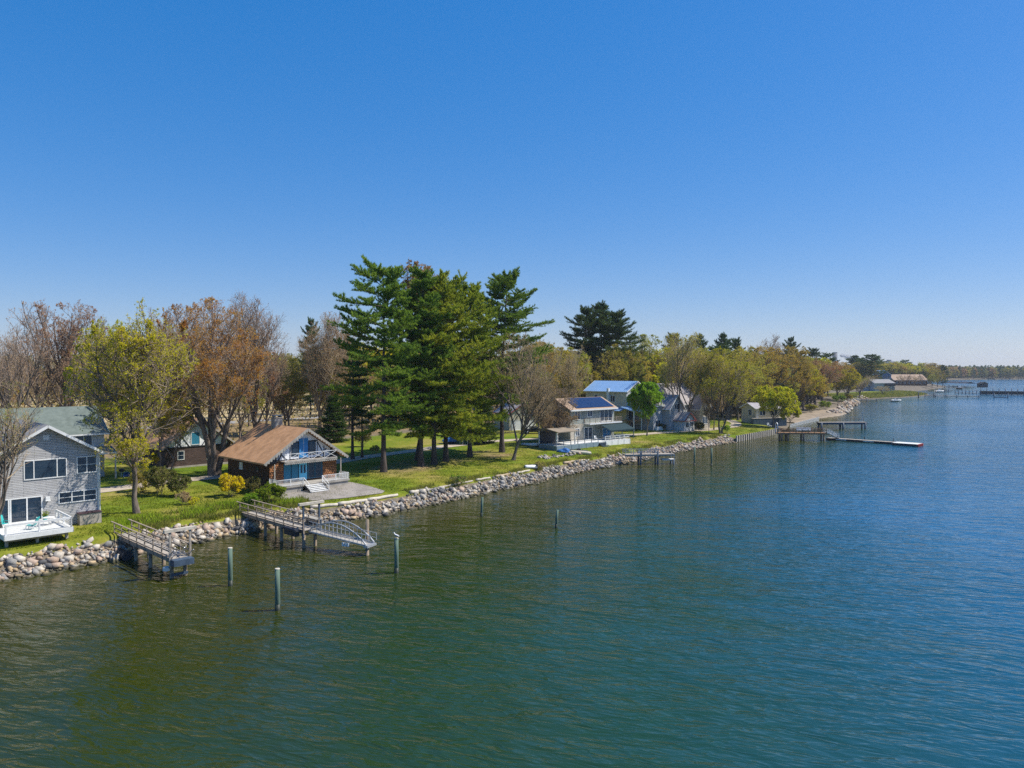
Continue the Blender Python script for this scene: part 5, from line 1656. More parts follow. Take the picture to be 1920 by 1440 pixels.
# white gangway down to the float
fl0 = G(1552, 823.5, 0.1); fl1 = G(1700, 833.5, 0.1)
gw = empty('white_gangway', PD, 0, 'white sloping gangway between the brown dock and the float', 'gangway')
gw.location = (0, 0, 0)
g0 = p.matrix_basis @ Vector((Lb, 0, 2.0)); g1 = Vector((fl0.x, fl0.y, 0)) + (fl1 - fl0).normalized() * 2.5; g1.z = 0.55
gw.location = g0
D_ = g1 - g0
dn = D_.normalized(); sd_ = Vector((-dn.y, dn.x, 0)).normalized()
MB().bar((0, 0, 0), D_, 1.3, 0.1).build('gangway_deck', MT['white'], gw)
for s in (-0.65, 0.65):
    r = MB()
    n_ = 9
    for k in range(n_ + 1):
        b_ = D_ * (k / n_) + sd_ * s
        r.bar(b_, b_ + Vector((0, 0, 1.1)), 0.06, 0.06)
    for hh_ in (1.1, 0.55, 0.05):
        r.bar(sd_ * s + Vector((0, 0, hh_)), D_ + sd_ * s + Vector((0, 0, hh_)), 0.07, 0.07)
    for k in range(n_):
        r.bar(D_ * (k / n_) + sd_ * s, D_ * ((k + 1) / n_) + sd_ * s + Vector((0, 0, 1.1)), 0.04, 0.04)
    r.build('gangway_rail', MT['white'], gw)
FD = (fl1 - fl0); FL = FD.length; fr_ = math.atan2(FD.y, FD.x)
fd = empty('long_float', (fl0.x, fl0.y, 0), fr_, 'long narrow dark-sided float leading out from the white gangway', 'floating dock')
MB().box(0, FL - 2.5, -0.9, 0.9, 0.38, 0.5).build('float_deck', MT['wood_grey'], fd)
MB().box(0, FL - 2.5, -1.0, -0.9, -0.2, 0.52).box(0, FL - 2.5, 0.9, 1.0, -0.2, 0.52).build('float_side', MT['dark'], fd)
for k in range(3):
    MB().box(2.5 + k * 6.5, 5.0 + k * 6.5, -1.1, -1.0, 0.18, 0.42).build('fender_strip', MT['white'], fd)
    MB().tube([(2.0 + k * 6.6, 1.15, -3), (2.0 + k * 6.6, 1.15, 1.3)], 0.09, 8).build('guide_pole', MT['dark'], fd)
fe = empty('end_float', (fl0.x, fl0.y, 0), fr_, 'square pale float with a red outer edge at the end of the long float', 'floating dock')
MB().box(FL - 2.4, FL + 3.0, -2.6, 1.2, 0.42, 0.55).build('float_deck', MT['white_deck'], fe)
MB().box(FL - 2.4, FL + 2.9, -2.7, -2.6, -0.2, 0.56).box(FL - 2.42, FL - 2.4, -2.7, 1.2, -0.2, 0.5).box(FL - 2.4, FL + 2.9, 1.2, 1.3, -0.2, 0.56).build('float_side', MT['dark'], fe)
rd_ = MB().box(FL + 2.9, FL + 3.0, -2.7, 1.3, -0.1, 0.41)
for k in range(6):
    rd_.tube([(FL + 3.1, -2.4 + k * 0.66, 0.0), (FL + 3.1, -2.4 + k * 0.66, 0.5)], 0.24, 10)
rd_.build('red_fenders', MT['red'], fe)

# second dock behind, on tall piles
PE = G(1534, 791.5, 2.0)
p = site('far_timber_dock', PE, 88, 0.0, 'dark timber dock on tall piles beyond the brown dock, off the beach', 'dock')
MB().box(0, 14.5, -1.0, 1.0, 1.85, 2.0).build('deck_boards', MT['wood_grey'], p)
MB().box(0, 14.5, -1.1, -1.0, 1.35, 1.98).box(0, 14.5, 1.0, 1.1, 1.35, 1.98).build('side_beam', MT['steel_blue'], p)
for xx in (0.6, 7.2, 14.0):
    for s in (-0.95, 0.95):
        MB().tube([(xx, s, -3), (xx, s, 1.9)], 0.3, 10).build('pile', MT['steel_blue'], p, True)
r = MB()
for k in range(5):
    r.box(9 + k * 1.37 - 0.05, 9 + k * 1.37 + 0.05, 1.0, 1.1, 1.9, 3.0)
r.bar((9, 1.05, 3.0), (14.5, 1.05, 3.0), 0.1, 0.06)
r.build('railing', MT['wood_rail'], p)
MB().box(13.9, 14.05, 0.8, 0.95, 2.0, 4.6).box(13.8, 14.15, 0.7, 1.05, 4.6, 4.95).build('lamp_post', MT['alu'], p)
# white picket fence along the cove
fa = GG(1481, 803); fb = GG(1536, 800)
fc = empty('picket_fence', fa, math.atan2(fb.y - fa.y, fb.x - fa.x), 'white picket fence curving along the cove beside the brown dock', 'fence')
FLn = (fb.xy - fa.xy).length
pk = MB()
for k in range(int(FLn / 0.35)):
    pk.box(k * 0.35, k * 0.35 + 0.11, -0.02, 0.02, 0.1, 1.2 + 0.4 * (k * 0.35 / FLn))
pk.bar((0, 0.04, 0.4), (FLn, 0.04, 0.4), 0.04, 0.1).bar((0, 0.04, 1.0), (FLn, 0.04, 1.3), 0.04, 0.1)
pk.build('pickets', MT['white'], fc)

# ------------------------------------------------------------------ far shore buildings, docks, stacks
q = AT(1640, 737.5, 515); gq = ground(q.x, q.y)
h = site('grey_boathouse', q, 78, gq, 'grey boathouse with a dark upper band on the marshy point', 'boathouse')
gable(h, 0, 16, 0, 12, 5.8, 8.2, 'x', 0.5, 0.5, 'siding_grey', 'roof_grey', 'white', 0.2)
MB().box(8.0, 16.1, -0.9, -0.01, 3.6, 5.7).build('dark_gallery', MT['dark'], h)
win(h, 10.5, 13, 0.8, 2.8, cols=2); win(h, 13.8, 16.2, 0.8, 2.8, cols=2)
q = AT(1647, 716, 600); gq = ground(q.x, q.y)
h = site('blue_house', q, 78, gq, 'blue house just behind the grey boathouse', 'house')
SB_ = course_mat('blue_clapboards', (0.10, 0.20, 0.33), (0.09, 0.18, 0.30), (0.05, 0.1, 0.16), 4.0, 0.2, 0.02); MT['siding_blue'] = SB_
gable(h, 0, 12, 0, 9, 11.0, 14.5, 'y', 0.4, 0.4, 'siding_blue', 'roof_blue', 'white', 0.2)
for x in (1.5, 5, 8.5):
    win(h, x, x + 2, 8.0, 10.0); win(h, x, x + 2, 4.0, 6.0)
q = AT(1676, 722, 700); gq = ground(q.x, q.y)
h = site('long_shed', q, 82, gq, 'long low building with a pale roof behind the marina', 'building')
gable(h, 0, 35, 0, 16, 5.0, 10.0, 'x', 0.6, 0.6, 'brown_shingle', 'roof_tan', 'white', 0.3)
for k in range(8):
    win(h, 2 + k * 4.1, 4.2 + k * 4.1, 1.5, 3.5)


def far_dock(u0, v0, u1, v1, wd, zd, label, mat='steel_blue', posts=6, roofz=None, name='marina_dock', hp=1.2):
    a_ = G(u0, v0, zd); b_ = G(u1, v1, zd)
    D_ = b_ - a_; L_ = math.hypot(D_.x, D_.y)
    o = empty(name, (a_.x, a_.y, 0), math.atan2(D_.y, D_.x), label, 'dock')
    MB().box(0, L_, -wd / 2, wd / 2, zd - (2.3 if zd > 2 else 0.35), zd).build('deck', MT[mat], o)
    for k in range(posts):
        MB().tube([(L_ * k / (posts - 1), -wd / 2 - 0.1, -2), (L_ * k / (posts - 1), -wd / 2 - 0.1, zd + hp)], 0.25, 8).build('pile', MT['steel_blue'], o, True)
    if roofz:
        MB().prism([(-wd / 2 - 1, roofz), (wd / 2 + 1, roofz), (0, roofz + 1.6)], 0, L_, 'x').build('roof', MT['dark'], o)
    return o


far_dock(1735, 741, 1836, 743, 2.2, 0.9, 'pale dock on piles jutting from the marshy point', 'wood_grey', 6, None, hp=0.7)
far_dock(1606, 749.5, 1642, 749.5, 2.0, 0.8, 'small low dock at the head of the cove', 'wood_grey', 3, hp=0.6)
far_dock(1780, 724, 1820, 725.5, 9, 1.0, 'roofed boat dock with a dark roof at the marina', 'dark', 6, 4.2)
far_dock(1690, 736, 1718, 736.5, 2.0, 0.9, 'short floating dock with moored boats by the boathouse', 'wood_grey', 4, hp=1.6)
far_dock(1758, 732, 1782, 733, 3.0, 0.9, 'short dark float in the marina', 'steel_blue', 4, hp=1.6)
far_dock(1838, 733, 1990, 734.5, 4.0, 2.6, 'long black breakwater pier at the right edge', 'black', 14, hp=2.0)
far_dock(1864, 744, 1890, 744.5, 1.6, 0.5, 'small detached float with two tall end posts', 'steel_blue', 2, hp=2.6)
far_dock(1792, 736, 1832, 737, 1.6, 0.7, 'thin float lined with piles in the marina', 'wood_grey', 7, hp=2.2)
q = G(1842, 732, 0)
hs = empty('pier_hut', (q.x, q.y, 2.7), 0.2, 'dark hut on the landward end of the black breakwater', 'hut')
MB().box(-3.5, 3.5, -2, 2, -0.2, 3).build('wall', MT['dark'], hs)
MB().prism([(-4, 3.0), (4, 3.0), (0, 4.6)], -2.4, 2.4, 'y').build('roof', MT['black'], hs)
for i, (u, vb, vt) in enumerate(((1855, 739, 733), (1878, 739, 733), (1897, 740, 733), (1751, 744, 737), (1722, 745, 735))):
    b = G(u, vb, 0)
    o = MB().tube([(0, 0, -2), (0, 0, (vb - vt) / FPX * b.y)], 0.3, 8).build('marina_pile', MT['dark'], None, True, loc=(b.x, b.y, 0))
    tag(o, ('lone dark pile in front of the breakwater, leftmost of three', 'lone dark pile in front of the breakwater, middle of three', 'lone dark pile in front of the breakwater, rightmost of three', 'lone pile beside the pale dock', 'lone pile just off the boathouse point')[i], 'pile', 'far mooring piles')


def motor_boat(u, v, L_, rz, label, hullm='white_hull', cab=True):
    b = G(u, v, 0)
    o = empty('motor_boat', (b.x, b.y, 0), rz, label, 'boat', 'boats moored in the river')
    MB().loft(hull(L_, L_ * 0.36, L_ * 0.17)).build('hull', MT[hullm], o, True)
    MB().box(-L_ * 0.42, L_ * 0.3, -L_ * 0.13, L_ * 0.13, L_ * 0.12, L_ * 0.15).build('deck', MT['white'], o)
    if cab:
        MB().prism([(-L_ * 0.15, L_ * 0.15), (L_ * 0.2, L_ * 0.15), (L_ * 0.08, L_ * 0.3), (-L_ * 0.12, L_ * 0.3)], -L_ * 0.1, L_ * 0.1, 'y').build('cabin', MT['white'], o)
        MB().prism([(-L_ * 0.1, L_ * 0.2), (L_ * 0.14, L_ * 0.2), (L_ * 0.08, L_ * 0.27), (-L_ * 0.09, L_ * 0.27)], -L_ * 0.105, L_ * 0.105, 'y').build('cabin_window', MT['glass'], o)
    MB().box(-L_ * 0.52, -L_ * 0.47, -0.2, 0.2, 0.2, L_ * 0.22).build('outboard_motor', MT['black'], o)


motor_boat(1680, 753, 6.0, 0.1, 'small white motor boat anchored off the marshy point')
motor_boat(1762, 735.5, 8, 0.3, 'white motor boat at the short dark float in the marina')
motor_boat(1703, 738, 7, -0.2, 'white motor boat at the dock by the boathouse')
motor_boat(1800, 729.5, 9, 0.5, 'dark-hulled boat near the roofed dock', 'dark')

q = AT(1565, 700, 2600)
s = empty('power_station_stack', (q.x, q.y, 2), 0, 'tall dark power-station stack above the far trees', 'chimney')
MB().tube([(0, 0, 0), (0, 0, 74)], [9, 8], 18).build('shaft', MT['dark'], s, True)
MB().tube([(0, 0, 74), (0, 0, 76)], [8.5, 8.5], 18).build('rim', MT['dark'], s)
q = AT(1599, 700, 2600)
s2 = empty('thin_stack', (q.x, q.y, 2), 0, 'thin pale stack at the right end of the smoke plume', 'chimney')
MB().tube([(0, 0, 0), (0, 0, 50)], [2.6, 2.0], 12).build('shaft', MT['block'], s2, True)
MB().tube([(0, 0, 50), (0, 0, 51.5)], [2.3, 2.3], 12).build('rim', MT['dark'], s2)
q = AT(1667, 700, 2200)
tw = empty('grey_tower_block', (q.x, q.y, 2), 0.4, 'grey tower block rising over the far wood', 'building')
MB().box(-12, 12, -10, 10, 0, 40).build('wall', MT['siding_grey'], tw)
MB().box(-5, 3, -5, 5, 40, 44).build('plant_room', MT['steel_blue'], tw)
for i in range(4):
    for k in range(6):
        MB().box(-10 + i * 5.4, -7 + i * 5.4, -10.1, -10.01, 12 + k * 4.5, 14.5 + k * 4.5).build('window', MT['glass'], tw)
# smoke plume from the thin stack
bm = bmesh.new()
for i in range(16):
    f = i / 15
    m_ = Matrix.Translation((-f * 42, 0, 2 + 11 * f ** 0.6 + rnd.uniform(-2, 2))) @ Matrix.Diagonal((5 + 3 * math.sin(f * 3) + rnd.uniform(0, 2), 5, 2.5 + 3.5 * math.sin(f * 3.0) + rnd.uniform(0, 1), 1))
    bmesh.ops.create_icosphere(bm, subdivisions=2, radius=1, matrix=m_)
me = bpy.data.meshes.new('smoke_plume'); bm.to_mesh(me); bm.free()
m, nt, out = newmat('white_steam')
pv = nt.nodes.new('ShaderNodeVolumePrincipled')
pv.inputs['Color'].default_value = (0.97, 0.97, 0.97, 1); pv.inputs['Density'].default_value = 0.3
nt.links.new(pv.outputs[0], out.inputs['Volume'])
me.materials.append(m)
q = AT(1599, 700, 2600)
sm_o = link(bpy.data.objects.new('smoke_plume', me)); sm_o.location = (q.x, q.y, 53)
tag(sm_o, 'white steam plume drifting left from the thin stack', 'smoke', kind='stuff')

# pale fence across the field behind the left-hand trees
fa = AT(-40, 738, 300); fb = AT(260, 736, 330)
fc = empty('field_fence', (fa.x, fa.y, ground(fa.x, fa.y)), math.atan2(fb.y - fa.y, fb.x - fa.x), 'long pale rail fence across the straw field behind the left trees', 'fence')
FLn = (fb.xy - fa.xy).length
r = MB().bar((0, 0, 1.3), (FLn, 0, 1.3), 0.1, 0.5).bar((0, 0, 0.5), (FLn, 0, 0.5), 0.06, 0.2)
r.build('rail', MT['log'], fc)
for k in range(14):
    MB().box(FLn * k / 13 - 0.12, FLn * k / 13 + 0.12, -0.12, 0.12, -0.6, 1.6).build('post', MT['log'], fc)
for i, (u, vt) in enumerate(((12, 708), (35, 704), (79, 708), (101, 708))):
    q = AT(u, 735, 290)
    gz_ = ground(q.x, q.y)
    o = MB().tube([(0, 0, -0.5), (0, 0, 18 + (692 - vt) / FPX * 290 - gz_)], [0.3, 0.22], 8).build('field_post', MT['log'], None, loc=(q.x, q.y, gz_))
    tag(o, ('tall pale post in the straw field, leftmost of four', 'tall pale post in the straw field, second from left', 'tall pale post in the straw field, third from left', 'tall pale post in the straw field, rightmost of four')[i], 'post', 'tall posts in the straw field')

# ------------------------------------------------------------------ riprap
ROCKC = [('grey', (0.36, 0.34, 0.315), (0.23, 0.22, 0.20)), ('pinkish', (0.47, 0.355, 0.27), (0.34, 0.25, 0.19)), ('pale', (0.56, 0.50, 0.415), (0.42, 0.37, 0.30)), ('dark', (0.13, 0.125, 0.125), (0.08, 0.08, 0.08)), ('tan', (0.52, 0.39, 0.23), (0.38, 0.28, 0.17))]
RM = [M('rock_' + n_, a_, b_, 2.5, 0.92, 0.03, 8, vary=0.18) for n_, a_, b_ in ROCKC]
for m_ in RM:        # wet, weedy tide band just above the water
    nt = m_.node_tree
    b_ = [n for n in nt.nodes if n.type == 'BSDF_PRINCIPLED'][0]
    src = b_.inputs['Base Color'].links[0].from_socket
    geo = nt.nodes.new('ShaderNodeNewGeometry'); sx = nt.nodes.new('ShaderNodeSeparateXYZ')
    nt.links.new(geo.outputs['Position'], sx.inputs[0])
    nz_ = nd(nt, 'ShaderNodeTexNoise', i_Scale=1.3, i_Detail=3.0)
    nt.links.new(geo.outputs['Position'], nz_.inputs['Vector'])
    ad_ = nd(nt, 'ShaderNodeMath', operation='MULTIPLY_ADD'); ad_.inputs[1].default_value = -0.5
    nt.links.new(nz_.outputs['Fac'], ad_.inputs[0]); nt.links.new(sx.outputs['Z'], ad_.inputs[2])
    mr_ = nd(nt, 'ShaderNodeMapRange')
    for k_, v_ in (('From Min', -0.12), ('From Max', 0.12), ('To Min', 1.0), ('To Max', 0.0)):
        mr_.inputs[k_].default_value = v_
    nt.links.new(ad_.outputs[0], mr_.inputs['Value'])
    mx_ = nd(nt, 'ShaderNodeMix', data_type='RGBA')
    nt.links.new(mr_.outputs[0], mx_.inputs['Factor']); nt.links.new(src, mx_.inputs['A'])
    mx_.inputs['B'].default_value = (0.075, 0.07, 0.04, 1)
    nt.links.new(mx_.outputs['Result'], b_.inputs['Base Color'])
rg = np.random.default_rng(11)
RP = []
for i in range(12):
    bm = bmesh.new()
    pts = np.array([(x_, y_, z_) for x_ in (-1, 1) for y_ in (-1, 1) for z_ in (-1, 1)], float) * rg.uniform(0.45, 1.0, (8, 3))
    pts = np.concatenate([pts, rg.uniform(-1, 1, (3, 3)) * 0.95])
    pts *= np.array([1.0, rg.uniform(0.55, 0.95), rg.uniform(0.45, 0.8)])
    for p_ in pts:
        bm.verts.new(p_)
    bmesh.ops.convex_hull(bm, input=bm.verts)
    bmesh.ops.delete(bm, geom=[v for v in bm.verts if not v.link_faces], context='VERTS')
    bmesh.ops.triangulate(bm, faces=bm.faces)
    bm.verts.index_update()
    RP.append((np.array([v.co[:] for v in bm.verts]), np.array([[v.index for v in f.verts] for f in bm.faces])))
    bm.free()
rocks = []
a = 2.0
while a < 168:
    for k in range(12):
        bb = -0.7 + k * 0.26 + rg.normal(0, 0.12)
        if a > 22 and k > 8 + 4 * (0.5 + 0.5 * math.sin(a * 0.5 + 1.5 * math.sin(a * 0.13))) + rg.normal(0, 0.5):
            continue
        s = float(np.clip(rg.lognormal(-1.68, 0.48), 0.1, 0.52))
        rocks.append((a + rg.normal(0, 0.2), bb, s))
    a += 0.28 if a < 60 else 0.35 if a < 110 else 0.5
for k in range(260):       # scattered stones on the point and around the cove
    aa_ = rg.uniform(300, 470); rocks.append((aa_, rg.uniform(-0.5, 6) , float(rg.uniform(0.3, 1.1))))
for k in range(60):
    aa_ = rg.uniform(97, 112); rocks.append((aa_, rg.uniform(5.5, 8.0), float(rg.uniform(0.15, 0.4))))
R_ = []
for aa_, bb_, s in rocks:
    p_ = gpt(aa_, bb_)
    p_.z = max(p_.z, -0.2) + s * 0.28
    sect = 0 if aa_ < 34 else 1 if aa_ < 60 else 2
    wts = [(0.18, 0.24, 0.32, 0.07, 0.19), (0.20, 0.16, 0.32, 0.10, 0.22), (0.44, 0.10, 0.26, 0.12, 0.08)][sect] if aa_ < 112 else (0.26, 0.34, 0.28, 0.05, 0.07)
    R_.append((s / p_.y, aa_, p_, s, int(rg.choice(5, p=wts)), rg.uniform(0, 6.28, 3), int(rg.integers(0, 12))))
R_.sort(key=lambda r_: -r_[0])
RMESH = {}
SECT = [(-99, 23, 'on the bank below the white deck'), (23, 38, 'on the bank between the two near piers'), (38, 49, 'on the bank beside the arched gangway'), (49, 62, 'on the bank below the patio logs'), (62, 999, 'on the bank below the pines')]


def eul(e):
    return np.array(Matrix.Rotation(e[2], 3, 'Z') @ Matrix.Rotation(e[1] * 0.12, 3, 'Y') @ Matrix.Rotation(e[0] * 0.12, 3, 'X'))


for r_ in R_[:300]:
    _, aa_, p_, s, c_, e, sh = r_
    if (c_, sh) not in RMESH:
        RMESH[(c_, sh)] = np_mesh('boulder', RP[sh][0], [RP[sh][1]], RM[c_])
    o = bpy.data.objects.new('boulder', RMESH[(c_, sh)])
    o.matrix_world = Matrix.Translation(p_) @ Matrix([list(x_) for x_ in eul(e)]).to_4x4() @ Matrix.Scale(s, 4)
    link(o)
    sz = 'large' if s > 0.36 else 'middling'
    where = [x_[2] for x_ in SECT if x_[0] <= aa_ < x_[1]][0]
    tag(o, f'{sz} {ROCKC[c_][0]} boulder {where}', 'boulder', 'riprap boulders along the near bank')
V, F, MI, off = [], [[] for _ in range(5)], None, 0
for r_ in R_[300:]:
    _, aa_, p_, s, c_, e, sh = r_
    v = RP[sh][0] @ eul(e).T * s + np.array(p_)
    V.append(v); F[c_].append(RP[sh][1] + off); off += len(v)
o = link(bpy.data.objects.new('riprap', np_mesh('riprap', np.concatenate(V), [np.concatenate(f) for f in F], RM, mis=range(5))))
tag(o, 'loose rock riprap covering the shore bank', 'rocks', kind='stuff')
# ------------------------------------------------------------------ trees
#      kind        n  height width
proto('bare', 3, 20, 12, 'bark', 'twig_grey', 'lf_tan', trunk=0.32, n=(7, 7, 6, 5, 3), leaf=3750, ls=0.07, up=0.32, ang1=0.6)
proto('bare_tan', 3, 18, 13, 'bark_tan', 'twig_tan', 'lf_tan', trunk=0.28, n=(8, 7, 6, 5, 3), leaf=7500, ls=0.08, up=0.22, ang1=0.7)
proto('russet', 3, 20, 12, 'bark', 'twig_grey', 'lf_russet', trunk=0.34, n=(8, 7, 6, 5, 2), leaf=15000, ls=0.10, up=0.3, ang1=0.62)
proto('olive', 3, 18, 14, 'bark', 'twig_tan', 'lf_olive', trunk=0.28, n=(8, 7, 6, 5, 2), leaf=24000, ls=0.11, up=0.24, ang1=0.72)
proto('ochre', 3, 19, 14, 'bark', 'twig_tan', 'lf_ochre', trunk=0.30, n=(8, 7, 6, 5, 2), leaf=26000, ls=0.12, up=0.22, ang1=0.75, env_low=0.2)
proto('yellow', 2, 17, 13, 'bark', 'twig_tan', 'lf_yellow', trunk=0.28, n=(8, 7, 6, 5, 2), leaf=28000, ls=0.13, up=0.24, ang1=0.75)
proto('evergreen', 3, 26, 13, 'bark_pine', 'twig_dark', 'lf_pine_far', True, low=0.18, blade=0.5, bw=0.09, tuft=9, dens=0.85)
proto('spruce', 1, 14, 6.5, 'bark_pine', 'twig_dark', 'lf_pine_far', True, low=0.06, prof='spruce', blade=0.4, bw=0.08, tuft=9, dens=0.7)


def T(kind, u, vt, Y, wpx, label, name='tree', group=None, k=None, cat='tree', zg=None):
    """a tree whose trunk stands at picture column u, Y metres off, its top reaching row vt"""
    x = (u - CX) / FPX * Y
    z = ground(x, Y) if zg is None else zg
    h = CAMZ + (692 - vt) / FPX * Y - z
    ms, H, W = KIND[kind]
    k = rnd.randrange(len(ms)) if k is None else k
    return put_tree(name, ms[k], (x, Y, z - 0.1), label, cat, group, rnd.uniform(0, 6.28), h / H, wpx / FPX * Y / W)


def custom(name, label, loc, h, W, bark, tmat, lmat, seed, rz=0.0, cat='tree', names=('trunk', 'crown'), group=None, pine=False, **kw):
    parts = make_pine(seed, h, W, **kw) if pine else make_tree(seed, h, W, **kw)
    return put_tree(name, tree_meshes(parts, MT[bark], MT[tmat], MT[lmat]), (loc[0], loc[1], loc[2] - 0.1), label, cat, group, rz, names=names)


# foreground trees, each its own
q = GG(256, 962)
custom('maple_tree', 'tall yellow-green leafing tree with a dark trunk right of the shingled house', q, 23.5, 13.5, 'bark', 'twig_grey', 'lf_yellow', 21, trunk=0.62, tr=0.0115, n=(19, 8, 7, 5, 2), leaf=36000, ls=0.088, up=0.2, env_low=0.10, ang1=0.85, t1=0.22)
q = GG(309, 897)
custom('maple_tree', 'slender forked yellow-green tree leaning in front of the half-timbered cottage', q, 16.5, 9.5, 'bark', 'twig_grey', 'lf_yellow', 35, trunk=0.40, tr=0.0109, n=(9, 8, 7, 6, 2), leaf=13500, ls=0.10, up=0.25, env_low=0.15, lean=(0.10, 0.0), stems=2, t1=0.3)
q = GG(402, 891)
custom('copper_maple', 'great copper-budded maple with several thick trunks beside the brown-roofed chalet', q, 25.5, 20, 'bark', 'twig_grey', 'lf_copper', 44, trunk=0.36, tr=0.0260, n=(15, 9, 8, 6, 3), leaf=42000, ls=0.09, up=0.3, env_low=0.14, ang1=0.66, stems=4, t1=0.4)
q = AT(478, 860, 122); q.z = ground(q.x, q.y)
custom('bare_tree', 'tallest bare grey tree, reaching above the copper maple on its right side', q, 29.5, 16, 'bark', 'twig_grey', 'lf_pink', 52, trunk=0.34, tr=0.0109, n=(10, 8, 7, 6, 3), leaf=7500, ls=0.08, up=0.36, env_low=0.3, ang1=0.55)
q = AT(2, 990, 68.5); q.z = ground(q.x, q.y)
custom('bare_tree', 'bare tan-twigged tree cut by the left edge, in front of the shingled house', q, 15.0, 11, 'bark', 'twig_tan', 'lf_olive', 66, trunk=0.30, tr=0.0122, n=(7, 7, 5, 5, 2), leaf=2700, ls=0.05, up=0.3, env_low=0.18, ang1=0.62, twig=0.011)
q = AT(124, 800, 128); q.z = ground(q.x, q.y)
custom('bare_tree', 'dark-trunked reddish tree rising behind the green-roofed house', q, 28, 14, 'bark', 'twig_grey', 'lf_pink', 71, trunk=0.5, tr=0.0150, n=(12, 6, 5, 4, 2), leaf=13500, ls=0.10, up=0.34, env_low=0.35, ang1=0.6)
q = AT(72, 800, 126); q.z = ground(q.x, q.y)
custom('bare_tree', 'slim bare grey tree left of the dark-trunked reddish tree', q, 27, 12, 'bark', 'twig_grey', 'lf_pink', 74, trunk=0.45, tr=0.0088, n=(9, 6, 5, 4, 2), leaf=3000, ls=0.08, up=0.38, env_low=0.3, ang1=0.6)
q = AT(40, 800, 118); q.z = ground(q.x, q.y)
custom('bare_tree', 'bare grey tree slanting left at the far left of the skyline', q, 23.5, 12, 'bark', 'twig_grey', 'lf_pink', 78, trunk=0.45, tr=0.0088, n=(9, 6, 5, 4, 2), leaf=2500, ls=0.08, up=0.36, env_low=0.3, ang1=0.6, lean=(-0.12, 0))
q = AT(608, 815, 166); q.z = ground(q.x, q.y)
custom('bare_tree', 'broad bare brown tree left of the pine group', q, 28.5, 15.5, 'bark_tan', 'twig_tan', 'lf_russet', 81, trunk=0.3, tr=0.0116, n=(13, 9, 8, 6, 3), leaf=10500, ls=0.10, up=0.4, env_low=0.12, ang1=0.5, stems=2)
q = GG(962.5, 862.5)
custom('leaning_tree', 'bare tan tree leaning right on the lawn between the pines and the solar-roofed house', q, 22, 17, 'bark', 'twig_tan', 'lf_tan', 92, trunk=0.34, tr=0.0129, n=(11, 8, 6, 5, 2), leaf=8000, ls=0.075, up=0.3, env_low=0.16, ang1=0.66, lean=(0.38, 0.05), t1=0.35)
q = AT(1036, 810, 148); q.z = ground(q.x, q.y)
custom('bare_tree', 'bare grey-brown tree against the side wall of the solar-roofed house', q, 14.5, 12, 'bark_tan', 'twig_grey', 'lf_tan', 95, trunk=0.2, tr=0.0095, n=(13, 9, 8, 6, 3), leaf=13500, ls=0.09, up=0.25, env_low=0.02, ang1=0.8, stems=2, t1=0.2)
q = GG(1213, 817)
custom('green_tree', 'dense bright green rounded tree in front of the blue-roofed house', q, 12.6, 9.6, 'bark', 'twig_tan', 'lf_green', 101, trunk=0.36, tr=0.0136, n=(10, 8, 8, 6, 0), leaf=39000, ls=0.15, up=0.35, env_low=0.16, ang1=0.7, t1=0.45)
q = AT(1450, 797, 209); q.z = 1.4
custom('lime_tree', 'round lime-yellow tree in front of the cream cottage', q, 12.2, 13.4, 'bark', 'twig_tan', 'lf_lime', 107, trunk=0.34, tr=0.0136, n=(9, 8, 7, 6, 0), leaf=22500, ls=0.17, up=0.2, env_low=0.15, ang1=0.85, t1=0.5)
q = AT(1481, 800, 216); q.z = 1.4
custom('lime_tree', 'small lime-yellow tree just right of the round one', q, 6.8, 6.0, 'bark', 'twig_tan', 'lf_lime', 109, trunk=0.3, tr=0.0136, n=(8, 7, 6, 5, 0), leaf=9000, ls=0.16, up=0.2, env_low=0.2, ang1=0.8)
q = GG(1352, 813)
custom('vase_tree', 'wide yellow-olive vase-shaped tree at the end of the rocky bank', q, 21.5, 15.0, 'bark', 'twig_tan', 'lf_yellow', 113, trunk=0.28, tr=0.0163, n=(11, 9, 8, 6, 2), leaf=24000, ls=0.105, up=0.34, env_low=0.14, ang1=0.62, stems=2, t1=0.45)
q = GG(1281, 806)
custom('vase_tree', 'tall olive tree with a thick forked trunk in front of the grey gabled house', q, 26.5, 16, 'bark', 'twig_tan', 'lf_olive', 117, trunk=0.3, tr=0.0163, n=(11, 9, 8, 6, 2), leaf=22500, ls=0.11, up=0.32, env_low=0.2, ang1=0.66, stems=2, t1=0.45)
q = GG(1303, 800)
custom('vase_tree', 'dark-trunked olive tree standing behind the thick forked one', q, 24.5, 13, 'bark', 'twig_tan', 'lf_olive', 119, trunk=0.33, tr=0.0150, n=(10, 8, 8, 6, 2), leaf=18000, ls=0.11, up=0.34, env_low=0.25, ang1=0.6)
q = GG(1338, 806)
custom('vase_tree', 'thin brown tree just left of the yellow-olive vase-shaped tree', q, 15.5, 9.5, 'bark', 'twig_tan', 'lf_russet', 123, trunk=0.3, tr=0.0109, n=(9, 8, 7, 6, 2), leaf=9000, ls=0.10, up=0.34, env_low=0.2, ang1=0.6)
q = GG(1329, 812)
custom('young_tree', 'slim young tree on the lawn behind the rocky bank', q, 7.5, 3.2, 'bark', 'twig_grey', 'lf_russet', 127, trunk=0.4, tr=0.0095, n=(7, 6, 6, 5, 0), leaf=2250, ls=0.08, up=0.45, env_low=0.3, ang1=0.5)

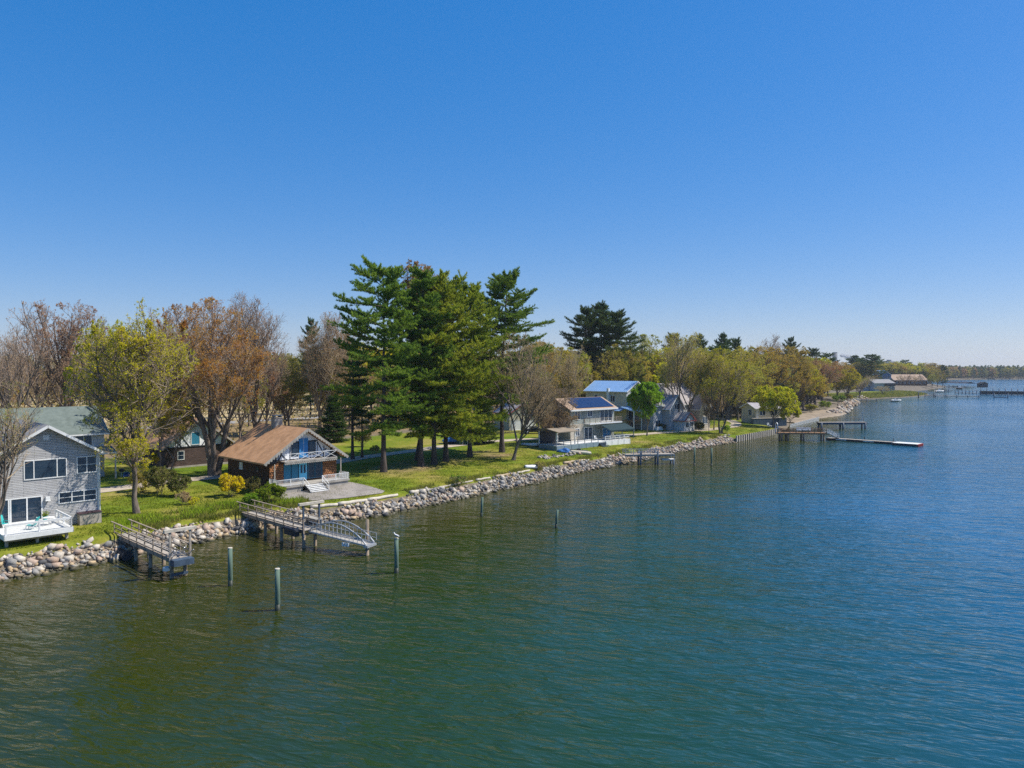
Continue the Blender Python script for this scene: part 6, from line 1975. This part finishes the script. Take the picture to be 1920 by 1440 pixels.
# the pine group
for u, vb, vt, wpx, lf, sd, low, lb, side in (
        (719, 885, 484, 190, 'lf_pine', 201, 0.23, 'tallest dark pine with the thickest bare trunk, leftmost of the group', (-0.9, -0.2, 0.25)),
        (789, 874, 492, 120, 'lf_pine', 207, 0.22, 'dark pine second from the left in the group', None),
        (814, 871, 503, 145, 'lf_pine_y', 211, 0.20, 'yellowish pine in the middle of the group', None),
        (836, 865, 515, 165, 'lf_pine_y', 217, 0.19, 'yellowish pine with a flared trunk base in the group', (0.8, -0.5, 0.25)),
        (881, 857, 532, 165, 'lf_pine_y', 223, 0.17, 'shorter yellowish pine between the flared one and the separate one', None),
        (941, 848, 508, 150, 'lf_pine', 229, 0.33, 'tall separate pine at the right of the group with a long bare trunk', (0.9, -0.3, 0.12))):
    q = GG(u, vb)
    h_ = CAMZ + (692 - vt) / FPX * q.y - q.z - 1.8
    custom('pine_tree', lb, q, h_, wpx / FPX * q.y, 'bark_pine', 'twig_dark', lf, sd, pine=True, low=low, side=side, blade=0.42, bw=0.105, tuft=13, dens=1.0, group='pines on the lawn')
q = AT(781, 850, 123); q.z = ground(q.x, q.y)
custom('reddish_pine', 'rust-topped conifer rising behind the second pine of the group', q, 36.3 - 0.6, 9, 'bark_pine', 'twig_dark', 'lf_russet', 233, trunk=0.8, tr=0.0082, n=(22, 7, 6, 5, 0), leaf=13500, ls=0.16, up=0.25, env_low=0.55, ang1=0.9, t1=0.62)
for u, vb, vt, lb in ((661, 861, 640, 'thin dark pine on the lawn edge left of the tallest pine'), (679, 858, 700, 'thin dark pine sapling behind the round clipped shrub')):
    q = GG(u, vb); h_ = CAMZ + (692 - vt) / FPX * q.y - q.z
    custom('pine_tree', lb, q, h_, 4.6, 'bark_pine', 'twig_dark', 'lf_pine_far', 240 + u, pine=True, low=0.42, blade=0.4, bw=0.06, tuft=7, dens=0.6, group='pines on the lawn')
for u, vt, Y, w, lb in ((625, 745, 150, 60, 'small dark evergreen behind the chalet roof'), (905, 730, 150, 55, 'small evergreen under the right pine'), (868, 745, 165, 50, 'small evergreen behind the pine trunks'), (745, 740, 185, 80, 'dark evergreen in the shade behind the tallest pine')):
    T('spruce', u, vt, Y, w, lb, 'evergreen_tree')

# dark pines behind the blue-roofed house and others that stand over the skyline
for u, vt, Y, w, lb in ((1096, 585, 235, 75, 'dark evergreen at the left of the clump over the blue roof'), (1128, 578, 240, 85, 'dark evergreen in the middle of the clump over the blue roof'), (1160, 592, 232, 80, 'dark evergreen at the right of the clump over the blue roof'),
                        (1312, 632, 330, 34, 'lone evergreen tip left of the skyline pair'), (1356, 630, 340, 40, 'evergreen tip, left one of the skyline pair'), (1380, 634, 345, 30, 'evergreen tip, right one of the skyline pair'),
                        (1262, 626, 290, 40, 'evergreen rising behind the olive trees'), (1484, 637, 360, 34, 'evergreen over the ochre trees left of the stack'), (1524, 652, 390, 34, 'evergreen second left of the power-station stack'),
                        (1552, 662, 430, 40, 'evergreen just left of the power-station stack'), (1198, 700, 225, 50, 'dark evergreen behind the gable of the blue-roofed house'), (1450, 690, 260, 48, 'dark evergreen between the ochre trees above the cream cottage'),
                        (582, 605, 230, 36, 'evergreen tip behind the broad bare tree')):
    T('evergreen', u, vt + 3, Y, w * 1.3, lb, 'evergreen_tree')
# trees with a place of their own in the middle distance
for kd, u, vt, Y, w, lb, nm in (
        ('bare_tan', 1010, 622, 175, 90, 'bare tan tree over the lawn behind the leaning tree', 'bare_tree'),
        ('bare_tan', 1072, 640, 200, 80, 'bare tan tree left of the dark evergreen clump', 'bare_tree'),
        ('olive', 1205, 625, 255, 125, 'olive tree between the dark evergreen clump and the tall olive one', 'olive_tree'),
        ('olive', 1170, 650, 225, 80, 'olive tree just behind the blue metal roof', 'olive_tree'),
        ('bare', 1432, 616, 300, 90, 'bare grey dome-shaped tree on the right skyline', 'bare_tree'),
        ('olive', 1400, 648, 245, 110, 'olive tree behind the yellow-olive vase-shaped tree', 'olive_tree'),
        ('ochre', 1440, 648, 255, 125, 'ochre tree above the cream cottage', 'ochre_tree'),
        ('ochre', 1492, 645, 290, 120, 'big ochre tree at the head of the beach', 'ochre_tree'),
        ('russet', 1543, 664, 330, 95, 'brown budding tree behind the sandy flat', 'russet_tree'),
        ('yellow', 1588, 690, 375, 52, 'yellow-green tree at the end of the beach', 'yellow_green_tree'),
        ('ochre', 1520, 680, 310, 85, 'low ochre tree by the sandy flat', 'ochre_tree'),
        ('ochre', 1572, 678, 390, 70, 'ochre tree over the yellow-green one at the beach end', 'ochre_tree'),
        ('bare_tan', 1655, 722, 470, 34, 'small bare tree left of the grey boathouse', 'bare_tree'),
        ('bare', 1612, 705, 440, 40, 'bare grey tree above the small low dock', 'bare_tree'),
        ('yellow', 205, 590, 150, 90, 'yellow-green tree behind the tallest foreground tree', 'yellow_green_tree'),
        ('russet', 345, 568, 150, 110, 'russet tree behind the left side of the copper maple', 'russet_tree'),
        ('bare', 300, 570, 175, 100, 'bare grey tree between the yellow-green tree and the copper maple', 'bare_tree'),
        ('bare', 170, 575, 160, 90, 'bare grey tree between the reddish tree and the yellow-green tree', 'bare_tree'),
        ('bare', 15, 600, 140, 90, 'bare grey tree at the very left edge of the skyline', 'bare_tree'),
        ('olive', 540, 660, 165, 90, 'olive tree behind the chalet chimney', 'olive_tree'),
        ('olive', 450, 660, 145, 100, 'olive-budded tree behind the copper maple', 'olive_tree'),
        ('bare_tan', 655, 640, 185, 80, 'bare tan tree left behind the tallest pine', 'bare_tree'),
        ('russet', 640, 592, 210, 70, 'russet tree top showing left of the tallest pine', 'russet_tree')):
    T(kd, u, vt, Y, w, lb, nm)

# the wood behind: single trees, alike within each stretch
rw = random.Random(5)
STR = [('behind the left-hand houses', -70, 46), ('behind the pine group', 46, 135), ('behind the blue-roofed house', 135, 215), ('above the sandy beach', 215, 450)]
KN = {'bare': ('bare_tree', 'bare grey tree'), 'bare_tan': ('bare_tree', 'bare tan tree'), 'russet': ('russet_tree', 'russet budding tree'), 'olive': ('olive_tree', 'olive young-leaved tree'), 'ochre': ('ochre_tree', 'ochre flowering tree'), 'yellow': ('yellow_green_tree', 'yellow-green tree'), 'evergreen': ('evergreen_tree', 'dark evergreen')}
for where, a0, a1 in STR:
    mixk = {'behind the left-hand houses': ['bare', 'russet', 'bare', 'bare_tan', 'russet', 'olive'], 'behind the pine group': ['bare_tan', 'bare', 'russet', 'olive', 'ochre'],
            'behind the blue-roofed house': ['olive', 'ochre', 'bare_tan', 'olive', 'evergreen', 'yellow', 'ochre', 'olive'], 'above the sandy beach': ['ochre', 'olive', 'yellow', 'ochre', 'russet', 'olive', 'yellow', 'olive', 'evergreen']}[where]
    a = a0
    while a < a1:
        rows = {'behind the left-hand houses': ((140, 12), (165, 14), (195, 18), (230, 20), (275, 25)), 'behind the pine group': ((70, 10), (92, 8), (132, 12), (165, 20), (205, 20), (245, 20)),
                'behind the blue-roofed house': ((48, 5), (66, 6), (84, 8), (106, 10), (140, 15), (185, 20), (240, 20)), 'above the sandy beach': ((19, 3), (28, 3), (40, 4), (56, 5), (76, 8), (100, 10))}[where]
        for b0, sp in rows:
            aa_ = a + rw.uniform(-4, 4); bb_ = b0 + rw.uniform(-sp, sp)
            if rw.random() < 0.12:
                continue
            p_ = gpt(aa_, bb_)
            u_ = CX + p_.x / p_.y * FPX
            if not -120 < u_ < 1700:
                continue
            kd = rw.choice(mixk)
            ms, H, W = KIND[kd]
            hh_ = rw.uniform(15, 21) if a < 135 else rw.uniform(19, 24)
            if kd == 'evergreen': hh_ *= 1.08
            if where == 'above the sandy beach': hh_ *= 0.95 if b0 < 30 else 1.05
            k = rw.randrange(len(ms))
            put_tree(KN[kd][0], ms[k], (p_.x, p_.y, p_.z - 0.1), f'{KN[kd][1]} in the wood {where}', 'tree', f'trees in the wood {where}', rw.uniform(0, 6.28), hh_ / H, hh_ / H * (rw.uniform(0.85, 1.2) if a < 135 else rw.uniform(1.05, 1.35)))
        a += 10.0 if a < 75 else 7.5 if a < 215 else 7.0
# brush and saplings under the wood
rg = np.random.default_rng(63)
N_ = 400000
a_ = rg.uniform(-90, 470, N_); b_ = rg.uniform(20, 330, N_)
st_ = np.interp(a_, [-90, 20, 40, 66, 130, 140, 215, 235, 470], [212, 205, 126, 68, 62, 46, 42, 16, 12])
cl_ = np.sin(a_ * 0.23 + 2 * np.sin(b_ * 0.13)) * np.sin(b_ * 0.27 + a_ * 0.09) + 0.5 * np.sin(a_ * 0.71) * np.sin(b_ * 0.63)
keep = (b_ > st_ + rg.normal(0, 3, N_)) & (cl_ > -0.35 + rg.normal(0, 0.2, N_)) & ~((b_ > 106) & (b_ < 124) & (a_ < 215))
a_, b_, cl_ = a_[keep][:95000], b_[keep][:95000], cl_[keep][:95000]
X, Y = xy(a_, b_); Z = height(a_, b_)
C = np.stack([X, Y, Z + rg.uniform(0, 1, len(a_)) ** 0.8 * (1.8 + 3.6 * np.clip(cl_ + 0.4, 0, 1.2))], -1)
v, f = quads(rg, C, 0.30)
g_ = (cl_ * 2.2 + rg.normal(0, 0.5, len(f))).astype(int) % 3
o = link(bpy.data.objects.new('undergrowth', np_mesh('undergrowth', v, [f[g_ == k] for k in range(3)], [MT['lf_tan'], MT['lf_russet'], MT['lf_olive']], mis=range(3))))
tag(o, 'brush and saplings on the floor of the wood', 'undergrowth', kind='stuff')

# trees round the marina
rw = random.Random(9)
for i in range(90):
    u_ = 1598 + i * 2.0 + rw.uniform(-4, 4)
    Y = rw.uniform(780, 860) if u_ > 1634 else rw.uniform(560, 800)
    kd = rw.choice(['olive', 'yellow', 'ochre', 'olive', 'yellow', 'bare_tan', 'evergreen'])
    ms, H, W = KIND[kd]
    x = (u_ - CX) / FPX * Y; z = ground(x, Y)
    if z < 0.5: continue
    hh_ = rw.uniform(19, 26) * (1.15 if kd == 'evergreen' else 0.95)
    put_tree(KN[kd][0], ms[rw.randrange(len(ms))], (x, Y, z - 0.2), f'{KN[kd][1]} on the far point around the marina', 'tree', 'trees on the far point', rw.uniform(0, 6.28), hh_ / H, hh_ / H * rw.uniform(1.4, 1.9))
for i, (u_, Y, hh_, kd) in enumerate(((1690, 690, 11, 'bare_tan'), (1702, 690, 12, 'bare'), (1715, 680, 11, 'bare_tan'), (1728, 690, 12, 'bare'), (1748, 660, 13, 'olive'), (1758, 690, 17, 'olive'), (1768, 730, 20, 'evergreen'), (1630, 520, 12, 'bare_tan'), (1618, 500, 10, 'olive'), (1640, 560, 13, 'bare_tan'), (1606, 480, 12, 'olive'))):
    x = (u_ - CX) / FPX * Y; ms, H, W = KIND[kd]
    put_tree(KN[kd][0], ms[0], (x, Y, max(ground(x, Y), 0.8)), f'{KN[kd][1]} among the marina buildings', 'tree', 'trees among the marina buildings', rw.uniform(0, 6.28), hh_ / H, hh_ / H * 1.1)

# far wood across the river: one mass
rg = np.random.default_rng(77)
V, off, Fs = [], 0, [[], [], []]
for i in range(1000):
    aa_ = rg.uniform(1120, 1800); bb_ = 5 + abs(rg.normal(0, 1)) * 45
    p_ = gpt(aa_, bb_)
    dk = rg.uniform() < (0.45 if p_.x / p_.y > 0.63 else 0.3)
    hh_ = rg.uniform(17, 23) if dk else rg.uniform(15, 21)
    n_ = 120
    t_ = rg.uniform(0, 1, n_)
    if dk:
        zz = 0.08 + 0.92 * t_; rr = (1 - zz) ** 0.5 * 5.2 + 0.3
    else:
        zz = 0.12 + 0.88 * t_; rr = np.sin(np.clip((zz - 0.05), 0, 1) * 3.0) * 6.2
    an = rg.uniform(0, 6.28, n_); rr = rr * np.sqrt(rg.uniform(0.2, 1, n_))
    C = np.stack([p_.x + rr * np.cos(an), p_.y + rr * np.sin(an), p_.z + zz * hh_], -1)
    v, f = quads(rg, C, 1.3)
    V.append(v); Fs[1 if dk else (0 if rg.uniform() < 0.6 else 2)].append(f + off); off += len(v)
    tp_, tf_ = tubes(np.array([[[p_.x, p_.y, p_.z - 0.5], [p_.x, p_.y, p_.z + hh_ * 0.8]]]), np.array([[0.35, 0.1]]), 4)
    V.append(tp_); Fs[2].append(tf_ + off); off += len(tp_)
o = link(bpy.data.objects.new('far_wood', np_mesh('far_wood', np.concatenate(V), [np.concatenate(f) for f in Fs], [MT['lf_olive'], MT['lf_pine_far'], MT['lf_russet']], mis=range(3))))
tag(o, 'hazy wood along the far shore of the river', 'wood', kind='stuff')


# ------------------------------------------------------------------ shrubs
def shrub(loc, h, W, leaf, seed, label, n=4000, ls=0.07, twig='twig_tan', cat='shrub', name='shrub'):
    return custom(name, label, loc, h, W, 'bark_tan', twig, leaf, seed, cat=cat, names=('stems', 'foliage'), trunk=0.25, tr=0.0136, n=(14, 7, 6, 5, 0), leaf=n, ls=ls, up=0.22, env_low=-0.15, ang1=0.8, stems=5, t1=0.2, twig=0.012)


q = GG(432, 931); shrub(q, 3.0, 3.3, 'lf_forsythia', 301, 'bright yellow forsythia beside the chalet side wall', 7500, 0.085, name='forsythia')
q = GG(360, 945); shrub(q, 0.9, 1.6, 'lf_forsythia', 303, 'low yellow flowering shrub in the bed by the bank', 900, 0.06)
q = GG(508, 944); shrub(q, 2.3, 4.6, 'lf_shrub', 305, 'fresh green bush at the corner of the patio', 8000, 0.085)
q = GG(474, 950); shrub(q, 1.5, 3.6, 'lf_shrub', 307, 'low green bush left of the patio bush', 4500, 0.08)
q = GG(300, 928); shrub(q, 3.6, 5.2, 'lf_darkshrub', 309, 'dark olive shrub mass behind the trunk of the yellow-green tree', 8000, 0.085)
q = GG(338, 930); shrub(q, 2.6, 3.4, 'lf_darkshrub', 311, 'dark olive shrub right of the shrub mass', 5000, 0.08)
q = GG(268, 922); shrub(q, 3.2, 3.6, 'lf_olive', 313, 'tall olive shrub left of the dark shrub mass', 5000, 0.08)
q = GG(343, 946); shrub(q, 1.6, 2.0, 'lf_tan', 315, 'bare pinkish-tan shrub at the end of the bed', 900, 0.05)
q = GG(475, 925); shrub(q, 2.2, 2.6, 'lf_darkshrub', 317, 'dark evergreen bush against the chalet side wall', 5000, 0.07)
q = GG(680, 838); shrub(q, 3.6, 4.0, 'lf_darkshrub', 319, 'round clipped dark shrub on a stem behind the chalet', 7000, 0.08)
q = GG(702, 851); shrub(q, 1.7, 2.2, 'lf_shrub', 321, 'small leggy green shrub by the gravel track', 1800, 0.06)
q = GG(1012, 884); shrub(q, 1.8, 2.6, 'lf_olive', 323, 'wispy olive shrub beside the small white dinghy', 2200, 0.05)
q = GG(858, 912); shrub(q, 1.7, 4.0, 'lf_shrub', 325, 'wispy green shrub on the bank edge below the middle pines', 3000, 0.05)
q = GG(1362, 813); shrub(q, 2.0, 5.0, 'lf_shrub', 327, 'green bush at the foot of the yellow-olive vase-shaped tree', 4500, 0.09)
q = GG(1033, 822); shrub(q, 5.0, 6.5, 'lf_tan', 329, 'bare brown thicket left of the deck canopy', 4000, 0.07)
q = AT(1312, 800, 186); q.z = ground(q.x, q.y); shrub(q, 2.4, 3.5, 'lf_darkshrub', 331, 'dark rounded bush before the stone gable of the grey house', 4500, 0.09)
q = GG(1240, 806); shrub(q, 1.5, 4.0, 'lf_darkshrub', 333, 'low dark bush before the grey gabled house', 3000, 0.08)
for i, (u_, v_, h_, w_) in enumerate(((1520, 768, 3.2, 7), (1545, 765, 3.8, 8), (1500, 774, 3.0, 6), (1572, 758, 4.2, 9), (1590, 752, 4.0, 9))):
    q = AT(u_, v_, 292 + i * 20); q.z = ground(q.x, q.y)
    shrub(q, h_, w_, ('lf_olive', 'lf_shrub', 'lf_tan', 'lf_shrub', 'lf_olive')[i], 340 + i, ('olive bush above the sand, left of the bare one', 'leafy bush in the middle of the beach edge', 'bare tan bush nearest the cottage on the beach edge', 'tall green bush toward the far end of the beach', 'olive bush at the far end of the beach')[i], 4500, 0.14)

# ------------------------------------------------------------------ grass and bank weeds
rg = np.random.default_rng(41)


def blades(name, mat, N, fa, fb, hmin, hmax, wmin, label, clump=None):
    a_ = fa(N); b_ = fb(N, a_)
    if clump is not None:
        k = np.sin(a_ * 0.9 + 1.7 * np.sin(b_ * 0.8)) * np.sin(b_ * 1.1 + a_ * 0.35) + rg.normal(0, 0.35, N)
        a_, b_ = a_[k > clump], b_[k > clump]
    X, Y = xy(a_, b_); Z = height(a_, b_)
    n = len(a_)
    an = rg.uniform(0, 6.28, n); w = wmin * rg.uniform(0.7, 1.5, n); hh = rg.uniform(hmin, hmax, n)
    dx, dy = np.cos(an) * w, np.sin(an) * w
    lx, ly = rg.normal(0, 0.35, n) * hh, rg.normal(0, 0.35, n) * hh
    P0 = np.stack([X - dx, Y - dy, Z - 0.01], -1); P1 = np.stack([X + dx, Y + dy, Z - 0.01], -1); P2 = np.stack([X + lx, Y + ly, Z + hh], -1)
    V = np.stack([P0, P1, P2], 1).reshape(-1, 3)
    o = link(bpy.data.objects.new(name, np_mesh(name, V, [np.arange(3 * n).reshape(n, 3)], mat)))
    tag(o, label, 'grass', kind='stuff')


blades('lawn_grass', MT['grass_blade'], 150000, lambda n: 8 + 195 * rg.uniform(0, 1, n) ** 1.3, lambda n, a: np.where(a > 168, 1.2, 3.3) + np.where(a < 62, 18, 22) * rg.uniform(0, 1, n) ** 1.2, 0.05, 0.16, 0.035, 'mown lawn grass between the houses and the rocks', -0.25)
blades('bank_weeds', MT['weed'], 36000, lambda n: np.where(rg.uniform(0, 1, n) < 0.55, rg.uniform(27, 47, n), rg.uniform(60, 165, n)), lambda n, a: np.where(a < 48, rg.uniform(2.2, 7.0, n), rg.uniform(1.9, 3.6, n)), 0.15, 0.6, 0.04, 'rough weeds and long grass along the top of the rocks', -0.05)
blades('marsh_grass', MT['weed'], 9000, lambda n: rg.uniform(440, 575, n), lambda n, a: rg.uniform(1.5, 22, n), 0.4, 1.1, 0.25, 'marsh grass on the far point')
blades('bank_leaves', MT['lf_shrub'], 9000, lambda n: rg.uniform(26, 46, n), lambda n, a: rg.uniform(3.6, 6.8, n), 0.2, 0.75, 0.06, 'leafy green ground cover along the bank between the near piers', 0.15)

# ------------------------------------------------------------------ air, sky and sun
SUN_EL, SUN_AZ = rad(52), rad(83)      # azimuth from +Y towards +X
sd = bpy.data.lights.new('sun', 'SUN')
sd.energy = 4.0; sd.angle = rad(0.53); sd.color = (1.0, 0.95, 0.86)
so = bpy.data.objects.new('sun', sd); link(so)
dirv = Vector((math.sin(SUN_AZ) * math.cos(SUN_EL), math.cos(SUN_AZ) * math.cos(SUN_EL), math.sin(SUN_EL)))
so.rotation_euler = dirv.to_track_quat('Z', 'Y').to_euler()
so.location = (60, -40, 90)
w = bpy.data.worlds.new('World'); scene.world = w
w.use_nodes = True
nt = w.node_tree; nt.nodes.clear()
wo = nt.nodes.new('ShaderNodeOutputWorld'); bg = nt.nodes.new('ShaderNodeBackground')
sk = nt.nodes.new('ShaderNodeTexSky'); sk.sky_type = 'NISHITA'; sk.sun_disc = False
sk.sun_elevation = SUN_EL; sk.sun_rotation = SUN_AZ
sk.air_density = 1.0; sk.dust_density = 0.5; sk.ozone_density = 3.0; sk.altitude = 20
gm = nt.nodes.new('ShaderNodeGamma'); gm.inputs['Gamma'].default_value = 0.485
tn = nt.nodes.new('ShaderNodeMix'); tn.data_type = 'RGBA'; tn.blend_type = 'MULTIPLY'; tn.inputs['Factor'].default_value = 1.0
tn.clamp_result = False
tn.inputs['B'].default_value = (0.81 * 1.39, 0.848 * 1.39, 1.0 * 1.39, 1)
hs = nt.nodes.new('ShaderNodeHueSaturation'); hs.inputs['Saturation'].default_value = 1.80
nt.links.new(sk.outputs[0], gm.inputs[0]); nt.links.new(gm.outputs[0], tn.inputs['A'])
nt.links.new(tn.outputs['Result'], hs.inputs['Color'])
nt.links.new(hs.outputs[0], bg.inputs['Color'])
bg.inputs['Strength'].default_value = 0.15
nt.links.new(bg.outputs[0], wo.inputs['Surface'])

m, nt, out = newmat('river_air')
pv = nt.nodes.new('ShaderNodeVolumePrincipled')
pv.inputs['Color'].default_value = (0.80, 0.90, 1.0, 1); pv.inputs['Density'].default_value = 0.00010; pv.inputs['Anisotropy'].default_value = 0.2
nt.links.new(pv.outputs[0], out.inputs['Volume'])
hz = MB().box(-1700, 2800, -300, 3700, -5, 84).build('haze', m)
tag(hz, kind='stuff')

scene.render.engine = 'CYCLES'
cy = scene.cycles
cy.max_bounces = 6; cy.diffuse_bounces = 3; cy.glossy_bounces = 3; cy.transmission_bounces = 4; cy.transparent_max_bounces = 8; cy.volume_bounces = 0
cy.caustics_reflective = False; cy.caustics_refractive = False
cy.sample_clamp_indirect = 6.0
cy.sample_clamp_direct = 5.0
cy.use_denoising = False
cy.denoiser = 'OPENIMAGEDENOISE'
cy.denoising_input_passes = 'RGB_ALBEDO_NORMAL'
scene.view_settings.view_transform = 'Standard'
scene.view_settings.look = 'None'
scene.view_settings.exposure = 0.65
scene.view_settings.gamma = 1.0
